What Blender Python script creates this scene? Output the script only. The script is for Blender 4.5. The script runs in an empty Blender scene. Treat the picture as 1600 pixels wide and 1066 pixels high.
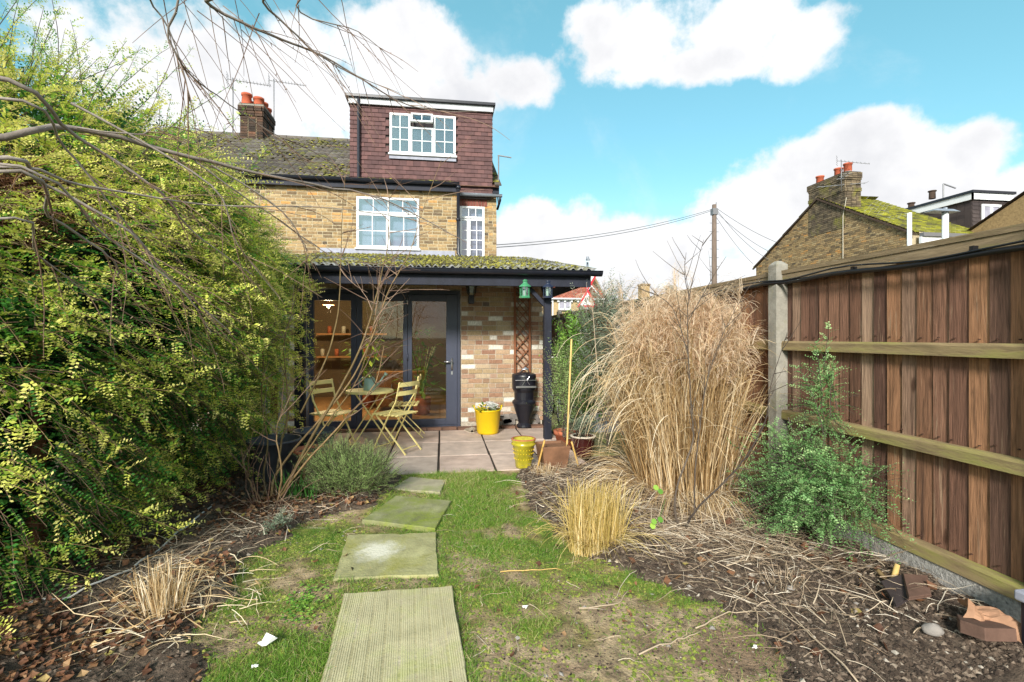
import bpy, math, random
import numpy as np
from mathutils import Vector, Matrix, noise as mnoise
random.seed(7); rs = np.random.RandomState(7)
R = math.radians
SC = bpy.context.scene
COL = SC.collection
# ---------------------------------------------------------------- camera
F_PX, CAM_H, YAW = 770.0, 1.4, R(8.1)
SA, CA = math.sin(YAW), math.cos(YAW)
cam_d = bpy.data.cameras.new('camera'); cam = bpy.data.objects.new('camera', cam_d); COL.objects.link(cam)
cam.location = (0, 0, CAM_H); cam.rotation_euler = (R(90), 0, -YAW)
cam_d.sensor_width = 36; cam_d.lens = 36*F_PX/1600; cam_d.shift_y = -6/1600
cam_d.clip_start = 0.05; cam_d.clip_end = 2000
SC.camera = cam
# ---------------------------------------------------------------- view + sky + sun
SC.view_settings.view_transform = 'Standard'; SC.view_settings.look = 'None'
SC.view_settings.gamma = 1; SC.view_settings.use_curve_mapping = False
SC.view_settings.exposure = 1.03
SUN_EL, SUN_AZ = R(28), R(201)      # azimuth clockwise from +y of where the sun stands (behind and left of the camera)
W = bpy.data.worlds.new('World'); SC.world = W; W.use_nodes = True
class NT:
    """small helper round a node tree"""
    def __init__(s, t): s.t = t; s.n = t.nodes; s.l = t.links
    def new(s, ty, **kw):
        n = s.n.new(ty)
        for k, v in kw.items(): setattr(n, k, v)
        return n
    def link(s, a, b): s.l.new(a, b)
    def val(s, sock, v):
        if isinstance(v, (int, float)): sock.default_value = v
        elif isinstance(v, (tuple, list)): sock.default_value = tuple(v) + ((1,) if len(v) == 3 and len(sock.default_value) == 4 else ())
        else: s.link(v, sock)
    def m(s, op, a, b=None, c=None, clamp=False):
        n = s.new('ShaderNodeMath', operation=op, use_clamp=clamp)
        s.val(n.inputs[0], a)
        if b is not None: s.val(n.inputs[1], b)
        if c is not None: s.val(n.inputs[2], c)
        return n.outputs[0]
    def mix(s, f, a, b, bt='MIX'):
        n = s.new('ShaderNodeMix', data_type='RGBA', blend_type=bt)
        s.val(n.inputs[0], f); s.val(n.inputs[6], a); s.val(n.inputs[7], b)
        return n.outputs[2]
    def noise(s, vec, scale, detail=3, rough=.55, dist=0):
        n = s.new('ShaderNodeTexNoise')
        if vec is not None: s.link(vec, n.inputs['Vector'])
        n.inputs['Scale'].default_value = scale; n.inputs['Detail'].default_value = detail
        n.inputs['Roughness'].default_value = rough; n.inputs['Distortion'].default_value = dist
        return n.outputs[0]
    def ramp(s, f, stops, interp='LINEAR'):
        n = s.new('ShaderNodeValToRGB'); e = n.color_ramp; e.interpolation = interp
        while len(e.elements) < len(stops): e.elements.new(0.5)
        for el, (p, c) in zip(e.elements, stops):
            el.position = p; el.color = tuple(c) + (1,) if len(c) == 3 else c
        s.link(f, n.inputs[0]); return n.outputs[0]
    def rng(s, f, a, b, c, d, smooth=False):
        n = s.new('ShaderNodeMapRange', interpolation_type='SMOOTHSTEP' if smooth else 'LINEAR')
        s.val(n.inputs[0], f)
        for i, v in enumerate((a, b, c, d)): n.inputs[i+1].default_value = v
        return n.outputs[0]
w = NT(W.node_tree); w.n.clear()
sky = w.new('ShaderNodeTexSky', sky_type='NISHITA', sun_disc=False)
sky.sun_elevation = SUN_EL; sky.sun_rotation = SUN_AZ; sky.air_density = 1.0; sky.dust_density = 0.6; sky.ozone_density = 1.4
bg = w.new('ShaderNodeBackground'); out = w.new('ShaderNodeOutputWorld')
tc = w.new('ShaderNodeTexCoord'); DIR = tc.outputs['Generated']
sep = w.new('ShaderNodeSeparateXYZ'); w.link(DIR, sep.inputs[0])
az = w.m('ARCTAN2', sep.outputs[0], sep.outputs[1]); el = w.m('ARCSINE', sep.outputs[2])
def azel(u, v):
    a = YAW + math.atan((u-800)/F_PX)
    return a, math.atan((527-v)/math.hypot(F_PX, u-800))
# cumulus heaps as they stand in this sky: (u, v, half width, half height), turned into azimuth / elevation
heaps = [(150,110,110,60),(330,150,250,140),(470,60,60,50),(620,80,140,100),(470,150,170,100),(560,170,90,60),(800,130,85,55),(730,150,100,40),
         (1010,60,160,80),(1090,100,140,40),(1150,40,110,60),(1260,70,90,60),(930,40,70,50),
         (1250,290,130,85),(1380,270,150,90),(1500,245,100,60),(1340,220,90,50),(1480,330,130,80),(1590,300,60,50),(1180,340,120,80),
         (860,370,110,60),(960,385,120,55),(1060,400,100,55),(820,400,120,70),(930,460,200,60),(1150,440,200,70),(700,420,90,60)]
den = None
for (u, v, hw, hh) in heaps:
    a0, e0 = azel(u, v); a1, _ = azel(u+hw, v); _, e1 = azel(u, v-hh)
    dx = w.m('MULTIPLY', w.m('SUBTRACT', az, a0), 1/abs(a1-a0)); dy = w.m('MULTIPLY', w.m('SUBTRACT', el, e0), 1/abs(e1-e0))
    d = w.m('SUBTRACT', 1.0, w.m('ADD', w.m('MULTIPLY', dx, dx), w.m('MULTIPLY', dy, dy)))
    den = d if den is None else w.m('SMOOTH_MAX', den, d, 0.25)
nA = w.noise(DIR, 7, 10, .6, .15); nB = w.noise(DIR, 2.1, 4, .5); nC = w.noise(DIR, 22, 6, .6)
front = w.m('GREATER_THAN', sep.outputs[1], 0.12)
# the rest of the dome carries the same broken cumulus
other = w.m('MULTIPLY', w.m('SUBTRACT', nB, 0.46), 7.0)
den = w.m('MAXIMUM', w.m('MULTIPLY', den, 1.0), -1.2)
side = w.rng(w.m('ABSOLUTE', w.m('SUBTRACT', az, YAW)), 0.9, 1.15, 0, 1)
den = w.m('ADD', w.m('MULTIPLY', den, w.m('SUBTRACT', 1.0, side)), w.m('MULTIPLY', other, side))
bil = w.m('ADD', den, w.m('MULTIPLY', w.m('SUBTRACT', nA, 0.5), 2.6))
bil = w.m('ADD', bil, w.m('MULTIPLY', w.m('SUBTRACT', nC, 0.5), 1.3))
cov = w.rng(bil, -0.10, 0.62, 0, 1, True)
# billowy shading of the cloud bodies: thin rims whiter, thick undersides greyer
thick = w.m('ADD', w.m('MULTIPLY', bil, 0.30), w.m('MULTIPLY', w.m('SUBTRACT', w.noise(DIR, 5, 6, .55), .5), 1.5))
ccol = w.ramp(thick, [(0.0, (.70,.72,.74)), (0.30, (.66,.66,.67)), (0.6, (.56,.565,.585)), (1, (.47,.485,.52))])
# faint veil near the horizon
veil = w.rng(el, 0.0, 0.32, 0.55, 0.0, True)
blue = w.mix(1.0, sky.outputs[0], (.088, .112, .100), 'MULTIPLY')
blue = w.mix(1.0, blue, (.045,.165,.165), 'ADD') 
wisps = w.rng(w.noise(DIR, 3.2, 8, .65, .4), .5, .8, 0, .35, True)
s1 = w.mix(w.m('MAXIMUM', veil, wisps), blue, (.62,.68,.70))
skyc = w.mix(cov, s1, ccol)
w.link(skyc, bg.inputs[0]); bg.inputs[1].default_value = 0.76
w.link(bg.outputs[0], out.inputs[0])
sl = bpy.data.lights.new('sun', 'SUN'); sl.energy = 3.1; sl.angle = R(11); sl.color = (1, .95, .87)
sun = bpy.data.objects.new('sun', sl); COL.objects.link(sun)
sv = Vector((math.sin(SUN_AZ)*math.cos(SUN_EL), math.cos(SUN_AZ)*math.cos(SUN_EL), math.sin(SUN_EL)))
sun.rotation_euler = sv.to_track_quat('Z', 'Y').to_euler()
# ---------------------------------------------------------------- survey helpers (pixel of the photograph -> place in the garden)
def P(u, v, D):
    r = (u-800)/F_PX*D
    return np.array((SA*D+CA*r, CA*D-SA*r, CAM_H+(527-v)/F_PX*D))
def G(u, v, z=0): return P(u, v, (CAM_H-z)*F_PX/(v-527))
def Py(u, v, y): return P(u, v, y/(CA-SA*(u-800)/F_PX))
def Px(u, v, x): return P(u, v, x/(SA+CA*(u-800)/F_PX))
# ---------------------------------------------------------------- object helpers
def tag(o, label=None, cat=None, group=None, kind=None):
    if label: o['label'] = label
    if cat: o['category'] = cat
    if group: o['group'] = group
    if kind: o['kind'] = kind
    return o
def thing(name, label, cat, loc=(0,0,0), rz=0, group=None):
    o = bpy.data.objects.new(name, None); COL.objects.link(o); o.location = loc; o.rotation_euler = (0,0,rz)
    o.empty_display_size = .1
    return tag(o, label, cat, group)
def rotm(rx=0, ry=0, rz=0):
    cx,sx,cy,sy,cz,sz = math.cos(rx),math.sin(rx),math.cos(ry),math.sin(ry),math.cos(rz),math.sin(rz)
    return np.array([[cz*cy, cz*sy*sx-sz*cx, cz*sy*cx+sz*sx],[sz*cy, sz*sy*sx+cz*cx, sz*sy*cx-cz*sx],[-sy, cy*sx, cy*cx]])
BF = np.array([(0,3,2,1),(4,5,6,7),(0,1,5,4),(1,2,6,5),(2,3,7,6),(3,0,4,7)])
BV = np.array([(-1,-1,-1),(1,-1,-1),(1,1,-1),(-1,1,-1),(-1,-1,1),(1,-1,1),(1,1,1),(-1,1,1)])*.5
class MB:
    def __init__(s): s.V=[]; s.F={3:[],4:[]}; s.R={3:[],4:[]}; s.nv=0; s.ng=[]
    def add(s, V, F, rnd=None):
        V = np.asarray(V, float).reshape(-1,3); F = np.asarray(F, int)
        k = F.shape[1]; s.V.append(V); s.F[k].append(F+s.nv)
        r = np.full(len(F), random.random() if rnd is None else 0.0)
        if rnd is not None: r[:] = rnd
        s.R[k].append(r); s.nv += len(V); return s
    def poly(s, V, rnd=None):      # convex n-gon as a fan
        V = np.asarray(V, float); n = len(V)
        if n == 4: return s.add(V, [(0,1,2,3)], rnd)
        return s.add(V, [(0,i,i+1) for i in range(1,n-1)], rnd)
    def box(s, c, size, rot=None, rnd=None):
        V = BV*np.asarray(size, float)
        if rot is not None: V = V @ rot.T
        return s.add(V+np.asarray(c), BF, rnd)
    def bb(s, a, b, rnd=None):
        a = np.asarray(a, float); b = np.asarray(b, float); return s.box((a+b)/2, np.abs(b-a), None, rnd)
    def boxes(s, C, S, Rm=None, rnd=None):
        C = np.asarray(C, float); S = np.asarray(S, float); n = len(C)
        V = BV[None]*S[:,None,:]
        if Rm is not None: V = np.einsum('nij,nkj->nki', Rm, V)
        V = V+C[:,None,:]
        F = (BF[None]+np.arange(n)[:,None,None]*8).reshape(-1,4)
        if rnd is None: rnd = rs.rand(n)
        return s.add(V.reshape(-1,3), F, np.repeat(rnd, 6))
    def bar(s, a, b, wd, th=None, up=(0,0,1), rnd=None):
        a = np.asarray(a,float); b = np.asarray(b,float); d = b-a; L = np.linalg.norm(d); x = d/L
        up = np.asarray(up,float)
        if abs(np.dot(x,up)) > .98: up = np.array((0,1.,0))
        y = np.cross(up,x); y /= np.linalg.norm(y); z = np.cross(x,y)
        return s.box((a+b)/2, (L, wd, th or wd), np.array((x,y,z)).T, rnd)
    def tube(s, pts, rad, n=6, cap=True, rnd=None):
        pts = np.asarray(pts, float); m = len(pts)
        rad = np.full(m, rad) if np.isscalar(rad) else np.asarray(rad, float)
        T = np.gradient(pts, axis=0); T /= np.linalg.norm(T, axis=1)[:,None]+1e-12
        up = np.array((0,0,1.)) if abs(T[0,2]) < .9 else np.array((1.,0,0))
        N = np.cross(T[0], up); N /= np.linalg.norm(N)
        a = np.arange(n)*2*math.pi/n; V = []
        for i in range(m):
            N = N-np.dot(N,T[i])*T[i]; N /= np.linalg.norm(N)+1e-12; B = np.cross(T[i],N)
            V.append(pts[i]+rad[i]*(np.cos(a)[:,None]*N+np.sin(a)[:,None]*B))
        V = np.concatenate(V)
        i = np.arange(m-1)[:,None]*n; j = np.arange(n)[None]; k = (j+1)%n
        F = np.stack([i+j, i+k, i+n+k, i+n+j], -1).reshape(-1,4)
        r = random.random() if rnd is None else rnd
        base = s.nv; s.add(V, F, r)
        if cap and n > 2:
            for o_, rev in ((0,True),((m-1)*n,False)):
                F = [(base+o_, base+o_+(q+1 if rev else q), base+o_+(q if rev else q+1)) for q in range(1,n-1)]
                s.F[3].append(np.array(F)); s.R[3].append(np.full(len(F), r))
        return s
    def lathe(s, prof, c=(0,0,0), n=20, rnd=None, sq=None):
        c = np.asarray(c, float); a = np.arange(n)*2*math.pi/n; V = []
        for (r, z) in prof:
            x, y = r*np.cos(a), r*np.sin(a)
            if sq: q = np.maximum(np.abs(np.cos(a)), np.abs(np.sin(a))); x, y = x/q, y/q*sq
            V.append(np.stack([x, y, np.full(n, z)], 1)+c)
        V = np.concatenate(V); m = len(prof)
        i = np.arange(m-1)[:,None]*n; j = np.arange(n)[None]; k = (j+1)%n
        return s.add(V, np.stack([i+j, i+k, i+n+k, i+n+j], -1).reshape(-1,4), random.random() if rnd is None else rnd)
    def extrude(s, poly, axis, a, b, rnd=None):
        """convex polygon in the two other axes, extruded along axis from a to b"""
        n = len(poly); V = []
        for t in (a, b):
            for p in poly:
                q = list(p); q.insert(axis, t); V.append(q)
        r = random.random() if rnd is None else rnd
        s.add(V, [(i, (i+1)%n, n+(i+1)%n, n+i) for i in range(n)], r)
        b0 = s.nv-2*n
        for o_ in (0, n):
            F = np.array([(b0+o_, b0+o_+i, b0+o_+i+1) for i in range(1,n-1)]); s.F[3].append(F); s.R[3].append(np.full(len(F), r))
        return s
    def mesh(s, name, mat, smooth=False):
        me = bpy.data.meshes.new(name)
        V = np.concatenate(s.V) if s.V else np.zeros((0,3))
        loops=[]; tot=[]; rr=[]
        for k in (3,4):
            if s.F[k]:
                f = np.concatenate(s.F[k]); loops.append(f.ravel()); tot.append(np.full(len(f), k)); rr.append(np.concatenate(s.R[k]))
        loops = np.concatenate(loops); tot = np.concatenate(tot); rr = np.concatenate(rr)
        me.vertices.add(len(V)); me.vertices.foreach_set('co', V.ravel())
        me.loops.add(len(loops)); me.loops.foreach_set('vertex_index', loops.astype(np.int32))
        me.polygons.add(len(tot)); st = np.concatenate([[0], np.cumsum(tot)[:-1]])
        me.polygons.foreach_set('loop_start', st.astype(np.int32)); me.polygons.foreach_set('loop_total', tot.astype(np.int32))
        me.polygons.foreach_set('use_smooth', np.full(len(tot), bool(smooth)))
        at = me.attributes.new('rnd', 'FLOAT', 'FACE'); at.data.foreach_set('value', rr.astype(np.float32))
        me.update(calc_edges=True); me.validate()
        if mat: me.materials.append(mat)
        return me
    def build(s, name, mat, parent=None, smooth=False, bevel=0, kind=None):
        o = bpy.data.objects.new(name, s.mesh(name, mat, smooth)); COL.objects.link(o)
        if parent is not None: o.parent = parent
        if bevel:
            b = o.modifiers.new('bevel', 'BEVEL'); b.width = bevel; b.segments = 2; b.limit_method = 'ANGLE'; b.angle_limit = R(40)
        if kind: o['kind'] = kind
        return o
def inst(me, name, loc, parent=None, rz=0, scale=(1,1,1), rot=None):
    o = bpy.data.objects.new(name, me); COL.objects.link(o); o.location = loc
    o.rotation_euler = rot if rot else (0,0,rz); o.scale = scale
    if parent is not None: o.parent = parent
    return o
def kids(o): return [c for c in bpy.data.objects if c.parent == o]
def copy_tree(o, parent=None):
    c = o.copy(); COL.objects.link(c); c.parent = parent
    for ch in kids(o): copy_tree(ch, c)
    return c
# ---------------------------------------------------------------- materials
def mat(name, col,   rough=.8, cvar=None, nscale=8, bump=.0, bscale=40, src='none', metal=0, spec=.3, coat=0, second=None, alpha=None, trans=0, stretch=None, dist=0, bdist=.01, spot=None, knots=False):
    """col: a colour, or ramp stops looked up by random-per-piece (src 'attr' = face attribute, 'obj' = object); cvar multiplies with noise;
    second = (colour, scale, lo, hi): patches of another colour of their own shape (moss, lichen, stain)"""
    m = bpy.data.materials.new(name); m.use_nodes = True; t = NT(m.node_tree)
    b = t.n['Principled BSDF']; tc = t.new('ShaderNodeTexCoord'); vec = tc.outputs['Object']
    if src in ('attr',): 
        g = t.new('ShaderNodeNewGeometry'); vec = g.outputs['Position']
    if stretch:
        mp = t.new('ShaderNodeMapping'); mp.inputs['Scale'].default_value = stretch; t.link(vec, mp.inputs[0]); vec = mp.outputs[0]
    if src == 'obj':
        oi = t.new('ShaderNodeObjectInfo'); rn = oi.outputs['Random']
        off = t.new('ShaderNodeVectorMath', operation='ADD'); t.link(vec, off.inputs[0])
        cb = t.new('ShaderNodeCombineXYZ'); t.link(t.m('MULTIPLY', rn, 37.0), cb.inputs[0]); t.link(t.m('MULTIPLY', rn, 91.0), cb.inputs[1]); t.link(cb.outputs[0], off.inputs[1]); vec = off.outputs[0]
    elif src == 'attr':
        a = t.new('ShaderNodeAttribute', attribute_name='rnd'); rn = a.outputs['Fac']
    else: rn = None
    if isinstance(col[0], tuple) and rn is not None: c = t.ramp(rn, col)
    elif isinstance(col[0], tuple): c = t.ramp(t.noise(vec, nscale*.6, 3), col)
    else:
        r_ = t.new('ShaderNodeRGB'); r_.outputs[0].default_value = tuple(col)+(1,); c = r_.outputs[0]
    if cvar:
        n = t.noise(vec, nscale, 6, .62, dist); lo, hi = cvar
        k = t.rng(n, .28, .72, lo, hi); cc = t.new('ShaderNodeCombineColor')
        for i in range(3): t.link(k, cc.inputs[i])
        c = t.mix(1.0, c, cc.outputs[0], 'MULTIPLY')
    for sc_ in ([second] if second and not isinstance(second, list) else (second or [])):
        sc2, ss, lo, hi = sc_
        n2 = t.noise(vec, ss, 6, .65, 0 if stretch else .3); c = t.mix(t.rng(n2, lo, hi, 0, 1), c, sc2)
    if knots:
        kv = t.new('ShaderNodeMapping'); kv.inputs['Scale'].default_value = (1,1,.6); t.link(tc.outputs['Object'], kv.inputs[0]); ka = t.new('ShaderNodeVectorMath', operation='ADD'); t.link(kv.outputs[0], ka.inputs[0])
        kc = t.new('ShaderNodeCombineXYZ'); t.link(t.m('MULTIPLY', rn, 53.0), kc.inputs[1]); t.link(t.m('MULTIPLY', rn, 71.0), kc.inputs[2]); t.link(kc.outputs[0], ka.inputs[1])
        vo = t.new('ShaderNodeTexVoronoi'); vo.inputs['Scale'].default_value = 5.5; t.link(ka.outputs[0], vo.inputs['Vector']); kd = t.m('ADD', vo.outputs['Distance'], t.m('MULTIPLY', t.m('SUBTRACT', t.noise(ka.outputs[0], 30, 3), .5), .12))
        c = t.mix(t.rng(kd, .05, .13, .8, 0, True), c, (.05,.022,.012)); c = t.mix(t.rng(kd, .0, .045, .6, 0, True), c, (.30,.15,.07))
    if spot:   # one stain of its own shape: colour, centre, radius
        dn_ = t.new('ShaderNodeVectorMath', operation='DISTANCE'); t.link(tc.outputs['Object'], dn_.inputs[0]); dn_.inputs[1].default_value = spot[1]
        q_ = t.m('ADD', t.m('DIVIDE', dn_.outputs['Value'], spot[2]), t.m('MULTIPLY', t.m('SUBTRACT', t.noise(tc.outputs['Object'], 16, 6, .65), .5), 1.9))
        c = t.mix(t.rng(q_, .45, 1.35, .9, 0), c, spot[0])
    t.link(c, b.inputs['Base Color'])
    b.inputs['Roughness'].default_value = rough; b.inputs['Metallic'].default_value = metal
    b.inputs['Specular IOR Level'].default_value = spec
    if coat: b.inputs['Coat Weight'].default_value = coat; b.inputs['Coat Roughness'].default_value = .15
    if bump:
        bn = t.new('ShaderNodeBump'); bn.inputs['Strength'].default_value = bump; bn.inputs['Distance'].default_value = bdist
        t.link(t.noise(vec, bscale, 6, .65), bn.inputs['Height']); t.link(bn.outputs[0], b.inputs['Normal'])
    return m
def leafmat(name, stops, trans=.35, rough=.5, nscale=3):
    m = bpy.data.materials.new(name); m.use_nodes = True; t = NT(m.node_tree); t.n.clear()
    o = t.new('ShaderNodeOutputMaterial'); d = t.new('ShaderNodeBsdfPrincipled'); tr = t.new('ShaderNodeBsdfTranslucent'); mx = t.new('ShaderNodeMixShader')
    a = t.new('ShaderNodeAttribute', attribute_name='rnd'); c = t.ramp(a.outputs['Fac'], stops)
    t.link(c, d.inputs['Base Color']); t.link(c, tr.inputs[0]); d.inputs['Roughness'].default_value = rough; d.inputs['Specular IOR Level'].default_value = .35
    mx.inputs[0].default_value = trans; t.link(d.outputs[0], mx.inputs[1]); t.link(tr.outputs[0], mx.inputs[2]); t.link(mx.outputs[0], o.inputs[0])
    return m
def glassmat(name, tint, refl):
    m = bpy.data.materials.new(name); m.use_nodes = True; t = NT(m.node_tree); t.n.clear()
    o = t.new('ShaderNodeOutputMaterial'); tr = t.new('ShaderNodeBsdfTransparent'); gl = t.new('ShaderNodeBsdfGlossy'); mx = t.new('ShaderNodeMixShader')
    tr.inputs[0].default_value = tint+(1,); gl.inputs['Roughness'].default_value = .015
    lw = t.new('ShaderNodeLayerWeight'); lw.inputs[0].default_value = .35
    t.link(t.m('ADD', t.m('MULTIPLY', lw.outputs['Fresnel'], .35), refl, clamp=True), mx.inputs[0])
    t.link(tr.outputs[0], mx.inputs[1]); t.link(gl.outputs[0], mx.inputs[2]); t.link(mx.outputs[0], o.inputs[0]); return m
def emit(name, col, s):
    m = bpy.data.materials.new(name); m.use_nodes = True; b = m.node_tree.nodes['Principled BSDF']
    b.inputs['Base Color'].default_value = col+(1,); b.inputs['Emission Color'].default_value = col+(1,); b.inputs['Emission Strength'].default_value = s; return m
M = {}
M['mortar'] = mat('mortar', (.52,.45,.36), .95, (.6,1.2), 30, .5, 90)
M['mortar_old'] = mat('mortar_old', (.50,.42,.28), .95, (.6,1.2), 30, .5, 90)
red_st = [(0,(0.286,0.143,0.092)),(.12,(0.420,0.252,0.160)),(.24,(0.302,0.185,0.118)),(.36,(0.487,0.336,0.218)),(.48,(0.386,0.277,0.151)),(.6,(0.521,0.403,0.269)),(.68,(0.286,0.143,0.092)),(.72,(0.437,0.286,0.202)),(.745,(0.741,0.684,0.589)),(.9,(0.817,0.779,0.703)),(.92,(0.118,0.076,0.063)),(.945,(0.420,0.286,0.202)),(1,(0.353,0.185,0.118))]
M['brick_ext'] = mat('brick_ext', red_st, .9, (.62,1.25), 22, .6, 80, src='obj', second=((.62,.56,.46), 9, .62, .80))
M['brick_ext_a'] = mat('brick_ext_a', red_st, .9, (.62,1.25), 22, .6, 80, src='attr')
stk = [(0,(.17,.12,.07)),(.2,(.34,.23,.11)),(.4,(.42,.29,.14)),(.48,(.11,.085,.06)),(.56,(.38,.25,.12)),(.7,(.47,.35,.19)),(.8,(.20,.14,.08)),(.92,(.42,.30,.16)),(1,(.58,.29,.09))]
M['brick_stock'] = mat('brick_stock', stk, .9, (.6,1.2), 18, .5, 60, src='attr')
M['step_brick'] = mat('step_brick', (.20,.11,.075), .9, (.7,1.2), 12, .3, 50)
M['brick_red'] = mat('brick_red', [(0,(.17,.055,.045)),(1,(.24,.085,.065))], .9, (.7,1.2), 18, src='attr')
M['brick_dark'] = mat('brick_dark', [(0,(.035,.028,.024)),(.6,(.085,.055,.04)),(1,(.16,.08,.05))], .95, (.6,1.3), 10, .5, 60, src='attr')
M['brick_chimney'] = mat('weathered_stock_brick', [(0,(.09,.07,.05)),(.4,(.18,.14,.09)),(.7,(.25,.19,.12)),(1,(.12,.09,.065))], .95, (.5,1.2), 4, .4, 40, src='attr', second=((.22,.20,.05), 1.5, .55, .7))
M['hang_tile'] = mat('hang_tile', [(0,(.10,.055,.055)),(.5,(.13,.070,.068)),(1,(.165,.085,.08))], .85, (.75,1.15), 6, .3, 60, src='attr')
M['hang_dark'] = mat('hang_dark', [(0,(.045,.035,.035)),(1,(.085,.065,.06))], .85, (.75,1.15), 6, .3, 60, src='attr')
M['roof_tile'] = mat('roof_tile', [(0,(.075,.065,.055)),(.5,(.12,.10,.085)),(1,(.17,.15,.13))], .95, (.6,1.3), 5, .6, 40, src='obj', second=((.17,.17,.03), 2.2, .52, .66))
M['moss'] = mat('moss', [(0,(.035,.03,.018)),(.45,(.10,.085,.035)),(.55,(.19,.18,.035)),(.85,(.34,.31,.05)),(1,(.44,.40,.10))], .95, (.6,1.3), 30, .6, 120, src='attr')
M['corr'] = mat('corrugated_sheet', (.30,.30,.29), .9, (.5,1.2), 6, .4, 50, second=[((.10,.095,.05), 5, .45, .6), ((.16,.16,.03), 3, .55, .7)])
M['black'] = mat('black_paint', (.012,.012,.018), .35, (.7,1.3), 5, .1, 30, spec=.5)
M['black_wood'] = mat('black_stained_wood', (.014,.016,.028), .6, (.6,1.5), 8, .25, 40, stretch=(1,1,.3))
M['gutter'] = mat('gutter_plastic', (.013,.015,.024), .32, (.8,1.3), 4, spec=.5)
M['grey_frame'] = mat('slate_grey_aluminium', (.048,.055,.085), .4, (.9,1.1), 3, spec=.45)
M['dirty_white'] = mat('weathered_white_fascia', (.48,.49,.52), .6, (.8,1.1), 5)
M['upvc'] = mat('white_upvc', (.78,.79,.80), .35, (.93,1.02), 5, spec=.45)
M['lead'] = mat('lead_sheet', (.34,.35,.42), .6, (.75,1.1), 8, .2, 20)
M['glass'] = glassmat('window_glass', (.86,.90,.95), .18)
M['glass_door'] = glassmat('door_glass', (.90,.92,.92), .03)
M['curtain'] = mat('pale_blind', (.36,.35,.42), .9, (.7,1.15), 4)
M['terracotta'] = mat('terracotta', (.42,.13,.065), .85, (.6,1.25), 8, .3, 60, second=((.45,.33,.25), 6, .60, .8))
M['pot_red'] = mat('chimney_pot_clay', (.50,.12,.06), .85, (.7,1.2), 6)
M['steel'] = mat('brushed_steel', (.55,.55,.56), .3, metal=.9)
M['alu'] = mat('aerial_aluminium', (.22,.22,.23), .45, metal=.3)
fb = [(0,(.12,.06,.042)),(.2,(.28,.145,.09)),(.4,(.17,.085,.056)),(.55,(.38,.25,.17)),(.7,(.12,.06,.042)),(.85,(.33,.165,.085)),(1,(.50,.36,.25))]
M['fence_board'] = mat('fence_board', fb, .9, (.38,1.4), 9, .5, 30, knots=True, src='obj', stretch=(1,6,.55), dist=1.4, second=[((.42,.29,.19), 5, .60, .74), ((.06,.032,.022), 3.5, .57, .70)])
M['nail'] = mat('rusty_nail', (.06,.03,.02), .7)
M['fence_board_a'] = mat('fence_board_a', fb, .9, (.5,1.3), 9, .4, 30, src='attr', stretch=(1,6,.55), dist=1.2)
M['cap'] = mat('weathered_cap', (.27,.20,.12), .9, (.6,1.25), 10, .4, 40, second=[((.22,.20,.07), 4, .52, .70), ((.42,.36,.27), 7, .60, .75)], stretch=(3,.4,3))
M['rail'] = mat('mossy_rail', (.30,.22,.115), .9, (.6,1.25), 10, .4, 40, second=[((.27,.26,.07), 5, .46, .68), ((.17,.11,.06), 7, .60, .78)], stretch=(3,.4,3), src='obj')
M['concrete'] = mat('concrete', (.29,.27,.23), .95, (.7,1.2), 14, .6, 60, second=[((.24,.23,.12), 4, .55, .75)])
M['gravelboard'] = mat('concrete_gravel_board', (.44,.42,.39), .95, (.45,1.2), 55, 1.0, 70, second=((.24,.25,.13), 3, .58, .75))
M['cable'] = mat('black_cable', (.012,.012,.014), .4)
M['yellow_paint'] = mat('yellow_paint', (.86,.73,.30), .45, (.85,1.08), 6, spec=.4)
M['sage'] = mat('sage_enamel', (.27,.38,.30), .35, (.8,1.1), 8, spec=.5)
M['green_lantern'] = mat('green_lantern', (.06,.27,.13), .4, (.7,1.15), 12)
M['blue_lantern'] = mat('blue_lantern', (.02,.03,.06), .4, (.7,1.3), 12)
M['lantern_glass'] = glassmat('lantern_glass', (.8,.9,.88), .2)
M['candle'] = mat('candle_wax', (.75,.72,.62), .6)
M['tub_yellow'] = mat('yellow_plastic', (.78,.53,.01), .4, (.9,1.05), 5, spec=.4)
M['olive_glaze'] = mat('olive_glaze', (.42,.36,.03), .25, (.55,1.25), 9, .1, 20, coat=.5, second=((.62,.50,.04), 5, .5, .7))
M['brown_planter'] = mat('corten_brown', (.20,.10,.055), .7, (.6,1.3), 7, .2, 30)
M['oxblood'] = mat('oxblood_glaze', (.055,.012,.010), .15, (.7,1.3), 6, coat=.7)
M['rim_cream'] = mat('cream_glaze_rim', (.60,.52,.42), .4)
M['black_tub'] = mat('black_rubber_tub', (.075,.08,.095), .6, (.7,1.3), 7)
M['galv'] = mat('galvanised_steel', (.30,.33,.38), .5, (.75,1.15), 7, metal=.35)
M['trellis'] = mat('trellis_wood', (.22,.085,.04), .85, (.65,1.3), 14, .3, 50, stretch=(1,1,.5))
M['soil'] = mat('soil', [(.0,(.045,.033,.024)),(.5,(.11,.080,.058)),(1,(.19,.145,.105))], 1, (.45,1.5), 30, 1.0, 55, bdist=.03, second=((.14,.11,.075), 1.3, .60, .75))
M['clod'] = mat('soil_clod', [(0,(.03,.021,.016)),(.55,(.09,.064,.046)),(.9,(.18,.135,.10)),(.97,(.28,.22,.165)),(1,(.42,.38,.32))], 1, (.6,1.3), 60, .7, 90, src='attr')
M['lawn_earth'] = mat('mossy_lawn_earth', [(0,(.11,.17,.025)),(.25,(.19,.23,.04)),(.45,(.26,.22,.075)),(.65,(.38,.28,.16)),(.85,(.48,.36,.22)),(1,(.28,.19,.12))], 1, (.45,1.4), 16, 1.0, 70, bdist=.02, src='attr', second=[((.06,.042,.03), 5.5, .58, .70), ((.13,.17,.03), 3.7, .58, .68)])
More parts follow.
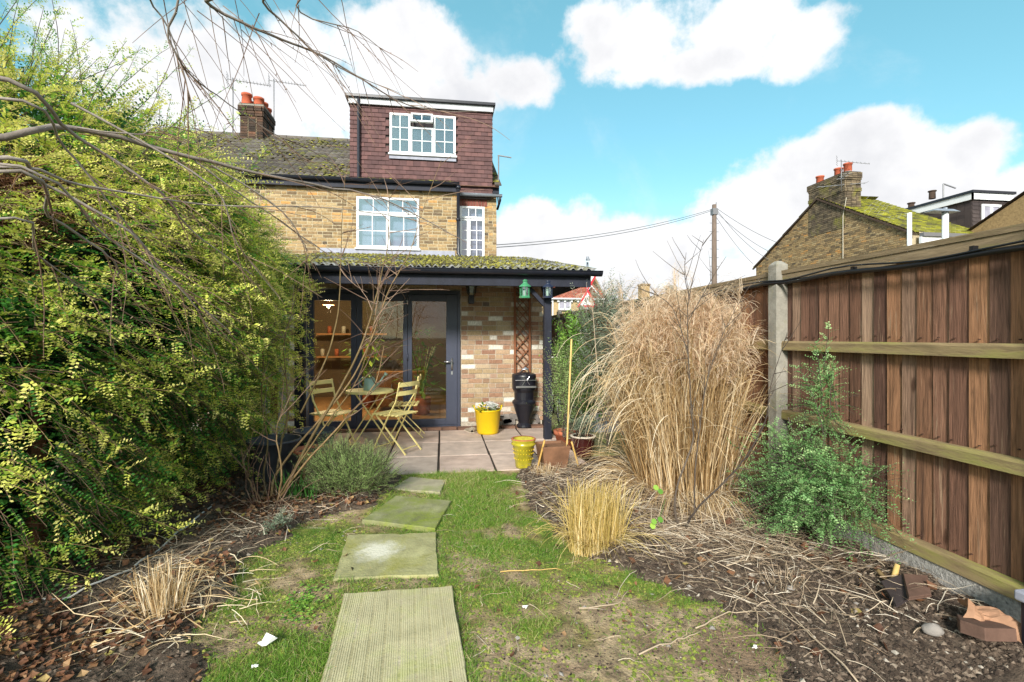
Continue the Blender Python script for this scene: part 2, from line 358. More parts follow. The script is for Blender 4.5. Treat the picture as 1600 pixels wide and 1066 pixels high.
M['bare'] = mat('trodden_earth', (.17,.13,.095), 1, (.6,1.3), 12, .8, 50, bdist=.015)
M['far_ground'] = mat('rough_ground', (.08,.085,.045), 1, (.6,1.3), 1.5, .4, 20)
M['lawn_moss'] = mat('lawn_moss', [(0,(.08,.12,.02)),(.5,(.16,.20,.035)),(.8,(.25,.27,.05)),(1,(.34,.28,.13))], 1, (.7,1.2), 30, .5, 120, src='attr')
M['grass'] = leafmat('grass_blade', [(0,(.06,.14,.015)),(.45,(.12,.27,.03)),(.75,(.22,.37,.05)),(.88,(.38,.40,.12)),(1,(.58,.48,.26))], .38)
M['lonicera'] = leafmat('lonicera_leaf', [(0,(.025,.085,.022)),(.3,(.045,.17,.035)),(.5,(.10,.34,.055)),(.64,(.28,.50,.065)),(.76,(.68,.72,.11)),(1,(.92,.84,.28))], .42)
M['lonicera_cool'] = leafmat('lonicera_leaf_cool', [(0,(.05,.13,.04)),(.4,(.12,.27,.085)),(.7,(.23,.42,.15)),(1,(.45,.60,.26))], .3)
M['bay'] = leafmat('glossy_green_leaf', [(0,(.05,.13,.02)),(.5,(.14,.32,.045)),(1,(.36,.56,.09))], .3, .35)
M['olive'] = leafmat('silver_leaf', [(0,(.07,.10,.06)),(.5,(.16,.21,.14)),(1,(.34,.38,.28))], .2)
M['rosemary'] = leafmat('lavender_leaf', [(0,(.15,.25,.07)),(.5,(.34,.48,.16)),(1,(.56,.66,.27))], .25)
M['bulb_leaf'] = leafmat('bulb_leaf', [(0,(.04,.15,.03)),(1,(.12,.33,.06))], .3)
M['core'] = mat('inner_shade_fill', (.012,.024,.008), 1, (.5,1.6), 18, 1, 20, bdist=.08)
M['twig_red'] = mat('red_brown_twig', [(0,(.14,.08,.058)),(1,(.33,.22,.155))], .7, (.7,1.3), 12, src='attr')
M['twig_grey'] = mat('grey_bark', [(0,(.20,.165,.14)),(1,(.33,.28,.245))], .75, (.65,1.3), 14, .3, 60, src='attr')
M['twig_dark'] = mat('dark_twig', [(0,(.055,.042,.035)),(1,(.11,.085,.065))], .8, (.7,1.3), 14, src='attr')
M['stem_brown'] = mat('brown_green_bark', [(0,(.16,.11,.045)),(1,(.27,.175,.085))], .7, (.6,1.3), 18, .3, 60, src='attr', second=((.34,.26,.17), 8, .6, .8))
M['straw'] = leafmat('dry_straw', [(0,(.20,.115,.045)),(.3,(.50,.33,.15)),(.65,(.74,.57,.34)),(1,(.90,.80,.62))], .25, .6)
M['straw_gold'] = leafmat('golden_cut_stem', [(0,(.32,.25,.06)),(.5,(.62,.45,.15)),(1,(.80,.66,.36))], .25, .6)
M['mulch_straw'] = leafmat('faded_straw', [(0,(.14,.095,.06)),(.35,(.34,.25,.165)),(.75,(.56,.45,.32)),(1,(.78,.69,.56))], .15, .7)
M['plume'] = leafmat('grass_plume', [(0,(.60,.42,.27)),(.5,(.76,.58,.40)),(1,(.86,.74,.58))], .4, .8)
M['dead_leaf'] = leafmat('dead_leaf', [(0,(.05,.022,.012)),(.4,(.13,.055,.028)),(.8,(.22,.105,.05)),(.96,(.36,.22,.11)),(1,(.45,.40,.10))], .15, .7)
M['slab'] = mat('sandstone_slab', [(.3,(.30,.22,.19)),(.7,(.42,.33,.28))], .9, (.75,1.12), 6, .35, 25, src='none', second=((.22,.17,.13), 2.5, .58, .75))
M['slab_o'] = mat('patio_sandstone', [(0,(.50,.38,.32)),(.5,(.57,.45,.38)),(1,(.47,.38,.32))], .9, (.72,1.15), 5, .4, 20, src='obj', second=[((.33,.25,.20), 2.2, .56, .75), ((.66,.58,.48), 3.1, .62, .8), ((.36,.35,.20), 4.2, .66, .8)])
M['slab_moss'] = mat('mossy_slab', (.24,.23,.12), .9, (.7,1.2), 6, .5, 25, src='obj', second=((.20,.24,.05), 2.2, .45, .65))
M['sand'] = mat('dark_joint_sand', (.045,.035,.028), 1, (.6,1.3), 30, .5, 90)
M['stone_rib'] = mat('lightened_rib_stone', (.53,.48,.29), .9, (.75,1.1), 6, .4, 60, second=[((.46,.46,.20), 3.0, .50, .72), ((.40,.34,.24), 7, .58, .74)])  # paler than the slab: groove dirt, and groove shading put into the colour
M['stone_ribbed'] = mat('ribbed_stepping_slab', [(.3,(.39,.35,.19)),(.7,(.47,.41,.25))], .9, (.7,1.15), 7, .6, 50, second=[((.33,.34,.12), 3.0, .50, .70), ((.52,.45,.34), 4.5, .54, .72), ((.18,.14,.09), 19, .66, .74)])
M['stone_white'] = mat('lichened_slab', (.36,.34,.17), .9, (.62,1.2), 8, .7, 45, second=[((.20,.16,.10), 21, .66, .74), ((.27,.26,.07), 3.5, .5, .68)], spot=((.66,.63,.52),(-.08,.05,.026),.13))
M['stone_green'] = mat('algae_slab', (.27,.27,.14), .9, (.6,1.2), 8, .7, 45, second=[((.15,.12,.08), 21, .65, .74), ((.20,.24,.04), 3, .42, .6), ((.13,.12,.09), 3.4, .56, .72)])
M['stone_buff'] = mat('buff_slab', (.36,.32,.22), .9, (.7,1.2), 6, .45, 30, second=((.26,.28,.10), 4, .5, .68))
M['pebble'] = mat('pebble', [(0,(.15,.13,.12)),(1,(.34,.31,.28))], .85, (.8,1.15), 20, .3, 60, src='attr')
M['slate'] = mat('slate', (.045,.035,.035), .6, (.7,1.4), 8, .3, 40)
M['brown_tile'] = mat('brown_clay_tile', (.13,.075,.055), .85, (.7,1.3), 8, .3, 40)
M['paper'] = mat('brown_paper', (.36,.20,.12), .8, (.7,1.25), 8, .5, 12)
M['white_bit'] = mat('white_plastic_scrap', (.75,.74,.72), .6, (.85,1.05), 12)
M['rope'] = mat('white_rope', (.62,.60,.57), .8)
M['bamboo'] = mat('bamboo', [(0,(.50,.30,.08)),(1,(.62,.44,.16))], .5, (.8,1.15), 10, src='attr')
M['pole'] = mat('weathered_pole', (.16,.12,.095), .9, (.7,1.3), 8, stretch=(1,1,.2))
M['wood_floor'] = mat('oak_floor', [(.3,(.30,.17,.08)),(.7,(.42,.26,.13))], .45, (.8,1.15), 5, stretch=(1,.2,1))
M['wall_in'] = mat('cream_interior', (.15,.115,.075), .9, (.85,1.1), 3)
M['ceil_in'] = mat('interior_ceiling', (.45,.40,.33), .9)
M['oak'] = mat('oak_furniture', (.36,.19,.08), .6, (.75,1.2), 7, stretch=(.3,1,1))
M['unit'] = mat('pale_cabinet', (.52,.52,.44), .5, (.9,1.05), 3)
M['red_roof'] = mat('red_clay_roof', [(0,(.26,.07,.045)),(.5,(.33,.10,.06)),(1,(.40,.15,.09))], .9, (.7,1.2), 2, .3, 20, src='attr')
M['mossy_roof'] = mat('mossy_roof_tiles', [(0,(.11,.10,.05)),(.4,(.20,.20,.03)),(1,(.33,.32,.03))], .95, (.6,1.3), 2.5, .4, 20, src='attr')
M['far_plaster'] = mat('cream_render', (.55,.50,.40), .9, (.9,1.05), 2)
M['sign_white'] = mat('sign_white', (.78,.78,.78), .4); M['sign_red'] = mat('sign_red', (.55,.015,.03), .4); M['sign_black'] = mat('sign_black', (.01,.015,.012), .4)
M['bulb'] = emit('warm_bulb', (1.0,.72,.36), 14)
M['tyre'] = mat('tyre_rubber', (.015,.015,.016), .8)
M['green_plastic'] = mat('green_plastic', (.02,.30,.06), .4)
M['mottled'] = mat('mottled_board', (.62,.58,.55), .6, (.9,1.1), 10, second=[((.5,.12,.15), 16, .6, .64), ((.10,.35,.2), 19, .62, .66)])
M['shoe'] = mat('worn_grey_canvas', (.33,.28,.22), .9, (.7,1.2), 15)
M['petal'] = mat('white_petal', (.75,.75,.72), .7)
# ================================================================ SETTING: ground
def inpoly(x, y, poly):
    c = np.zeros(np.shape(x), bool); n = len(poly)
    for i in range(n):
        (x0,y0),(x1,y1) = poly[i], poly[(i+1)%n]
        c ^= ((y0 > y) != (y1 > y)) & (x < (x1-x0)*(y-y0)/((y1-y0) or 1e-9)+x0)
    return c
def fnoise(x, y, s, seed=0):
    """cheap smooth 2-D noise, vectorised: value noise on a hashed lattice"""
    x = np.asarray(x)*s; y = np.asarray(y)*s; xi = np.floor(x).astype(int); yi = np.floor(y).astype(int); fx = x-xi; fy = y-yi
    fx = fx*fx*(3-2*fx); fy = fy*fy*(3-2*fy)
    def h(a, b): 
        q = np.sin(a*127.1+b*311.7+seed*74.7)*43758.5453; return q-np.floor(q)
    return (h(xi,yi)*(1-fx)+h(xi+1,yi)*fx)*(1-fy)+(h(xi,yi+1)*(1-fx)+h(xi+1,yi+1)*fx)*fy
RB = [tuple(G(u,v)[:2]) for u,v in ((806,742),(830,780),(856,812),(905,862),(965,893),(1045,925),(1120,945),(1180,985),(1225,1030),(1262,1078))] + [(1.55,1.2),(2.66,1.2),(2.66,5.35),(1.0,5.2)]
LB = [tuple(G(u,v)[:2]) for u,v in ((622,748),(590,785),(545,800),(480,812),(440,842),(372,905),(325,985),(298,1075))] + [(-1.0,1.0),(-4.2,1.0),(-4.2,7.0),(-2.0,7.0),(-1.1,5.2)]
wob = lambda x, y: (x+(fnoise(x,y,5,8)-.5)*.16+(fnoise(x,y,17,18)-.5)*.05, y+(fnoise(x,y,5,9)-.5)*.16+(fnoise(x,y,17,19)-.5)*.05)
def bedmask(x, y):
    X_, Y_ = wob(x, y); m = 0
    for k in range(8): m = m+inpoly(X_+.07*math.cos(k*.785), Y_+.07*math.sin(k*.785), RB)*.125+inpoly(X_+.07*math.cos(k*.785), Y_+.07*math.sin(k*.785), LB)*.125
    return m
def hgt(x, y, raised=True):
    x = np.asarray(x, float); y = np.asarray(y, float); bm = bedmask(x, y)
    base = (fnoise(x,y,1.6,1)-.5)*.03 + (fnoise(x,y,6,2)-.5)*.014
    bed = (fnoise(x,y,3,3)-.45)*.07 + (fnoise(x,y,11,4)-.5)*.035
    patio = np.clip((y-4.9)/.3, 0, 1)
    fl = 1-np.clip((y-5.0)/.2,0,1)
    return (base*(1-patio)) + bm*(bed+.006)*fl + (np.clip((bm-.42)*.05,0,1)*fl if raised else 0) + np.clip((x-2.15)/.45,0,1)*.055*fl
def bare(x, y):
    """0 mossy green .. 1 trodden earth"""
    v = (fnoise(x,y,1.5,91)*.4+fnoise(x,y,4,92)*.3+fnoise(x,y,12,93)*.3-.35)*1.8
    for (u_,v_,r_,a_) in ((950,985,.30,.5),(1120,975,.28,.55),(1190,1050,.35,.5),(830,770,.24,.5),(1010,890,.25,.35),(450,905,.20,.3),(380,1040,.3,.1),(900,900,.25,.15)):
        c = G(u_,v_); v = v+a_*np.exp(-((x-c[0])**2+(y-c[1])**2)/r_**2)
    return np.clip(v, 0, 1)
def sheet(name, m, x0, x1, y0, y1, st, mask=None, dz=0, kind='structure'):
    xs = np.arange(x0, x1+st/2, st); ys = np.arange(y0, y1+st/2, st); X, Y = np.meshgrid(xs, ys); Z = hgt(X, Y, False)+(dz(X, Y) if callable(dz) else dz)
    n = len(xs); i = np.arange(len(ys)-1)[:,None]; j = np.arange(n-1)[None]; F = np.stack([i*n+j, i*n+j+1, (i+1)*n+j+1, (i+1)*n+j], -1).reshape(-1,4)
    if mask is not None:
        cx = X.ravel()[F].mean(1); cy = Y.ravel()[F].mean(1); F = F[mask(cx, cy)]
    b = MB(); b.add(np.stack([X.ravel(), Y.ravel(), Z.ravel()], 1), F, 0)
    o = b.build(name, m, None, True); o['kind'] = kind; me = o.data; me.attributes.remove(me.attributes['rnd']); at = me.attributes.new('rnd','FLOAT','POINT'); at.data.foreach_set('value', bare(X,Y).ravel().astype(np.float32)); return o
g = MB(); g.add([(-700,-700,-.12),(700,-700,-.12),(700,700,-.12),(-700,700,-.12)], [(0,1,2,3)]); tag(g.build('ground', M['far_ground']), kind='structure')
mR = lambda x, y: inpoly(*wob(x,y), RB); mL = lambda x, y: inpoly(*wob(x,y), LB)
sheet('lawn', M['lawn_earth'], -2.4, 2.2, .6, 5.14, .04)
lift = lambda x, y: (bedmask(x,y)-.42)*.05
sheet('soil_bed', M['soil'], -.1, 2.66, .6, 5.5, .03, lambda x,y: bedmask(x,y)*(x>0.2) > .05, lift)
sheet('leafy_bed', M['soil'], -4.3, -.35, .8, 7.2, .035, lambda x,y: bedmask(x,y) > .05, lift)
# patio: bed of dark sand, and every slab its own piece
pt = MB(); pt.bb((-2.4,5.13,-.1),(1.62,7.70,-.012)); pt.bb((1.62,5.62,-.1),(2.60,11.9,-.013)); patio = pt.build('patio', M['sand']); patio['kind'] = 'structure'
def slab(x0, x1, y0, y1, m, th=.04, z=.004, name='paving_slab', parent=patio, j=.006):
    b = MB(); q = [(x0+j,y0+j),(x1-j,y0+j),(x1-j,y1-j),(x0+j,y1-j)]; q = [(a+random.uniform(-.005,.005), c+random.uniform(-.005,.005)) for a, c in q]
    b.extrude(q, 2, -th, z+random.uniform(-.002,.003)); return b.build(name, m, parent, bevel=.006)
ex = [-2.38,-1.72,-1.32+.06,-.62,-.035,.565,1.12,1.60]
rows = [(5.14,5.86),(5.86,6.62),(6.62,7.46)]
for ri, (a, b_) in enumerate(rows):
    for i in range(len(ex)-1): slab(ex[i], ex[i+1], a, b_, M['slab_o'], j=.012)
for (x0,x1,y0,y1) in ((1.64,2.12,5.64,6.3),(2.13,2.58,5.64,6.3),(1.64,2.12,6.31,7.1),(2.13,2.58,6.31,7.1),(1.64,2.58,7.12,7.9),(1.64,2.58,7.92,8.8),(1.64,2.58,8.82,10.2)): slab(x0,x1,y0,y1,M['slab_moss'],j=.01)
bs = MB(); x = -2.0
me_ds = MB().box((0,0,0),(.215,.10,.065)).mesh('brick', M['step_brick'])
for i in range(16):
    o = inst(me_ds, 'brick', (-1.92+i*.226+.0, 7.60, .0-.005+random.uniform(-.003,.003)), patio); 
    if i > 9: o.scale = (.95,1.6,.8)
# stepping stones
def stone(px, m, th, label, ribs=False, tilt=(0,0), lift=.0):
    q = [G(u,v,th)[:2] for u,v in px]; c = np.mean(q, 0); b = MB()
    n = 10; out = []
    for i in range(4):
        a = q[i]; d = q[(i+1)%4]
        for k in range(n):
            f = k/n; p = a+(d-a)*f
            if k: p = p+(c-p)/np.linalg.norm(c-p)*abs(random.gauss(0,.0055))*(3 if random.random()<.06 else 1)
            out.append(p-c)
    N = len(out); out = np.array(out)
    zt = lambda p, z: z+p[:,0]*tilt[0]+p[:,1]*tilt[1]
    up = np.column_stack([out*.985, zt(out,th)]); mid = np.column_stack([out, zt(out,th-.007)]); lo = np.column_stack([out*1.0, np.full(N,-.03)])
    V = np.concatenate([up, mid, lo, [[0,0,th]]]); i = np.arange(N); j = (i+1)%N
    F = np.concatenate([np.stack([lo_+i, lo_+j, up_+j, up_+i],1) for lo_, up_ in ((N,0),(2*N,N))])
    b.add(V, F, .5); b.F[3].append(np.stack([i, j, np.full(N,3*N)],1)); b.R[3].append(np.full(N,.5))
    o = b.build('stepping_stone', m); o.location = (c[0],c[1],lift); tag(o, label, 'paving slab', 'stepping stones across the lawn'); return o, c, q
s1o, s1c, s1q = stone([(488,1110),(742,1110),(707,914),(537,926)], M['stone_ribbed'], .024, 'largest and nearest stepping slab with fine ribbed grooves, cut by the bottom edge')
# grooves of the near slab: shallow real ridges running with its length
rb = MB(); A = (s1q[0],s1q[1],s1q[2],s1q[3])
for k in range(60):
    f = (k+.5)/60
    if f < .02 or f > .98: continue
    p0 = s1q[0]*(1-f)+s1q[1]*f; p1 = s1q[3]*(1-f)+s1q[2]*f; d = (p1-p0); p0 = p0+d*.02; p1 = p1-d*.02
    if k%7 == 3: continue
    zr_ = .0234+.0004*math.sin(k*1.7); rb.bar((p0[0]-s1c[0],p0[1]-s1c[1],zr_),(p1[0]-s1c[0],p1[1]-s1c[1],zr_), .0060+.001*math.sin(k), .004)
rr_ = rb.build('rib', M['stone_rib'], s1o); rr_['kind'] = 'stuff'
_, s2c, s2q = stone([(520,904),(686,897),(682,832),(543,836)], M['stone_white'], .026, 'square stepping slab with a white lichen patch in its corner, second from the bottom', tilt=(0,.01))
_, s3c, s3q = stone([(566,812),(680,826),(706,782),(618,774)], M['stone_green'], .022, 'diamond shaped green algae stained stepping slab, third from the bottom')
_, s4c, s4q = stone([(612,764),(688,769),(697,750),(640,745)], M['stone_buff'], .02, 'smallest buff stepping slab lying next to the patio edge')
# ================================================================ THE HOUSE
YL, YU, YM = 7.74, 12.0, 12.32         # ground floor extension wall, upper wing wall, upper main wall
XD0, XD1 = Py(480,500,YL)[0], Py(719,500,YL)[0]; ZD = 2.12
XE = 1.60                             # right end of the extension
house = thing('terraced_house', 'yellow brick terraced house with brown tiled dormer and black veranda across the garden', 'house', (0,YL,0))
class off:   # children of the house are written in world coordinates
    pass
HO = np.array((0,-YL,0.))
def hb(b, name, m, smooth=False, bevel=0, kind=None, parent=None):
    """build a part of the house from world coordinates"""
    for i in range(len(b.V)): b.V[i] = b.V[i]+HO
    return b.build(name, m, house if parent is None else parent, smooth, bevel, kind)
wl = MB(); wt = .22
wl.bb((-3.6,YL+.009,0),(XD0,YL+wt,2.42)); wl.bb((XD1,YL+.009,0),(XE-.012,YL+wt,2.42)); wl.bb((XD0,YL+.012,ZD),(XD1,YL+wt,2.42)); wl.bb((XE-.22,YL+wt,0),(XE-.012,12.0,2.6))
hb(wl, 'extension_wall', M['mortar'])
# individually laid bricks of the ground floor
def bonds(x0, x1, z0, z1, skip=lambda x,z: False):
    out = []; k = 0; z = z0
    while z+.065 <= z1+.02:
        x = x0-(k%2)*.1125-random.uniform(0,.03)
        while x < x1:
            L = .215 if random.random() < .74 else .1025
            a, b = max(x, x0), min(x+L, x1)
            if b-a > .03 and not skip((a+b)/2, z): out.append((a, b, z))
            x += L+.012
        z += .0755; k += 1
    return out
me_br = [MB().box((0,0,0),(1,.10,.0625)).mesh('brick', M['brick_ext']) for _ in range(1)]
bm_ = me_br[0]
BR = bonds(XD1+.02, XE, .0, 2.40) + bonds(XD0+.0, XD1+.01, ZD+.02, 2.42)
BR = [b for b in BR if b[2] > .02]
rest = MB()
for i, (a, b, z) in enumerate(BR):
    yy = YL+.05+random.uniform(-.004,.003)
    if i < 296:
        o = inst(bm_, 'brick', (( a+b)/2, yy-YL, z+.033), house, scale=(b-a,1,1), rot=(random.uniform(-.01,.01),random.uniform(-.012,.012),random.uniform(-.008,.008)))
    else: rest.box(((a+b)/2, yy, z+.033), (b-a,.10,.0655))
for (a, b, z) in bonds(-3.6, XD0-.16, .0, 2.40): rest.box(((a+b)/2, YL+.05+random.uniform(-.004,.003), z+.033), (b-a,.10,.0655))
k = 0; z = 0
while z < 2.5:     # return wall down the side passage
    y = YL+.105-(k%2)*.11
    while y < 12: yy_ = max(y,YL+.103); rest.box((XE-.038+random.uniform(-.002,.002), (yy_+y+.215)/2, z+.033), (.07,y+.215-yy_,.0655)); y += .225
    z += .0755; k += 1
hb(rest, 'brick', M['brick_ext_a'], kind='stuff')
# patched rubble at the foot of the wall
ft = MB()
for i in range(16): ft.box((random.uniform(.85,1.55), YL-.02, random.uniform(.02,.16)), (random.uniform(.06,.2),.05,random.uniform(.04,.09)), rotm(0,random.uniform(-.2,.2),0))
hb(ft, 'footing_stone', M['pebble'], bevel=.008, kind='stuff')
# upper walls
XW = Py(716,350,YU)[0]; XR = Py(776,350,YM)[0]
W1 = (Py(557,340,YU)[0], Py(655,340,YU)[0], Py(606,388,YU)[2], Py(606,309,YU)[2])
W2 = (Py(717,340,YM)[0]+.02, Py(757,340,YM)[0], 3.3, Py(740,323,YM)[2])
ZE = 5.02
uw = MB(); a,b,c,d = W1
uw.bb((-10,YU+.012,3.0),(a,YU+.3,ZE)); uw.bb((b,YU+.012,3.0),(XW,YM+.3,ZE)); uw.bb((a,YU+.012,3.0),(b,YU+.3,c)); uw.bb((a,YU+.012,d),(b,YU+.3,ZE))
a2,b2,c2,d2 = W2
uw.bb((XW,YM+.012,3.0),(a2,YM+.3,ZE-.02)); uw.bb((b2,YM+.012,3.0),(XR-.01,YM+.3,ZE-.02)); uw.bb((a2,YM+.012,d2),(b2,YM+.3,ZE-.02)); uw.bb((XR-.3,YM+.3,0),(XR-.01,16.6,ZE-.02)); uw.bb((-10,YU+.3,0),(-9.8,16.6,ZE))
# gable end above the eaves and back wall
uw.extrude([(12.3,ZE-.03),(19.8,ZE-.03),(16,7.4)], 0, XR-.24, XR-.012); uw.bb((-10,19.6,0),(XR-.012,19.8,ZE))
hb(uw, 'wall', M['mortar_old'])
ub = MB()
for (a_, b_, z) in bonds(-6.5, W1[0], 3.12, ZE-.02)+bonds(W1[1], XW-.01, 3.12, ZE-.02)+bonds(W1[0], W1[1], 3.12, W1[2]-.04)+bonds(W1[0],W1[1],W1[3]+.01,ZE-.02): ub.box(((a_+b_)/2, YU+.045+random.uniform(-.004,.004), z+.033), (b_-a_-.006,.08,.058))
for (a_, b_, z) in bonds(W2[1], XR, 3.12, ZE-.03): ub.box(((a_+b_)/2, YM+.045+random.uniform(-.004,.004), z+.033), (b_-a_-.004,.08,.062))
z=3.1; k=0
while z < 5.0:
    y = YM+.09-(k%2)*.11
    while y < 16.5: yy_ = max(y,YM+.088); ub.box((XR-.038,(yy_+y+.215)/2,z+.033),(.07,y+.215-yy_,.060)); y += .225
    z += .0755; k += 1
hb(ub, 'brick', M['brick_stock'], kind='stuff')
rl = MB(); x = W2[0]-.03
while x < W2[1]+.02: rl.bb((x,YM-.006,W2[3]+.005),(x+.062,YM+.06,W2[3]+.21)); x += .072
hb(rl, 'soldier_brick', M['brick_red'], kind='stuff')
# windows
def window(X0, X1, Z0, Z1, Y, lights, name='window', blind=True, fw=.055):
    f = MB(); yo = Y-.015
    f.bb((X0,yo,Z0),(X0+fw,yo+.09,Z1)); f.bb((X1-fw,yo,Z0),(X1,yo+.09,Z1)); f.bb((X0+fw,yo,Z1-fw),(X1-fw,yo+.09,Z1)); f.bb((X0+fw,yo,Z0),(X1-fw,yo+.09,Z0+fw)); f.bb((X0-.03,yo-.045,Z0-.045),(X1+.03,yo+.06,Z0-.001))
    fr = hb(f, name, M['upvc'], bevel=.006)
    for (x0,x1,z0,z1,nx,nz,op) in lights:
        s = MB(); y0 = yo-.008+.0; sw = .045; tl = 0
        ax, bx, az_, bz = X0+(X1-X0)*x0, X0+(X1-X0)*x1, Z0+(Z1-Z0)*z0, Z0+(Z1-Z0)*z1
        rt = rotm(-R(op),0,0) if op else None; piv = np.array(((ax+bx)/2, y0+.02, bz))
        def put(b):
            if rt is not None:
                for i in range(len(b.V)): b.V[i] = (b.V[i]-piv)@rt.T+piv+np.array((0,-.05,0))
            return b
        s.bb((ax,y0,az_),(ax+sw,y0+.05,bz)); s.bb((bx-sw,y0,az_),(bx,y0+.05,bz)); s.bb((ax+sw,y0,bz-sw),(bx-sw,y0+.05,bz)); s.bb((ax+sw,y0,az_),(bx-sw,y0+.05,az_+sw))
        hb(put(s), 'sash', M['upvc'], parent=fr, bevel=.005)
        gx = [ax+sw+(bx-ax-2*sw)*i/nx for i in range(nx+1)]; gz = [az_+sw+(bz-az_-2*sw)*i/nz for i in range(nz+1)]
        for q in gx[1:-1]: hb(put(MB().bb((q-.009,y0+.012,gz[0]),(q+.009,y0+.035,gz[-1]))), 'glazing_bar', M['upvc'], parent=fr)
        for q in gz[1:-1]: hb(put(MB().bb((gx[0],y0+.014,q-.009),(gx[-1],y0+.037,q+.009))), 'glazing_bar', M['upvc'], parent=fr)
        for i in range(nx):
            for j in range(nz):
                e = .009
                hb(put(MB().bb((gx[i]+(e if i else 0),y0+.02,gz[j]+(e if j else 0)),(gx[i+1]-(e if i<nx-1 else 0),y0+.026,gz[j+1]-(e if j<nz-1 else 0)))), 'pane', M['glass'], parent=fr)
    if blind:
        hb(MB().bb((X0+fw,yo+.16,Z0+.0),(X1-fw,yo+.17,Z1)), 'blind', M['curtain'], parent=fr)
    return fr
w1 = window(*W1, YU, [(.0,1,.68,1,4,1,0),(.0,.5,.0,.67,2,2,0),(.5,1,.0,.67,2,2,0)])
w2 = window(W2[0],W2[1],W2[2],W2[3], YM, [(0,1,.78,1,3,1,0),(0,.36,0,.77,1,4,0),(.36,1,0,.77,2,4,0)])
# dormer
YDm = 12.2; DX0, DX1 = Py(547,200,YDm)[0], Py(769,200,YDm)[0]; DZT = Py(547,152,YDm)[2]; DZB = Py(770,303,YDm)[2]-.03
dm = MB(); dm.bb((DX0+.03,YDm+.03,DZB-.1),(DX1-.03,17.6,DZT-.05)); hb(dm, 'dormer', M['hang_dark'])
DW = (Py(609,240,YDm)[0], Py(712,240,YDm)[0], Py(640,240,YDm)[2]-.02, Py(609,177,YDm)[2])
ht = MB(); z = DZB; k = 0; C=[];S=[];RR=[];rn=[]
while z < DZT-.16:
    x = DX0-(k%2)*.083
    while x < DX1:
        a, b = max(x,DX0), min(x+.163,DX1); zc = z+.06
        if b-a > .02 and not ((a+b)/2 > DW[0]-.03 and (a+b)/2 < DW[1]+.03 and zc > DW[2]-.13 and zc < DW[3]+.04):
            C.append(((a+b)/2, YDm+.005+random.uniform(-.002,.002), z+.07)); S.append((b-a-.003,.014,.15)); RR.append(rotm(R(-9)+random.uniform(-.015,.015),0,random.uniform(-.006,.006))); rn.append(random.random())
        x += .165
    y = YDm
    while y < 16.4:
        for sx, xx in ((-1,DX0+.005),(1,DX1-.005)):
            C.append((xx, y+.08, z+.07)); S.append((.014,.16,.15)); RR.append(rotm(0,R(9)*sx*-1,0)); rn.append(random.random())
        y += .165
    z += .104; k += 1
ht.boxes(C,S,np.array(RR),np.array(rn)); hb(ht, 'hanging_tile', M['hang_tile'], kind='stuff')
hb(MB().bb((DX0-.1,YDm-.13,DZT-.03),(DX1+.07,17.7,DZT+.045)), 'dormer_roof', M['black'], bevel=.01)
hb(MB().bb((DX0-.03,YDm-.07,DZT-.165),(DX1+.02,YDm-.03,DZT-.032)), 'fascia', M['dirty_white'])
hb(MB().bb((DW[0]-.01,YDm-.035,DW[2]-.13),(DW[1]+.01,YDm-.022,DW[2]-.046)), 'lead_apron', M['lead'])
window(DW[0],DW[1],DW[2],DW[3], YDm-.02, [(0,.31,0,1,2,3,0),(.31,.66,0,.68,2,2,0),(.32,.65,.72,1,2,1,24),(.66,1,0,1,2,3,0)])
xp = Py(561,220,YDm)[0]
hb(MB().tube([(xp,YDm-.07,DZT-.04),(xp,YDm-.07,DZB+.02)], .035, 10), 'downpipe', M['gutter'])
# main roof with single tiles
RY0, RY1, RZ1 = 12.12, 16.0, 7.52; RZ0 = ZE+.12
sl_ = math.atan2(RZ1-RZ0, RY1-RY0); SLn = math.hypot(RZ1-RZ0, RY1-RY0)
rf = MB(); rf.add([(-10,RY0,RZ0-.03),(XR+.05,RY0+.0,RZ0-.03),(XR+.05,RY1,RZ1-.03),(-10,RY1,RZ1-.03),(-10,19.9,RZ0-.03),(XR+.05,19.9,RZ0-.03)], [(0,1,2,3),(3,2,5,4)]); hb(rf, 'roof', M['brick_dark'])
tm = MB(); nx_ = 9; tw, tl = .30, .40; xs = np.linspace(0,tw,nx_); zz = .028*np.abs(np.sin(xs/tw*math.pi*2))**1.3
V = [(x,0,.02+z_) for x, z_ in zip(xs,zz)]+[(x,tl,.0+z_) for x, z_ in zip(xs,zz)]+[(x,0,-.008+z_*.2) for x, z_ in zip(xs,zz)]
tm.add(V, [(i,i+1,nx_+i+1,nx_+i) for i in range(nx_-1)]+[(2*nx_+i,2*nx_+i+1,i+1,i) for i in range(nx_-1)], 0); tme = tm.mesh('roof_tile', M['roof_tile'])
nrow = 13; gz_ = SLn/nrow
for r_ in range(nrow):
    for i in range(17):
        x = DX0-.32-i*.302+random.uniform(-.004,.004)
        if x < -8: continue
        s_ = r_*gz_; inst(tme, 'roof_tile', (x, RY0-YL-.03+math.cos(sl_)*s_, RZ0+.0+math.sin(sl_)*s_+random.uniform(-.004,.006)), house, rot=(sl_,0,random.uniform(-.01,.01)))
rg = MB(); x = -8.3
while x < DX0-.02: rg.lathe([(.0,0),(.12,.0),(.125,.44),(.0,.44)], (0,0,0), 10); v_ = rg.V[-1]; rg.V[-1] = np.stack([v_[:,2]+x, v_[:,1]+RY1, v_[:,0]+RZ1-.03],1); x += .45
hb(rg, 'ridge_tile', M['roof_tile'], kind='stuff')
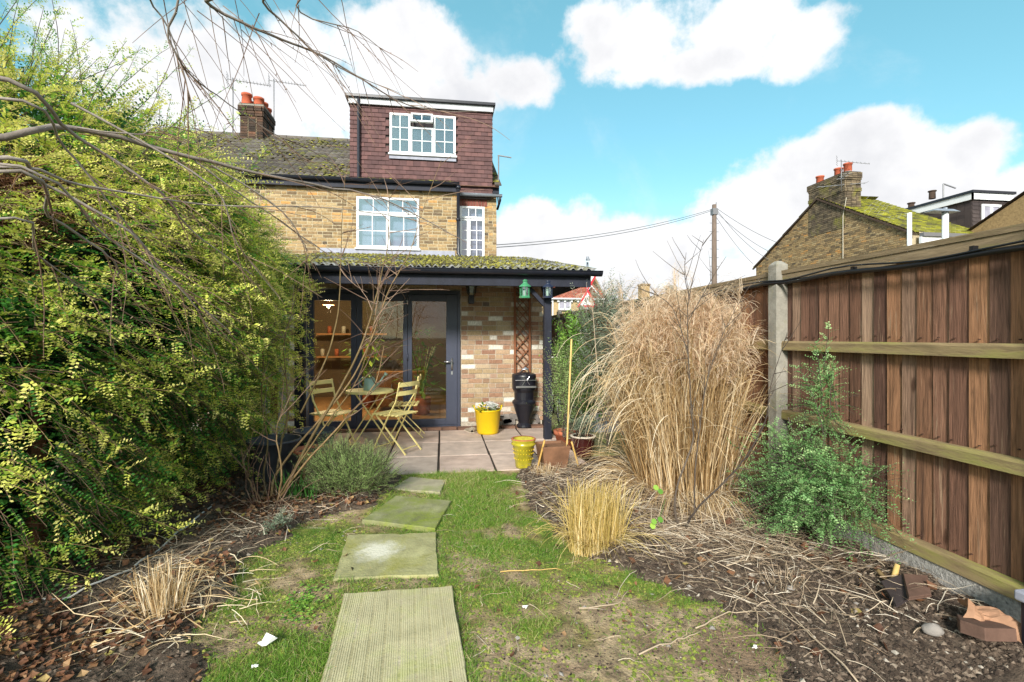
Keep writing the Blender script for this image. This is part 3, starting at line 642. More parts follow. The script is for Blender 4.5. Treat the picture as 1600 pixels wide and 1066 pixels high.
def moss(name, pts, sz, parent=None, label=None):
    """thousands of small cushions"""
    pts = np.asarray(pts); n = len(pts); a = rs.rand(n)*6.28; s = sz*(.5+rs.rand(n)**2*1.6)
    V = np.zeros((n,7,3)); V[:,6] = (0,0,.55)
    for k in range(6): V[:,k,0] = np.cos(a+k*1.047)*(.7+.5*rs.rand(n)); V[:,k,1] = np.sin(a+k*1.047)*(.7+.5*rs.rand(n)); V[:,k,2] = -.15
    V = V*s[:,None,None]+pts[:,None,:]
    F = np.array([(k,(k+1)%6,6) for k in range(6)])[None]+np.arange(n)[:,None,None]*7
    b = MB(); b.add(V.reshape(-1,3), F.reshape(-1,3), np.repeat(np.clip(rs.rand(n)*.7+.3*fnoise(pts[:,0],pts[:,1],2,5),0,1),6)); return b
xx = DX0-rs.rand(2600)*5.2; ss = rs.rand(2600)*SLn; keep = fnoise(xx,ss,1.1,11) > .42+.12*(ss/SLn)
xx, ss = xx[keep], ss[keep]
hb(moss('moss', np.stack([xx, RY0+np.cos(sl_)*ss, RZ0+np.sin(sl_)*ss+.05],1), .035), 'moss', M['moss'], kind='stuff')
# eaves: fascia, gutters, downpipes
XG0 = -9.0; XG1 = Py(718,296,YU-.2)[0]
def halfpipe(b, x0, x1, y, z, r, lip=.004):
    n = 9; prof = [(y+math.cos(math.pi+t*math.pi/n)*r, z+math.sin(math.pi+t*math.pi/n)*r) for t in range(n+1)]
    for k in (0,1):
        rr = r if k == 0 else r-.006
        pr = [(y+math.cos(math.pi+t*math.pi/n)*rr, z+math.sin(math.pi+t*math.pi/n)*rr) for t in range(n+1)]
        V = [(x0,)+p for p in pr]+[(x1,)+p for p in pr]; b.add(V, [(i,i+1,n+2+i,n+1+i) for i in range(n)], .5)
    for xe in (x0,x1): b.add([(xe,)+p for p in prof]+[(xe,y,z)], [(i,i+1,n+1) for i in range(n)], .5)
    b.box(((x0+x1)/2,y-r,z+.004),(x1-x0,.014,.012),None,.5)
gb = MB(); halfpipe(gb, XG0, XG1, YU-.19, ZE+.05, .062); hb(gb, 'gutter', M['gutter'], True)
hb(MB().bb((-9,YU-.13,ZE-.14),(XG1-.02,YU-.10,ZE+.06)).bb((-9,YU-.10,ZE-.05),(XG1-.02,YU+.01,ZE-.03)), 'fascia', M['black_wood'])
gb = MB(); halfpipe(gb, XW+.02, XR+.12, YM-.15, ZE-.09, .055); hb(gb, 'gutter', M['galv'], True)
hb(MB().bb((XW,YM-.09,ZE-.03),(XR+.05,YM+.2,ZE+.13)), 'fascia', M['black_wood'])
hb(MB().box((XW+.5,YM-.04,ZE-.06),(XR-XW,.05,.05)), 'stone_band', M['stone_buff'])
xd = Py(716,350,YU-.08)[0]
hb(MB().tube([(xd,YU-.19,ZE-.0),(xd,YU-.19,ZE-.12),(xd,YU-.08,ZE-.26),(xd,YU-.08,3.42),(xd+.06,YU-.14,3.30),(xd+.16,YU-.2,3.27)], .042, 10).lathe([(.05,0),(.055,.0),(.055,.06),(.05,.06)],(xd,YU-.08,4.2),12).lathe([(.05,0),(.06,.0),(.06,.07),(.05,.07)],(xd,YU-.19,ZE-.09),12), 'downpipe', M['gutter'], True)
hb(MB().tube([(XR+.07,YM-.15,ZE-.1),(XR+.07,YM-.15,ZE-.22),(XR+.03,YM+.1,ZE-.38)], .03, 8), 'downpipe', M['gutter'], True)
# moss lying in the gutter line and on the roof corner
pts = np.stack([rs.uniform(Py(560,290,YU)[0],Py(712,290,YU)[0],260), rs.uniform(YU-.19,YU-.1,260), np.full(260,ZE+.075)],1)
pts2 = np.stack([rs.uniform(XR-.14,XR+.05,80), rs.uniform(12.3,13.0,80), rs.uniform(0,.3,80)],1); pts2[:,2] = RZ0+(pts2[:,1]-12.12)*math.tan(sl_)+.03
hb(moss('moss', np.concatenate([pts,pts2]), .03), 'moss', M['moss'], kind='stuff')
vg = MB()
for i in range(9): vg.box((XR+.02,12.25+i*.28,RZ0+.02+(i*.28+.13)*math.tan(sl_)),(.16,.30,.03),rotm(sl_,0,0))
hb(vg, 'verge_tile', M['roof_tile'], kind='stuff')
# chimney
cx0, cx1, cy0, cy1 = -5.96, -5.22, 15.5, 16.55
chz = 8.28
ch = MB(); ch.bb((cx0+.07,cy0+.07,6.6),(cx1-.07,cy1-.07,chz-.1)); chm = hb(ch, 'chimney', M['mortar_old'])
cb = MB(); z = 6.9; k = 0
while z < chz:
    e = .05 if z < 7.95 else (.02 if z < 8.05 else (0.0 if z < 8.2 else .03)); 
    for (ax_, p0, p1, q0, q1) in ((0,cx0+e,cx1-e,cy0+e,cy1-e),):
        x = p0
        while x < p1-.02:
            L = min(.215, p1-x); cb.box((x+L/2, q0+.05, z+.033),(L-.01,.1,.064)); cb.box((x+L/2,q1-.05,z+.033),(L-.01,.1,.064)); x += .225
        y = q0+.1
        while y < q1-.1:
            L = min(.215, q1-.1-y); cb.box((p0+.05,y+L/2,z+.033),(.1,L-.01,.064)); cb.box((p1-.05,y+L/2,z+.033),(.1,L-.01,.064)); y += .225
    z += .0755; k += 1
hb(cb, 'brick', M['brick_dark'], parent=chm, kind='stuff')
hb(MB().bb((cx0+.02,cy0+.02,chz-.03),(cx1-.02,cy1-.02,chz+.02)), 'chimney_cap', M['concrete'], parent=chm)
for (x,y,h) in ((-5.78,15.72,.38),(-5.44,15.72,.28),(-5.78,16.05,.28),(-5.42,16.02,.27),(-5.42,16.33,.24)):
    hb(MB().lathe([(.155,0),(.15,.05),(.125,h-.07),(.15,h-.06),(.15,h),(.12,h),(.11,h-.1)],(x,y,chz+.01),16), 'chimney_pot', M['pot_red'], True, parent=chm)
# flashing over the veranda roof
hb(MB().bb((Py(500,390,YU)[0],YU-.014,3.02),(XW-.08,YU-.002,3.02+.48-.02)), 'flashing', M['lead'])
# ---- veranda roof: corrugated sheet, mossy
VX0, VX1, VY0, VY1 = -2.75, 2.08, 6.46, 12.0; VZ0 = Py(700,417,VY0)[2]; VZ1 = 3.36
pitch = .108; n = int((VX1-VX0)/pitch*8)+1; xs = np.linspace(VX0,VX1,n); zz = .021*np.sin(xs/pitch*2*math.pi)
ys = [VY0, 8.3, 10.2, VY1]
V=[]; 
for th in (0,-.007):
    for y in ys:
        zc = VZ0+(VZ1-VZ0)*(y-VY0)/(VY1-VY0); V += [(x,y,zc+z_+th) for x, z_ in zip(xs,zz)]
F = []
for L_ in range(2):
    for r_ in range(3):
        o_ = (L_*4+r_)*n; F += [(o_+i,o_+i+1,o_+n+i+1,o_+n+i) for i in range(n-1)]
F += [(4*n+i,4*n+i+1,i+1,i) for i in range(n-1)]
cs = MB(); cs.add(V,F,.5); hb(cs, 'veranda_roof', M['corr'], True)
N_ = 26000; x = rs.uniform(VX0,VX1-.0,N_); y = VY0+.05+(VY1-VY0)*rs.rand(N_)**1.3; kp = (fnoise(x,y,1.7,21)*.4+fnoise(x,y,9,22)*.6 > .42+np.clip((x-1.3)*.35,0,.5)+np.where(y<VY0+.12,.2,0)); x, y = x[kp], y[kp]
z = VZ0+(VZ1-VZ0)*(y-VY0)/(VY1-VY0)+.021*np.sin(x/pitch*2*math.pi)
hb(moss('moss', np.stack([x,y,z+.003],1), .017), 'moss', M['moss'], kind='stuff')
gb = MB(); halfpipe(gb, VX0-.05, VX1+.06, VY0-.035, VZ0-.035, .062); hb(gb, 'gutter', M['gutter'], True)
hb(MB().bb((VX0,VY0+.03,VZ0-.235),(VX1-.07,VY0+.075,VZ0-.03)), 'fascia', M['black_wood'], bevel=.004)
hb(MB().bb((VX1-.12,VY0+.08,VZ0-.19),(VX1-.08,VY1-.05,VZ0-.04)), 'side_board', M['black_wood'])
# rafters under the sheet
for i in range(8):
    x = -2.45+i*.6; hb(MB().bar((x,VY0+.08,VZ0-.085),(x,YL+.02,VZ0-.085+(YL-VY0)*.168), .045, .09), 'rafter', M['black_wood'])
PX = Py(855,600,6.66)[0]; 
hb(MB().bb((PX-.05,6.60,.0),(PX+.05,6.70,VZ0-.08)), 'post', M['black_wood'], bevel=.005)
PL = Py(478,600,6.9)[0]
hb(MB().bb((PL-.065,6.60,.0),(PL+.055,6.70,VZ0-.08)), 'post', M['black_wood'], bevel=.005)
hb(MB().bar((PX-.03,6.65,1.83),(PX-.36,6.65,2.19),.055,.06,up=(0,1,0)), 'brace', M['black_wood'], bevel=.004)
hb(MB().bar((PX,6.70,1.86),(PX,7.05,2.24),.05,.055,up=(1,0,0)), 'brace', M['black_wood'], bevel=.004)
hb(MB().tube([(XD0+.02,7.62,.05),(XD0+.02,7.62,.95)], .034, 10), 'downpipe', M['galv'], True)
# ---- bifold door
T1 = (Py(549,500,YL)[0], Py(566,500,YL)[0]); T2 = (Py(630,500,YL)[0], Py(644,500,YL)[0]); T3 = (Py(697,500,YL)[0],)
fz0, fz1 = Py(650,655,YL)[2], Py(650,471,YL)[2]
dr = MB(); y0 = YL-.03
dr.bb((XD0,y0,0),(XD0+.06,y0+.09,ZD)); dr.bb((XD1-.045,y0,0),(XD1,y0+.09,ZD)); dr.bb((XD0+.06,y0,ZD-.06),(XD1-.045,y0+.09,ZD)); dr.bb((XD0+.06,y0,0),(XD1-.045,y0+.09,.045))
door = hb(dr, 'door_frame', M['grey_frame'], bevel=.004)
xm1 = (T1[0]+T1[1])/2; xm2 = (T2[0]+T2[1])/2
lv = [(XD0+.062,xm1-.002,XD0+.10,T1[0]),(xm1+.002,xm2-.002,T1[1],T2[0]),(xm2+.002,XD1-.047,T2[1],T3[0])]
for li, (a,b,ga,gb_) in enumerate(lv):
    s = MB(); yy = y0-.012; s.bb((a,yy,.047),(ga,yy+.07,ZD-.062)); s.bb((gb_,yy,.047),(b,yy+.07,ZD-.062)); s.bb((ga,yy,.047),(gb_,yy+.07,fz0)); s.bb((ga,yy,fz1),(gb_,yy+.07,ZD-.062))
    hb(s, 'door_leaf', M['grey_frame'], bevel=.004); 
    hb(MB().bb((ga,yy+.03,fz0),(gb_,yy+.045,fz1)), 'door_pane', M['glass_door'])
hx = Py(706,560,YL)[0]; hz = Py(706,565,YL)[2]
hb(MB().bar((hx-.0,y0-.065,hz),(hx-.12,y0-.065,hz),.018,.018).tube([(hx,y0-.01,hz),(hx,y0-.065,hz)],.011,8).bb((hx-.016,y0-.02,hz-.13),(hx+.016,y0-.011,hz+.05)), 'door_handle', M['steel'], True)
hb(MB().bb((hx-.012,y0-.022,hz-.20),(hx+.012,y0-.011,hz-.15)), 'lock', M['steel'])
for hz_ in (.25,1.1,1.95): hb(MB().tube([(xm2,y0-.022,hz_-.05),(xm2,y0-.022,hz_+.05)],.012,8), 'hinge', M['grey_frame'] if hz_ < 1.5 else M['steel'], True)
# room behind the door (open to the light of the door only)
rm = MB(); XI0, XI1, YI = -3.2, 1.36, 11.8
hb(MB().bb((XI0,YL+.22,-.05),(XI1,YI,.03)), 'floor', M['wood_floor'])
hb(MB().bb((XI0,YI,.03),(XI1,YI+.05,2.5)).bb((XI0-.05,YL+.23,.03),(XI0,YI,2.5)).bb((XI1,YL+.23,.03),(XI1+.01,YI,2.5)), 'inner_wall', M['wall_in'])
hb(MB().bb((XI0,YL+.23,2.36),(XI1,YI,2.40)), 'ceiling', M['ceil_in'])
# ================================================================ FENCE along the right side
FX = 2.63
posts_y = [3.56+1.83*i for i in range(-2, 9)]
FT = 1.93     # top of the cap rail
def rbox(p, c, size, m, name, parent, bevel=0, rnd=None):
    return MB().box(c, size, None, rnd).build(name, m, parent, bevel=bevel)
def feather():
    b = MB(); b.add([(-.003,-.058,-.5),(.003,-.058,-.5),(.003,.056,-.5),(-.013,.056,-.5),(-.003,-.058,.5),(.003,-.058,.5),(.003,.056,.5),(-.013,.056,.5)], [(0,3,2,1),(4,5,6,7),(0,1,5,4),(1,2,6,5),(2,3,7,6),(3,0,4,7)], .5)
    return b.mesh('board', M['fence_board'])
fme = feather()
fence = thing('garden_fence','long brown feather-edge board fence with concrete posts down the right side','fence',(0,0,0))
desc = ['fence panel of brown feather-edge boards nearest the camera, cut by the right edge', 'brown board fence panel behind the small green shrub, right of the front concrete post', 'brown board fence panel behind the tall dry grass clump, left of the front concrete post', 'fourth fence panel along, rising behind the silver leaved tree', 'far fence panel between the two thin far posts', 'farthest short stretch of brown fence beside the black veranda post']
for i in range(len(posts_y)-1):
    y0, y1 = posts_y[i], posts_y[i+1]
    if i > 6: break
    lab = {0:desc[0],1:desc[1],2:desc[2],3:desc[3],4:desc[4],5:desc[5]}.get(i, 'last brown fence panel, mostly hidden beyond the veranda post')
    t = fence; OX, OY = FX, (y0+y1)/2
    a, b_ = y0+.05, y1-.05; zb, zt = .20, FT-.045
    if i <= 4:
        y = a+.05
        while y < b_:
            wv = random.uniform(.88,1.04)
            inst(fme, 'board', (FX+.055+random.uniform(-.003,.004), y, (zb+zt)/2), fence, rot=(random.uniform(-.003,.003),0,0), scale=(random.uniform(.9,1.3),wv,zt-zb))
            y += .098*wv*random.uniform(.94,1.04)
    else:
        m = MB(); y = a+.05
        while y < b_: m.box((FX+.055+random.uniform(-.003,.004),y,(zb+zt)/2),(.012,.118,zt-zb),rotm(0,0,.06)); y += .1
        m.build('board', M['fence_board_a'], fence)['kind'] = 'stuff'
    for z, h in ((1.335,.070),(.80,.070),(.222,.075)):
        MB().extrude([(FX+.045,z-h/2),(FX+.045,z+h/2),(FX+.0,z+h/2),(FX-.008,z+h/2-.015),(FX-.008,z-h/2)], 1, a-.03, b_+.03).build('rail', M['rail'], fence)
    nb_ = MB()
    if i < 4:
        for yy in np.arange(a+.06,b_,.098):
            for zz_ in (1.40,.865,.295,1.82): nb_.box((FX+.037+random.uniform(-.002,.001),yy+random.uniform(-.02,.02),zz_+random.uniform(-.012,.012)),(.012,.006,.006))
        nb_.build('nail_head', M['nail'], fence)['kind'] = 'stuff'
    MB().box((FX+.035,(y0+y1)/2,FT-.02),(.085,y1-y0-.10,.030),rotm(0,R(-7),0)).build('cap_rail', M['cap'], fence)
    MB().box((FX+.012,(y0+y1)/2,FT-.072),(.022,y1-y0-.10,.06)).build('counter_rail', M['cap'], fence)
    MB().extrude([(FX+.0,-.12),(FX+.06,-.12),(FX+.06,.183),(FX+.0,.183)], 1, a-.03, b_+.03).build('gravel_board', M['gravelboard'], fence)
for i, y in enumerate(posts_y):
    if i > 7 or i == 0: continue
    b = MB(); h = FT+.07; s = .05
    V = [(-s,-s,-.1),(s,-s,-.1),(s,s,-.1),(-s,s,-.1),(-s,-s,h-.03),(s,-s,h-.03),(s,s,h-.03),(-s,s,h-.03),(-s*.4,-s*.4,h),(s*.4,-s*.4,h),(s*.4,s*.4,h),(-s*.4,s*.4,h)]
    b.add(V, [(0,1,5,4),(1,2,6,5),(2,3,7,6),(3,0,4,7),(4,5,9,8),(5,6,10,9),(6,7,11,10),(7,4,8,11),(8,9,10,11)])
    o = b.build('concrete_post', M['concrete'], fence, bevel=.004); o.location = (FX+.0,y,0)
# cable clipped along the fence
pts = []; 
for i in range(70):
    y = 1.7+i*.16; sag = .012*math.sin(y*2.3)+.006*math.sin(y*7); pts.append((FX-.022-(.055 if min(abs(y-p) for p in posts_y) < .1 else 0), y, FT-.115+sag))
cb = MB().tube(pts,.015,8); pts2 = [(p[0]-.012,p[1],p[2]+.026+.012*math.sin(p[1]*5)) for p in pts]; 
cc_ = cb.build('fence_cable', M['cable'], None, True); tag(cc_, 'thick black cable clipped along the top of the fence', 'cable')
MB().tube(pts2,.006,6).build('thin_wire', M['cable'], cc_, True)
me_cl = MB().box((0,0,0),(.03,.02,.045)).mesh('clip', M['cable'])
for k in range(9): inst(me_cl, 'clip', (FX-.015, 2.1+k*.72, FT-.10), cc_)
# small white strip lying on the fence top
# ================================================================ BACKDROP
def gable_rows(b, c, p0, p1, p2, p3, nrow, ncol, th=.03):
    """courses of roof tiles over the quad p0..p3 (p0-p1 eaves, p3-p2 ridge)"""
    p0,p1,p2,p3 = map(np.array,(p0,p1,p2,p3)); nrm = np.cross(p1-p0,p3-p0); nrm = nrm/np.linalg.norm(nrm)
    for r_ in range(nrow):
        for k in range(ncol):
            f0,f1 = r_/nrow, (r_+1.15)/nrow; g0,g1 = k/ncol, (k+.97)/ncol
            q = [p0*(1-f)*(1-g_)+p1*(1-f)*g_+p2*f*g_+p3*f*(1-g_) for f,g_ in ((f0,g0),(f0,g1),(f1,g1),(f1,g0))]
            q[0] = q[0]+nrm*th; q[1] = q[1]+nrm*th; j = nrm*random.uniform(0,.008)
            b.add([a+j for a in q]+[q[0]-nrm*th,q[1]-nrm*th], [(0,1,2,3),(4,5,1,0)], random.random())
# ---- neighbour house with stock brick gable
GX = 15.8; gy0, gy1 = Px(1424,362,GX)[1], Px(1181,412,GX)[1]; gz0 = 5.0; gym = (gy0+gy1)/2; gzr = 7.25
nb = thing('neighbour_house', 'stock brick gable house with mossy roof and three red chimney pots beyond the fence', 'house', (GX,gym,0))
def cb_(b, name, m, parent, org, **k):
    for i in range(len(b.V)): b.V[i] = b.V[i]-np.array(org)
    return b.build(name, m, parent, **k)
NO = (GX,gym,0)
b = MB().extrude([(gy0,0),(gy0,gz0),(gym,gzr),(gy1,gz0),(gy1,0)], 0, GX+.02, GX+.3).bb((GX+.3,gy0+.02,0),(GX+2.7,gy0+.2,gz0-.05)).bb((GX+2.6,17.3,0),(GX+12,21,5.9)); cb_(b,'wall',M['mortar_old'],nb,NO)
b = MB(); z = 1.6; k = 0; C=[];S=[]
while z < gzr-.1:
    e = max(0,(z-gz0)/(gzr-gz0)); ya = gy0+(gym-gy0)*e; yb = gy1+(gym-gy1)*e; y = ya-(k%2)*.11
    while y < yb:
        L = .215 if random.random()<.75 else .10; a_,b2_ = max(y,ya), min(y+L,yb)
        if b2_-a_ > .03: C.append((GX+.04,(a_+b2_)/2,z+.033)); S.append((.07+random.uniform(-.006,.006),b2_-a_-.004,.06))
        y += L+.012
    z += .0755; k += 1
b.boxes(C,S); cb_(b,'brick',M['brick_stock'],nb,NO,kind='stuff')
b = MB(); xe_=GX+2.75; gable_rows(b,None,(GX-.06,gy0-.15,gz0-.05),(xe_,gy0-.15,gz0-.05),(xe_,gym,gzr+.08),(GX-.06,gym,gzr+.08),26,14); gable_rows(b,None,(xe_,gy1+.15,gz0-.05),(GX-.06,gy1+.15,gz0-.05),(GX-.06,gym,gzr+.08),(xe_,gym,gzr+.08),4,6)
cb_(b,'roof',M['mossy_roof'],nb,NO)
b = MB(); 
for ya,sg in ((gy0,1),(gy1,-1)): b.bar((GX-.05,ya-sg*.16,gz0-.13),(GX-.05,gym,gzr+.0),.05,.08,up=(1,0,0))
cb_(b,'verge',M['brick_dark'],nb,NO)
cy_a, cy_b = Px(1323,290,GX)[1], Px(1262,290,GX)[1]; czt = Px(1290,283,GX)[2]
b = MB().bb((GX+.09,cy_a+.12,6.4),(GX+.58,cy_b-.12,czt-.1)); nch = cb_(b,'chimney',M['mortar_old'],nb,NO)
b = MB(); z = 5.75; k=0
while z < czt:
    e = .07 if z < czt-.75 else (.03 if z < czt-.62 else (.07 if z < czt-.30 else (.03 if z<czt-.2 else 0)))
    y = cy_a+e-(k%2)*.0
    while y < cy_b-e-.03:
        L = min(.215, cy_b-e-y); b.box((GX+.0+e*.5,y+L/2,z+.033),(.10,L-.01,.064)); y += .225
    x = GX+.05
    while x < GX+.5: b.box((x+.1,cy_a+e+.02,z+.033),(.2,.08,.064)); x += .215
    z += .0755; k+=1
cb_(b,'brick',M['brick_chimney'],nch,(0,0,0),kind='stuff')
cb_(MB().bb((GX-.04,cy_a,czt),(GX+.64,cy_b,czt+.06)),'chimney_cap',M['brick_dark'],nch,(0,0,0))
for y,h in ((cy_b-.35,.36),(cy_a+.75,.36),(cy_a+.28,.40)):
    cb_(MB().lathe([(.15,0),(.145,h-.06),(.17,h-.05),(.17,h),(.13,h),(.12,h-.1)],(GX+.3,y,czt+.06),14),'chimney_pot',M['pot_red'],nch,(0,0,0),smooth=True)
for c in kids(nch): c.location = (-GX,-gym,0)
cb_(MB().tube([(GX-.03,cy_a-.02,6.9),(GX-.03,cy_a+.15,6.2),(GX-.03,cy_a+.15,2)],.015,5),'wall_cable',M['far_plaster'],nb,NO)
# dormer on the far terrace roof
dx, dy = 21.1, 17.0; dzt = Px(1516,303,dx)[2]
dxx = dx+1.75
b = MB().bb((dx+.03,dy+.03,4.6),(dxx-.03,gym+2.5,dzt-.1)); nd = cb_(b,'dormer',M['hang_dark'],nb,NO)
b = MB(); z = 4.6
while z < dzt-.3:
    y = dy
    while y < gym+2.4: b.box((dx,y+.15,z+.1),(.02,.29,.2),rotm(0,R(-7),0)); y += .3
    x = dx
    while x < dxx-.05: b.box((x+.15,dy,z+.1),(.29,.02,.2),rotm(R(-7),0,0)); x += .3
    z += .16
cb_(b,'hanging_tile',M['hang_dark'],nd,(0,0,0),kind='stuff')
cb_(MB().bb((dx-.15,dy-.15,dzt),(dxx+.15,gym+2.6,dzt+.1)),'dormer_roof',M['black'],nd,(0,0,0))
cb_(MB().bb((dx-.10,dy-.10,dzt-.26),(dx-.04,gym+2.5,dzt-.002)).bb((dx-.10,dy-.10,dzt-.26),(dxx+.08,dy-.05,dzt-.003)),'fascia',M['upvc'],nd,(0,0,0))
wx0,wx1 = dx+.38,dx+1.28; wz0,wz1 = 5.75,6.75
wf = cb_(MB().bb((wx0,dy-.08,wz0),(wx1,dy-.03,wz0+.09)).bb((wx0,dy-.08,wz1-.09),(wx1,dy-.03,wz1)).bb((wx0,dy-.08,wz0+.09),(wx0+.09,dy-.03,wz1-.09)).bb((wx1-.09,dy-.08,wz0+.09),(wx1,dy-.03,wz1-.09)).bb(((wx0+wx1)/2-.05,dy-.08,wz0+.09),((wx0+wx1)/2+.05,dy-.03,wz1-.09)).bb((wx0,dy-.12,wz0-.10),(wx1,dy-.03,wz0-.01)),'window',M['upvc'],nd,(0,0,0))
for c in kids(nd): c.location = (-GX,-gym,0)
wp = cb_(MB().bb((wx0+.09,dy-.05,wz0+.09),(wx1-.09,dy-.04,wz1-.09)),'pane',M['curtain'],nb,NO)
for i in range(4): cb_(MB().lathe([(.13,0),(.12,.3),(.16,.32),(.16,.36),(.1,.36)],(dx+.6-i*.1,gym+.3+i*.9,dzt+.1+(.3 if i==0 else 0)),12),'chimney_pot',M['brick_dark'],nb,NO)
# gutter piece and white soil pipe beside the near eaves
cb_(MB().bb((GX+.1,gy0-.35,gz0-.22),(GX+2.3,gy0-.2,gz0-.10)),'gutter',M['alu'],nb,NO); cb_(MB().bb((GX+.1,gy0-.28,gz0-.55),(GX+2.2,gy0-.18,gz0-.22)),'fascia',M['upvc'],nb,NO)
p = Px(1421,333,13.2); o = MB().tube([(0,0,0),(0,0,p[2])],.058,10).build('vent_pipe',M['upvc'],None,True); o.location = (13.2,p[1],0); tag(o,'thin white vertical pipe in front of the stock brick gable','pipe')
p = Px(1477,331,13.6); t = thing('street_light','pale street light with a flat grey head in front of the dark dormer','street lamp',(13.6,p[1],0))
MB().tube([(0,0,0),(0,0,p[2])],.075,10).build('column',M['upvc'],t,True); MB().add([(x*.42-.12,y*.16,p[2]+z*.06) for x,y,z in ((-1,-1,-.3),(1,-1,-.3),(1,1,-.3),(-1,1,-.3),(-.5,-.5,1),(.7,-.5,1),(.7,.5,1),(-.5,.5,1))],BF).build('lamp_head',M['galv'],t)
MB().lathe([(.0,.05),(.05,.04),(.05,0)],(0,0,p[2]+.07),8).build('sensor',M['galv'],t)
# slice of another gable at the right edge
g2 = thing('far_gable_house','slice of yellow brick gable with dark verge at the right edge above the fence','house',(26,19,0))
q = P(1640,330,22); b = MB().extrude([(-2.4,0),(-2.4,5.0),(1.6,7.2),(6,5),(6,0)],0,0,.3); b.build('wall',M['brick_stock'],g2); 
MB().add([(-.1,-2.6,4.95),(6,-2.6,4.95),(6,1.6,7.3),(-.1,1.6,7.3),(-.1,6.2,4.95),(6,6.2,4.95)],[(0,1,2,3),(3,2,5,4)]).build('roof',M['brick_dark'],g2)
g2.location = (18.2, 8.9, 0)
# ---- red roofed house far behind
fd = 45.0; L_ = P(862,466,fd); Rr_ = P(954,466,fd)
rh = thing('red_roof_house','far house with red tiled roof and white window seen past the veranda corner','house',(L_[0],L_[1],0))
RO = (L_[0],L_[1],0); ex_ = (Rr_[0]-L_[0]); ey_ = 0
x0,x1,yA = -3, ex_-.1, 0; ze = P(900,466,fd)[2]; zr = P(935,424,fd+3.5)[2]
MB().bb((x0,0,0),(x1,8,ze)).extrude([(0.,ze),(4,zr-.1),(8,ze)],0,x1-.2,x1).build('wall',M['brick_stock'],rh)
b = MB(); gable_rows(b,None,(x0,-.35,ze-.05),(x1+.1,-.35,ze-.05),(x1-1.4,4,zr),(x0,4,zr),24,50,.04); gable_rows(b,None,(x1+.1,-.35,ze-.05),(x1+.1,8,ze-.05),(x1-.9,5,zr-.3),(x1-1.4,4,zr),20,20,.04); b.build('roof',M['red_roof'],rh)
MB().bb((x0,-.45,ze-.12),(x1+.1,-.30,ze+.0)).build('gutter',M['upvc'],rh)
me_d = MB().box((0,0,0),(.18,.25,.22)).mesh('corbel',M['upvc'])
for i in range(14): inst(me_d,'corbel',(x1-.3-i*.62,-.1,ze-.25),rh)
wx = P(873,470,fd)[0]-L_[0]; wx2 = P(893,470,fd)[0]-L_[0]; wz = P(880,484,fd)[2]; wz2 = P(880,468,fd)[2]
b = MB()
for (p0_,p1_) in (((wx,-.08,wz),(wx2,-.01,wz+.1)),((wx,-.08,wz2-.1),(wx2,-.01,wz2)),((wx,-.08,wz+.1),(wx+.1,-.01,wz2-.1)),((wx2-.1,-.08,wz+.1),(wx2,-.01,wz2-.1)),(((wx+wx2)/2-.05,-.08,wz+.1),((wx+wx2)/2+.05,-.01,wz2-.1))): b.bb(p0_,p1_)
wf = b.build('window',M['upvc'],rh); MB().bb((wx+.1,-.05,wz+.1),(wx2-.1,-.03,wz2-.1)).build('pane',M['curtain'],wf); MB().bb((wx-.1,-.15,wz-.12),(wx2+.1,0,wz-.01)).build('sill',M['pebble'],wf)
xd_ = P(865,470,fd)[0]-L_[0]; MB().tube([(xd_-.1,-.12,ze-.1),(xd_-.1,-.12,0)],.07,8).build('downpipe',M['upvc'],rh)
gx = P(926,455,fd)[0]-L_[0]; gzz = P(924,447,fd)[2]-.1
MB().extrude([(gx-.8,ze+.05),(gx+.8,ze+.05),(gx,gzz)],1,.0,2).build('gablet',M['brick_dark'],rh); b = MB()
for sg in (-1,1): b.bar((gx+sg*.95,-.12,ze+.0),(gx,-.12,gzz+.15),.06,.22,up=(0,1,0))
b.build('bargeboard',M['upvc'],rh)
# ---- far chimney of a hidden house
p = P(1006,444,30); t = thing('far_chimney_house','stubby brick chimney just showing above the fence left of the telegraph pole','chimney',(p[0],p[1],0))
MB().bb((-.26,-.26,0),(.26,.26,p[2])).bb((-.30,-.30,p[2]-.12),(.30,.30,p[2]-.02)).build('stack',M['brick_stock'],t); MB().lathe([(.08,0),(.08,.16),(.0,.16)],(0,0,p[2]),10).build('pot',M['galv'],t)
# ---- telegraph pole and wires
D_ = 24.; p = P(1116,320,D_); t = thing('telegraph_pole','tall weathered wooden telegraph pole with step irons behind the dry grass','utility pole',(p[0],p[1],0))
MB().tube([(0,0,0),(0,0,p[2]*.5),(0,0,p[2])],[.16,.13,.105],10).build('pole',M['pole'],t,True)
me_s = MB().tube([(-.24,0,0),(.24,0,0)],.014,5).mesh('step_iron',M['alu'])
for i in range(10): inst(me_s,'step_iron',(0,0,p[2]-.9-i*.42),t)
MB().box((0,0,p[2]-.35),(.26,.26,.3)).tube([(.1,0,p[2]-.2),(.1,0,p[2]+.12)],.02,5).build('pole_bracket',M['alu'],t)
def wire(a, b_, sag, lab, r=.012):
    a = np.array(a); b_ = np.array(b_); q = [a*(1-f)+b_*f-np.array((0,0,sag*4*f*(1-f))) for f in np.linspace(0,1,24)]
    o = MB().tube(q,r,4,False).build('overhead_wire',M['alu']); tag(o,lab,'wire','overhead telephone wires')
tp = np.array((p[0],p[1],p[2]-.25))
wire(tp, P(770,387,15.5), .3, 'lower telephone wire running from the telegraph pole left to the brown dormer house'); wire(tp+np.array((0,0,.06)), P(772,383,17.0), .28, 'upper of the two telephone wires running left from the telegraph pole')
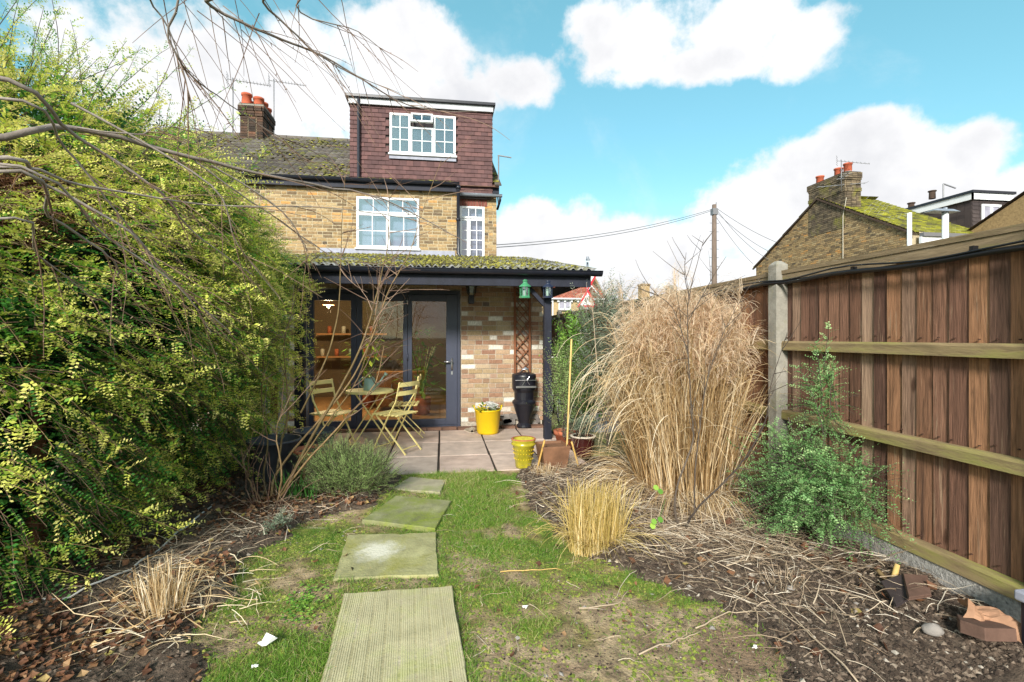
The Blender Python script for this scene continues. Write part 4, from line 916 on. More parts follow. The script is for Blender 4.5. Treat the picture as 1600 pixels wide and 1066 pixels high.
wire(tp, (GX+.5,gy1-1.2,5.3), .25, 'lowest of the bundle of wires running right from the pole to the brick gable'); wire(tp+np.array((.1,0,.1)), (GX+1,gy1-1.6,5.6), .2, 'topmost of the wires running right from the pole'); wire(tp+np.array((.1,0,.05)),(GX+.2,gy1-1.0,5.1),.3,'middle of the bundle of wires running right from the pole')
wire(tp-np.array((0,0,.2)), P(1176,412,27), .15, 'thin wire dropping steeply right from the telegraph pole')
# ---- road sign
sd = 17.; c = P(918,453,sd); t = thing('road_sign','red and white triangular road signs, one upside down above the other, above the fence','road sign',(c[0],c[1],0)); t.rotation_euler[2] = -YAW
MB().tube([(0,.03,0),(0,.03,c[2]+.95)],.038,10).build('post',M['galv'],t,True)
def tri(s, up, z0, y, grow=0):   # apex at z0
    h = s*.866; sg = -1 if up else 1
    return [(0,z0),(s/2,z0+sg*h),(-s/2,z0+sg*h)]
def plate(name, pts, m, y, th=.006, parent=t): 
    b = MB(); b.extrude(pts,1,y,y+th); return b.build(name,m,parent)
def ins(pts,k):
    c_ = np.mean(pts,0); return [tuple(c_+(np.array(q)-c_)*k) for q in pts]
S_ = .74
for up, z0 in ((True,c[2]+.04),(False,c[2]-.06)):
    T_ = tri(S_,up,z0,0); yb = -.012 if up else -.004
    pl = plate('sign_plate',T_,M['sign_red'],yb); plate('sign_face',ins(T_,.68),M['sign_white'],yb-.004,.003,pl)
# two walking children pictogram on the lower sign
zc = c[2]-.44
def fig(x, s):
    b = MB(); y = -.0195; th = .002
    a = np.arange(10)*.628; b.extrude([(x+.03*s*math.cos(q), zc+.20*s+.03*s*math.sin(q)) for q in a],1,y,y+th)
    b.extrude([(x-.025*s,zc+.04*s),(x+.025*s,zc+.04*s),(x+.02*s,zc+.17*s),(x-.02*s,zc+.17*s)],1,y-.0002,y+th)
    for (p0_,p1_) in (((x,zc+.06*s),(x-.06*s,zc-.08*s)),((x,zc+.06*s),(x+.06*s,zc-.07*s)),((x,zc+.15*s),(x-.07*s,zc+.07*s)),((x,zc+.15*s),(x+.075*s,zc+.09*s))): b.bar((p0_[0],y-.001,p0_[1]),(p1_[0],y-.001,p1_[1]),.003,.02*s,up=(0,1,0))
    return b
fb_ = fig(-.075,.75); f2 = fig(.055,1.0); o = fb_.build('symbol',M['sign_black'],t); o = f2.build('symbol',M['sign_black'],t)
MB().box((0,-.12,c[2]+1.02),(.1,.34,.06),rotm(R(8),0,0)).lathe([(.05,0),(.05,.1),(0,.1)],(0,-.02,c[2]+1.04),8).build('sign_lamp',M['galv'],t)
# ---- aerials
def aerial(base, h, blen, ang, lab, n=12, el_=.28, cat='aerial', tilt=0):
    t = thing('roof_aerial', lab, cat, tuple(base)); MB().tube([(0,0,0),(0,0,h)],.017,6).build('mast',M['alu'],t,True)
    d = np.array((math.cos(ang),math.sin(ang),tilt)); q = np.array((-math.sin(ang),math.cos(ang),0)); c0 = np.array((0,0,h-.06))
    b = MB().bar(c0-d*.15,c0+d*blen,.018); b.build('boom',M['alu'],t); b = MB()
    for i in range(n):
        p_ = c0+d*(blen*i/(n-1)); L = el_*(1-.4*i/n)/2; b.bar(p_-q*L+np.array((0,0,.012)),p_+q*L+np.array((0,0,.012)),.008)
    o = b.build('element',M['alu'],t); o['kind']='stuff'
    b = MB(); 
    for k in range(5): 
        z = -.16+.08*k; p_ = c0-d*.15; b.bar(p_+q*.16+np.array((0,0,z)),p_-q*.16+np.array((0,0,z)),.008)
    o = b.build('reflector',M['alu'],t); o['kind']='stuff'; return t
a1 = P(364,122,15.2); aerial((a1[0],a1[1],7.3),a1[2]-7.3,1.05,R(12),'left of the two long television aerials over the tall brick chimney')
a2_ = P(428,124,16.6); aerial((a2_[0],a2_[1],8.1),a2_[2]-8.1,1.0,R(10),'right of the two long television aerials beside the tall brick chimney')
a3 = Px(1322,262,GX-.12); t3 = aerial((GX-.13,cy_a+.12,7.2),Px(1326,247,GX)[2]-7.2,.9,R(-50),'tall cluttered television aerial on the brick gable chimney',8,.35,tilt=-.35)
for zz_,an,ln in ((-.75,R(60),1.35),(-1.0,R(-10),.95)):
    d = np.array((math.cos(an),math.sin(an),.08)); c0 = np.array((0,0,Px(1326,247,GX)[2]-7.2+zz_)); b = MB().bar(c0-d*ln,c0+d*ln,.02)
    for i in range(7): p_ = c0+d*ln*(i/3-1); b.bar(p_-np.array((-d[1],d[0],0))*.16,p_+np.array((-d[1],d[0],0))*.16,.008)
    b.build('boom',M['alu'],t3)
a4 = Py(779,243,12.45); t = thing('short_aerial','short aerial mast with bent arm on the right corner of the terraced house','aerial',(a4[0],12.45,4.75)); MB().tube([(0,0,0),(-.03,0,.3),(0,0,.3),(0,0,a4[2]-4.75)],.018,6).build('mast',M['alu'],t); MB().bar((-.02,0,a4[2]-4.75),(.33,0,a4[2]-4.79),.035,.02).build('arm',M['alu'],t)
a5 = Px(1466,283,20.9); t = thing('dormer_aerial','thin bent aerial pole standing on the far dark dormer','aerial',(20.9+.6,a5[1]+.3,6.9)); MB().tube([(0,0,0),(0,0,a5[2]-6.9)],.03,6).build('mast',M['alu'],t); MB().bar((0,0,a5[2]-6.9),(.5,-.1,a5[2]-7.1),.05,.04).build('arm',M['alu'],t)
# ================================================================ THINGS ON THE PATIO
def bistro_chair(name='folding_chair'):
    t = thing(name, '', 'chair'); t.empty_display_size=.2; hw = .19
    fr = [(( .22,0),( -.02,.44),(-.13,.62),(-.19,.86)), (( -.25,0),(.19,.455))]
    for i, pr in enumerate(fr):
        for s in (-1,1):
            h = hw if i == 0 else hw-.03; b = MB()
            for q0, q1 in zip(pr[:-1],pr[1:]): b.bar((q0[0],s*h,q0[1]),(q1[0],s*h,q1[1]),.009,.022,up=(0,1,0))
            b.build('leg',M['yellow_paint'],t)
        fx = pr[0][0]; f_ = .12; q0,q1 = pr[0],pr[1]
        MB().bar((q0[0]+(q1[0]-q0[0])*f_,-hw+(.03 if i else 0),q0[1]+(q1[1]-q0[1])*f_+.0),(q0[0]+(q1[0]-q0[0])*f_,hw-(.03 if i else 0),q0[1]+(q1[1]-q0[1])*f_),.016,.010).build('stretcher',M['yellow_paint'],t)
    me = MB().box((0,0,0),(.036,.41,.011)).mesh('seat_slat',M['yellow_paint'])
    for k in range(7): inst(me,'seat_slat',(-.155+k*.058,0,.462-.010*(k==3)),t)
    for s in (-1,1): MB().bar((-.17,s*.165,.449),(.21,s*.165,.449),.012,.016).build('seat_rail',M['yellow_paint'],t)
    for z,x in ((.72,-.157),(.825,-.182)):
        b = MB(); n = 6
        for k in range(n): 
            y0_,y1_ = -hw-.01+(2*hw+.02)*k/n, -hw-.01+(2*hw+.02)*(k+1)/n; xc_ = lambda y: x-.025*(1-(y/hw)**2); b.bar((xc_(y0_),y0_,z),(xc_(y1_),y1_,z),.008,.052)
        b.build('back_slat',M['yellow_paint'],t)
    return t
ch1 = bistro_chair(); ch2 = copy_tree(ch1); ch3 = copy_tree(ch1)
for o,l,xy,rz in ((ch1,'yellow slatted folding chair left of the round table, behind the bare shrub',(-1.34,6.36),-30),(ch2,'yellow slatted folding chair nearest the camera, right of the table with its back to us',(-.55,6.2),148),(ch3,'yellow slatted folding chair behind the table against the glass door',(-.50,7.08),178)):
    o['label'] = l; o['group'] = 'yellow folding bistro chairs'; o.location = (xy[0],xy[1],.008); o.rotation_euler = (0,0,R(rz))
TB = (-.93,6.62); t = thing('bistro_table','small round yellow folding table with a watering can on it','table',(TB[0],TB[1],.008))
MB().lathe([(0,.705),(.30,.705),(.302,.69),(.302,.675),(.295,.675),(.295,.69),(0,.692)],(0,0,0),40).build('tabletop',M['yellow_paint'],t)
for s in (-1,1):
    MB().bar((-.25,s*.20,0),(.20,s*.20,.69),.012,.024,up=(0,1,0)).build('leg',M['yellow_paint'],t); MB().bar((.25,s*.17,0),(-.20,s*.17,.69),.012,.024,up=(0,1,0)).build('leg',M['yellow_paint'],t)
for x,h in ((-.24,.20),(.24,.17)): MB().bar((x,-h,.03),(x,h,.03),.014,.012).build('stretcher',M['yellow_paint'],t)
t.rotation_euler[2] = R(15)
t = thing('watering_can','pale sage green metal watering can standing on the yellow table','watering can',(TB[0]+.0,TB[1]-.02,.714)); 
MB().lathe([(0,0),(.078,.0),(.078,.006),(.068,.15),(.064,.15),(.07,.01),(0,.01)],(0,0,0),24).build('body',M['sage'],t,True)
MB().tube([(.06,0,.03),(.12,0,.09),(.19,0,.19)],[.016,.013,.010],10).build('spout',M['sage'],t,True); MB().tube([(.185,0,.18),(.215,0,.215)],[.012,.03],12).build('rose',M['sage'],t,True)
a = np.linspace(-.1,math.pi*.95,12); MB().tube([(-.06-.07*math.sin(q),0,.10+.065*math.cos(q)) for q in np.linspace(0,math.pi,12)],.006,8).build('handle',M['sage'],t,True)
MB().tube([(.055,0,.145),(.03,0,.165),(-.0,0,.16)],.012,8).build('hood',M['sage'],t,True)
def pot(name, loc, prof, m, lab, cat, soil=None, n=28, sq=None, grp=None, rim=None):
    t = thing(name, lab, cat, loc, 0, grp); MB().lathe(prof,(0,0,0),n,sq=sq).build('body',m,t,not sq)
    if rim: MB().lathe(rim[0],(0,0,0),n,sq=sq).build('rim',rim[1],t,True)
    if soil: MB().lathe([(0,soil[1]+.015),(soil[0]*.6,soil[1]+.01),(soil[0],soil[1])],(0,0,0),n if not sq else 4*7,sq=sq).build('compost',M['soil'],t,True)
    return t
p = G(762,677); yt = pot('flexible_tub',(p[0],p[1]-.02,.006),[(0,0),(.145,0),(.155,.02),(.188,.33),(.194,.335),(.194,.35),(.185,.35),(.183,.335),(.15,.03),(0,.03)],M['tub_yellow'],'bright yellow rubber tub full of cut flowers against the brick wall','tub',(.18,.26))
for s in (-1,1): MB().tube([(s*.185,-.05,.345),(s*.20,-.04,.40),(s*.20,.04,.40),(s*.185,.05,.345)],.010,8).build('handle',M['tub_yellow'],yt,True)
p = G(818,731); yp = pot('glazed_pot',(p[0],p[1],.006),[(0,0),(.082,0),(.088,.015),(.116,.235),(.13,.245),(.133,.26),(.12,.27),(.128,.285),(.132,.30),(.128,.31),(.112,.305),(.10,.25),(0,.25)],M['olive_glaze'],'olive yellow glazed flower pot with ringed rim on the patio edge','plant pot',(.10,.255),rim=([(.128,.297),(.134,.305),(.124,.314),(.112,.31)],M['terracotta']))
for z_,r_ in ((.10,.1),(.16,.108),(.20,.113)):
    b = MB(); 
    for k in range(22): a = k*6.283/22; b.lathe([(.0,-.006),(.006,0),(0,.006)],(r_*math.cos(a),r_*math.sin(a),z_),6)
    o = b.build('bead',M['tub_yellow'],yp,True); o['kind']='stuff'
p = G(864,737); bp = pot('square_planter',(p[0],p[1]+.02,.0),[(0,0),(.125,0),(.165,.27),(.165,.285),(.155,.285),(.15,.26),(0,.26)],M['brown_planter'],'square tapered brown planter between the olive pot and the cane','planter',(.15,.24),n=4,sq=None)
bp.rotation_euler[2] = R(45+4); 
for c in kids(bp): c.scale = (1.25,1.25,1) if True else 1
for c in kids(bp):
    if c.name.startswith('compost'): bpy.data.objects.remove(c)
MB().box((0,0,.22),(.27,.27,.02),rotm(0,0,R(45))).build('compost',M['soil'],bp)
for c in kids(bp):
    if c.type=='MESH': 
        for q in c.data.polygons: q.use_smooth = False
p = G(911,714); rp = pot('glazed_pot',(p[0],p[1],.006),[(0,0),(.085,0),(.10,.03),(.135,.16),(.140,.23),(.145,.235),(.12,.235),(.11,.2),(0,.2)],M['oxblood'],'dark oxblood glazed pot with cream rim holding a leafy plant','plant pot',(.11,.2),rim=([(.138,.228),(.150,.234),(.150,.246),(.138,.25),(.118,.245)],M['rim_cream']))
p = G(888,700); pot('terracotta_pot',(p[0]-.03,p[1],.006),[(0,0),(.10,0),(.14,.17),(.155,.17),(.157,.22),(.14,.22),(.12,.18),(0,.18)],M['terracotta'],'plain terracotta pot behind the square brown planter','plant pot',(.12,.18))
p = G(434,752); pot('black_tub',(p[0]-.08,p[1]+.15,.0),[(0,0),(.19,0),(.20,.02),(.24,.36),(.255,.365),(.255,.385),(.235,.385),(.20,.05),(0,.05)],M['black_tub'],'larger black rubber tub behind the bare shrub','tub',(.215,.26),grp='black tubs'); 
pot('black_tub',(-1.42,5.80,.006),[(0,0),(.16,0),(.17,.02),(.22,.33),(.235,.335),(.235,.355),(.21,.355),(.18,.05),(0,.05)],M['black_tub'],'smaller black tub right behind the terracotta bowl pot','tub',(.195,.25),grp='black tubs')
pot('terracotta_pot',(-1.20,4.93,.04),[(0,0),(.12,0),(.135,.20),(.15,.24),(.19,.27),(.198,.285),(.190,.30),(.17,.298),(.155,.27),(0,.26)],M['terracotta'],'wide rimmed terracotta bowl pot standing left of the lavender bush','plant pot',(.155,.27))
# lanterns
def lantern(loc, m, lab, mount, s=1.0):
    t = thing('lantern',lab,'lantern',loc)
    MB().lathe([(0,0),(.075*s,0),(.078*s,.02*s),(.06*s,.03*s),(.0,.03*s)],(0,0,0),8).build('base',m,t)
    MB().lathe([(.058*s,.03*s),(.06*s,.15*s),(.056*s,.15*s),(.054*s,.03*s)],(0,0,0),8).build('glass',M['lantern_glass'],t)
    b = MB(); 
    for k in range(8): a = k*math.pi/4; b.bar((.062*s*math.cos(a),.062*s*math.sin(a),.025*s),(.064*s*math.cos(a),.064*s*math.sin(a),.155*s),.008)
    o = b.build('cage',m,t)
    MB().lathe([(.085*s,.148*s),(.08*s,.165*s),(.05*s,.19*s),(.042*s,.20*s),(.042*s,.225*s),(.05*s,.23*s),(.02*s,.26*s),(0,.265*s)],(0,0,0),16).build('roof',m,t,True)
    MB().lathe([(0,.03*s),(.025*s,.03*s),(.025*s,.10*s),(0,.10*s)],(0,0,0),10).build('candle',M['candle'],t)
    mount(t); return t
p = Py(820,466,6.52); lantern(tuple(p),M['green_lantern'],'green metal lantern hanging from the veranda beam',lambda t: MB().tube([(0,0,.26),(.015,0,.29),(0,0,.32),(0,.0,.36)],.004,6).build('hanger',M['green_lantern'],t),1.0)
p = Py(856,466,6.52); lantern(tuple(p),M['blue_lantern'],'dark navy lantern hanging at the top of the veranda post',lambda t: MB().tube([(0,0,.26),(-.015,0,.29),(0,0,.32)],.004,6).build('hanger',M['blue_lantern'],t),.95)
p = Py(736,475,YL); t = thing('wall_lamp','black coach lamp fixed to the brick wall right of the glass door','wall lamp',(p[0],YL,p[2]))
MB().bb((-.045,-.06,0),(.045,-.0,.16)).build('bracket',M['black'],t,bevel=.01); MB().lathe([(.05,.13),(.062,.16),(.078,.26),(.05,.27)],(0,-.09,0),6).build('glass',M['lantern_glass'],t); MB().lathe([(.09,.26),(.085,.275),(.045,.31),(.015,.33),(0,.335)],(0,-.09,0),6).build('lamp_roof',M['black'],t)
b = MB()
for k in range(6): a = k*math.pi/3; b.bar((.063*math.cos(a),-.09+.063*math.sin(a),.155),(.08*math.cos(a),-.09+.08*math.sin(a),.265),.009)
b.build('cage',M['black'],t)
# trellis
p0_ = Py(803,445,YL-.05); p1_ = Py(829,588,YL-.05); t = thing('trellis_panel','narrow brown diagonal lattice trellis fixed to the brick wall above the black hopper','trellis',(p0_[0],YL-.05,p1_[2]))
w_ = p1_[0]-p0_[0]; h_ = p0_[2]-p1_[2]
for x in (.015,w_-.015): MB().bb((x-.015,-.018,0),(x+.015,.018,h_)).build('side_rail',M['trellis'],t)
n = int(h_/.085)
for k in range(-2,n+1):
    for sg in ((0,1) if k%3 else (0,1)):
        z0 = k*.105; x0_,x1_ = .03,w_-.03; za,zb_ = (z0+.25,z0+.02) if sg == 0 else (z0,z0+.23)
        if min(za,zb_) < 0 or max(za,zb_) > h_: continue
        if sg == 1 and k%2: continue
        MB().bar((x0_,-.006+sg*.012,za),(x1_,-.006+sg*.012,zb_),.010,.026,up=(0,1,0)).build('lath',M['trellis'],t)
# black cast hopper like stove
p0_ = Py(801,600,7.5); p1_ = Py(837,600,7.5); cxh = (p0_[0]+p1_[0])/2; t = thing('cast_iron_stove','black cast iron grill with tapering base and silver wire handle standing against the wall','stove',(cxh,7.52,.02))
Z = lambda v: Py(818,v,7.5)[2]-.02
hw = (p1_[0]-p0_[0])/2
MB().lathe([(0,.0),(hw*.62,.0),(hw*.6,.03),(hw*.45,.06),(hw*.55,.13),(hw*.95,Z(632)),(hw*1.02,Z(630)),(hw*1.02,Z(627)),(hw*.84,Z(624)),(hw*.84,Z(613)),(hw*1.0,Z(608)),(hw*1.03,Z(600))],(0,0,0),28).build('base',M['black'],t,False)
MB().lathe([(hw*1.03,Z(600)),(hw*1.04,Z(588)),(hw*1.02,Z(585)),(hw*.9,Z(584)),(hw*.4,Z(582)),(0,Z(582))],(0,0,0),28).build('lid',M['black'],t,True)
MB().lathe([(0,0),(.05,.01),(.055,.03),(.02,.035),(.02,.05),(0,.05)],(0.02,0,Z(579)),16).build('cap',M['galv'],t,True)
MB().bar((-hw*.85,-hw*1.1,Z(603)),(hw*.85,-hw*1.1,Z(603)),.018,.028).build('shelf_bar',M['steel'],t)
b = MB().tube([(-hw*.9,-hw*1.0,Z(593)),(0,-hw*1.12,Z(593)),(hw*.9,-hw*1.0,Z(593))],.005,6).tube([(-hw*.3,-hw*1.08,Z(587)),(-.01,-hw*1.12,Z(593)),(-hw*.3,-hw*1.1,Z(600))],.004,6).tube([(hw*.3,-hw*1.08,Z(587)),(.01,-hw*1.12,Z(593)),(hw*.3,-hw*1.1,Z(600))],.004,6); b.build('wire_guard',M['steel'],t)
b = MB().tube([(-.08,-.05,Z(583)),(-.03,-.08,Z(577)),(.04,-.08,Z(577)),(.08,-.05,Z(583))],.009,8).build('handle',M['steel'],t,True)
# shoes
for x,rz,l in ((.40,20,'left of two worn grey shoes on the patio beside the yellow tub'),(.50,-35,'right of two worn grey shoes on the patio, leaning against the yellow tub')):
    t = thing('shoe',l,'shoe',(x,7.28,.006),R(rz),'pair of grey shoes'); b = MB(); ring=[]; prof = [(-.13,.03,.05),(-.11,.038,.085),(-.05,.036,.075),(0,.037,.055),(.06,.043,.045),(.11,.035,.032),(.135,.012,.018)]
    V=[]; 
    for (y_,w2,h2) in prof:
        for k in range(8): a = k*math.pi/4; V.append((w2*math.cos(a),y_,max(0,h2*.5+h2*.55*math.sin(a))))
    b.add(V,[(i*8+k,i*8+(k+1)%8,(i+1)*8+(k+1)%8,(i+1)*8+k) for i in range(6) for k in range(8)]); b.build('upper',M['shoe'],t,True)
    MB().box((0,0,.006),(.075,.25,.014)).build('sole',M['rim_cream'],t,bevel=.004)
# canes
for a,b2,l in (((884,736,5.1),(893,530,5.25),'tall upright bamboo cane standing beside the square planter'),((836,742,5.0),(851,688,5.0),'short cut cane leaning in front of the square planter'),((906,738,5.2),(893,690,5.2),'short leaning cane right of the tall one')):
    a_ = P(*a); a_[2] = max(a_[2]-.05,-.02); b_ = P(*b2); q = [a_*(1-f)+b_*f for f in np.linspace(0,1,8)]; b = MB().tube(q,.010,8)
    t_ = b.build('garden_cane',M['bamboo'],None,True); tag(t_,l,'cane','bamboo canes')
# galvanised trough
p = G(945,672); t = thing('galvanised_trough','ribbed grey galvanised trough by the fence at the end of the paving','trough',(p[0]+.02,p[1]-.0,.006),R(8)); 
b = MB(); V=[]; n=60
for (z_,k) in ((0,.9),(.28,1.0)):
    for i in range(n): a = i*6.283/n; r_ = 1+.012*math.cos(i*math.pi*.99); V.append((.36*k*math.cos(a)*r_*min(1.0,1/max(abs(math.cos(a)),.72)),.2*k*math.sin(a)*r_*min(1.25,1/max(abs(math.sin(a)),.7)),z_))
b.add(V,[(i,(i+1)%n,n+(i+1)%n,n+i) for i in range(n)]); b.build('body',M['galv'],t); b = MB().tube([V[n+i] for i in range(n)]+[V[n]],.010,6,False); b.build('rim',M['galv'],t,True); MB().lathe([(0,.24),(.3,.235)],(0,0,0),20).build('compost',M['soil'],t).scale = (1,.6,1)
# bicycle in the side passage, seen end-on
t = thing('bicycle','black bicycle parked in the side passage behind the veranda post, handlebar showing','bicycle',(1.93,8.25,.006),R(-96))
for x in (-.5,.5):
    wheel = MB(); a = np.linspace(0,2*math.pi,33); wheel.tube([(x+.33*math.cos(q),0,.34+.33*math.sin(q)) for q in a],.018,8,False); w_ = wheel.build('wheel',M['tyre'],t,True)
    MB().tube([(x+.305*math.cos(q),0,.34+.305*math.sin(q)) for q in a],.009,6,False).build('rim',M['steel'],w_,True); b = MB()
    for k in range(14): q = k*math.pi/7; b.bar((x,0,.34),(x+.30*math.cos(q),0,.34+.30*math.sin(q)),.003)
    b.tube([(x,-.04,.34),(x,.04,.34)],.02,8); o = b.build('spoke',M['steel'],w_)
MB().tube([(-.5,.05,.34),(-.15,.03,.86)],.010,8).tube([(-.5,-.05,.34),(-.15,-.03,.86)],.010,8).tube([(-.5,.05,.34),(-.05,.03,.30)],.010,8).tube([(-.5,-.05,.34),(-.05,-.03,.30)],.010,8).tube([(-.05,0,.30),(-.16,0,.92)],.017,8).tube([(-.05,0,.30),(.34,0,.80)],.019,8).tube([(-.15,0,.86),(.33,0,.88)],.016,8).tube([(.34,0,.78),(.31,0,.93)],.022,8).build('frame',M['black'],t,True)
MB().tube([(.35,.05,.80),(.46,.055,.5),(.5,.055,.34)],.012,8).tube([(.35,-.05,.80),(.46,-.055,.5),(.5,-.055,.34)],.012,8).tube([(.35,-.05,.80),(.35,.05,.80)],.015,8).build('fork',M['black'],t,True)
MB().tube([(.31,0,.93),(.29,0,1.04),(.34,0,1.06)],.015,8).tube([(.26,-.30,1.10),(.33,-.14,1.06),(.34,0,1.06),(.33,.14,1.06),(.26,.30,1.10)],.012,8).build('handlebar',M['steel'],t,True)
MB().box((-.19,0,.97),(.24,.13,.05)).tube([(-.16,0,.9),(-.18,0,.96)],.013,8).build('saddle',M['tyre'],t,bevel=.02)
MB().lathe([(0,-.006),(.09,-.006),(.09,.006),(0,.006)],(0,0,0),20).build('chainring',M['steel'],t).location = (-.05,-.06,.30)
for c in kids(t):
    if c.name.startswith('chainring'): c.rotation_euler = (R(90),0,0)
# mottled board and green bin by the left brick pier
p = Py(425,600,6.9); t = thing('mottled_board','tall pointed white board with coloured speckles leaning by the left brick pier','board',(p[0],6.95,0)); MB().extrude([(-.16,.0),(.16,.0),(.18,.9),(.10,1.35),(.0,1.52),(-.10,1.35),(-.18,.9)],1,0,.03).build('panel',M['mottled'],t,bevel=.008).rotation_euler[0] = R(-6)
MB().extrude([(-.05,.0),(.05,.0),(.05,1.2),(-.05,1.2)],1,.031,.05).build('stay',M['trellis'],t)
p = Py(400,640,6.3); pot('green_bucket',(p[0],6.3,.35),[(0,-.35),(.12,-.35),(.16,.02),(.17,.02),(.17,.05),(.15,.05),(.11,-.3),(0,-.3)],M['green_plastic'],'bright green plastic bin showing through the hedge edge','bin')
# ---- room contents seen through the glass
p = Py(505,480,8.9); t = thing('pendant_lamp','small lit pendant lamp hanging indoors behind the left door pane','lamp',(p[0],9.3,1.98)); MB().tube([(0,0,.07),(0,0,.38)],.004,5).build('flex',M['cable'],t); MB().lathe([(.10,0),(.03,.07),(.0,.08)],(0,0,0),20).build('shade',M['brown_planter'],t,True); MB().lathe([(0,-.05),(.035,-.02),(.02,.03),(0,.04)],(0,0,0),12).build('bulb',M['bulb'],t,True)
pl = bpy.data.lights.new('pendant_light','POINT'); pl.energy = 75; pl.color = (1,.70,.38); pl.shadow_soft_size=.06; po = bpy.data.objects.new('pendant_light',pl); COL.objects.link(po); po.parent = t; po.location = (0,0,-.10)
t = thing('oak_sideboard','low orange oak sideboard standing indoors behind the middle door pane','cabinet',(-.75,9.4,.03)); MB().bb((-.45,0,.08),(.45,.4,.72)).build('carcass',M['oak'],t,bevel=.006)
for k in range(3):
    d_ = MB().bb((-.44+k*.30,-.018,.10),(-.155+k*.30,-.001,.70)).build('cabinet_door',M['oak'],t,bevel=.004); MB().bb((-.18+k*.30,-.034,.4),(-.17+k*.30,-.019,.5)).build('door_knob',M['steel'],d_)
t = thing('kitchen_unit','pale square kitchen unit with dark worktop seen through the right door pane','cabinet',(.30,9.2,.03)); MB().bb((-.22,0,.0),(.3,.6,.82)).build('carcass',M['unit'],t); MB().bb((-.24,-.02,.822),(.32,.62,.86)).build('worktop',M['black'],t)
t = thing('kitchen_shelf','lit wooden wall shelf with jars behind the left door pane','shelf',(-2.1,11.2,1.45)); MB().bb((-.6,0,0),(.9,.3,.035)).build('board',M['oak'],t); MB().bb((-.6,0,-.5),(.9,.3,-.465)).build('board',M['oak'],t)
for i in range(9):
    MB().lathe([(0,0),(.045,0),(.045,.14),(.03,.16),(0,.16)],(-.5+i*.15,.12,.036 if i%2 else -.464),10).build('jar',random.choice([M['unit'],M['terracotta'],M['sage'],M['oak']]),t,True)
for q,(x,y) in enumerate(((-1.45,10.0),(-.35,8.9))):
    t = thing('house_plant',['leafy indoor plant behind the left glass pane','bushy indoor plant in the middle of the door glass'][q],'plant',(x,y,.03)); MB().lathe([(0,0),(.13,0),(.17,.3),(.15,.3),(0,.27)],(0,0,0),18).build('pot',M['terracotta'],t,True)
    b = MB(); n = 170
    for i in range(n):
        a = random.uniform(0,6.28); z_ = random.uniform(.4,1.35+.2*q); r_ = random.uniform(.05,.42); c_ = np.array((math.cos(a)*r_,math.sin(a)*r_,z_)); d = np.array((math.cos(a),math.sin(a),random.uniform(-.6,.4)))*random.uniform(.12,.22); s_ = np.cross(d,(0,0,1)); s_ = s_/np.linalg.norm(s_)*.035
        b.add([c_,c_+d*.5+s_,c_+d,c_+d*.5-s_],[(0,1,2,3)])
    for i in range(14): a = random.uniform(0,6.28); b.tube([(0,0,.28),(math.cos(a)*.1,math.sin(a)*.1,.8),(math.cos(a)*.25,math.sin(a)*.25,1.2)],.006,4)
    o = b.build('foliage',M['bay'],t); o['kind']='stuff'
# ================================================================ PLANTS
def frames(D, roll=None, upb=(0,0,1)):
    """rotation matrices (n,3,3) whose x axis is D and z axis leans to up"""
    D = D/np.linalg.norm(D,axis=1)[:,None]; U = np.broadcast_to(np.array(upb,float),D.shape).copy()
    U[np.abs(D[:,2])>.97] = (1,0,0); Y = np.cross(U,D); Y /= np.linalg.norm(Y,axis=1)[:,None]; Z = np.cross(D,Y)
    if roll is not None: c,s = np.cos(roll)[:,None],np.sin(roll)[:,None]; Y,Z = Y*c+Z*s, Z*c-Y*s
    return np.stack([D,Y,Z],2)
def spray(n_pair, L, ll, lw, curl=.25, side=0):
    """small leaves in pairs along a drooping twig: leaf verts (n,4,3), tip weights (n)"""
    V=[];T=[]
    for i in range(n_pair):
        f = (i+.8)/n_pair; x = L*f; z = -curl*L*f*f; k = (1-.45*f)
        for s in (-1,1):
            a = math.radians(random.uniform(45,80)); d = np.array((math.cos(a),s*math.sin(a),random.uniform(-.05,.5))); d/=np.linalg.norm(d)
            u = np.array((-s*math.sin(a)*0+random.uniform(-.2,.2),0,1)); w_ = np.cross(d,u); w_/=np.linalg.norm(w_); w_ = w_*math.cos(.5)+np.cross(d,w_)*math.sin(random.uniform(-.6,.6))
            p = np.array((x+random.uniform(-.2,.2)*L/n_pair,0,z)); l,w2 = ll*k*random.uniform(.75,1.2), lw*k
            V.append([p,p+d*l*.5+w_*w2*.5,p+d*l,p+d*l*.5-w_*w2*.5]); T.append(f)
    return np.array(V), np.array(T)
def put_sprays(protos, Pn, D, sc, tint, tipgain=.35, jit=.12, roll=None):
    b = MB(); n = len(Pn); which = rs.randint(0,len(protos),n); Rm = frames(D, (rs.rand(n)-.5)*1.4 if roll is None else roll)
    for k,(V,T) in enumerate(protos):
        m = which==k; q = m.sum()
        if not q: continue
        A = np.einsum('nij,lvj->nlvi', Rm[m], V)*sc[m][:,None,None,None]+Pn[m][:,None,None,:]
        r = np.clip(tint[m][:,None]+tipgain*T[None]+(rs.rand(q,len(T))-.5)*jit, 0, 1)
        F = np.arange(q*len(T)*4).reshape(-1,4); b.add(A.reshape(-1,3), F, r.ravel())
    return b
def put_stems(Pn, D, L, r, curl=.25, roll=None):
    n = len(Pn); Rm = frames(D, np.zeros(n)); pts = np.array([(L*f,0,-curl*L*f*f) for f in (0,.33,.66,1)])
    b = MB(); A = np.einsum('nij,vj->nvi',Rm,pts)+Pn[:,None,:]; w_ = Rm[:,:,1]*r; z_ = Rm[:,:,2]*r
    for o_ in (w_, z_):
        V = np.concatenate([A-o_[:,None,:],A+o_[:,None,:]],1); i = np.arange(3)
        F = np.stack([i,i+1,i+5,i+4],1)[None]+np.arange(n)[:,None,None]*8; b.add(V.reshape(-1,3),F.reshape(-1,4),np.repeat(rs.rand(n),3))
    return b
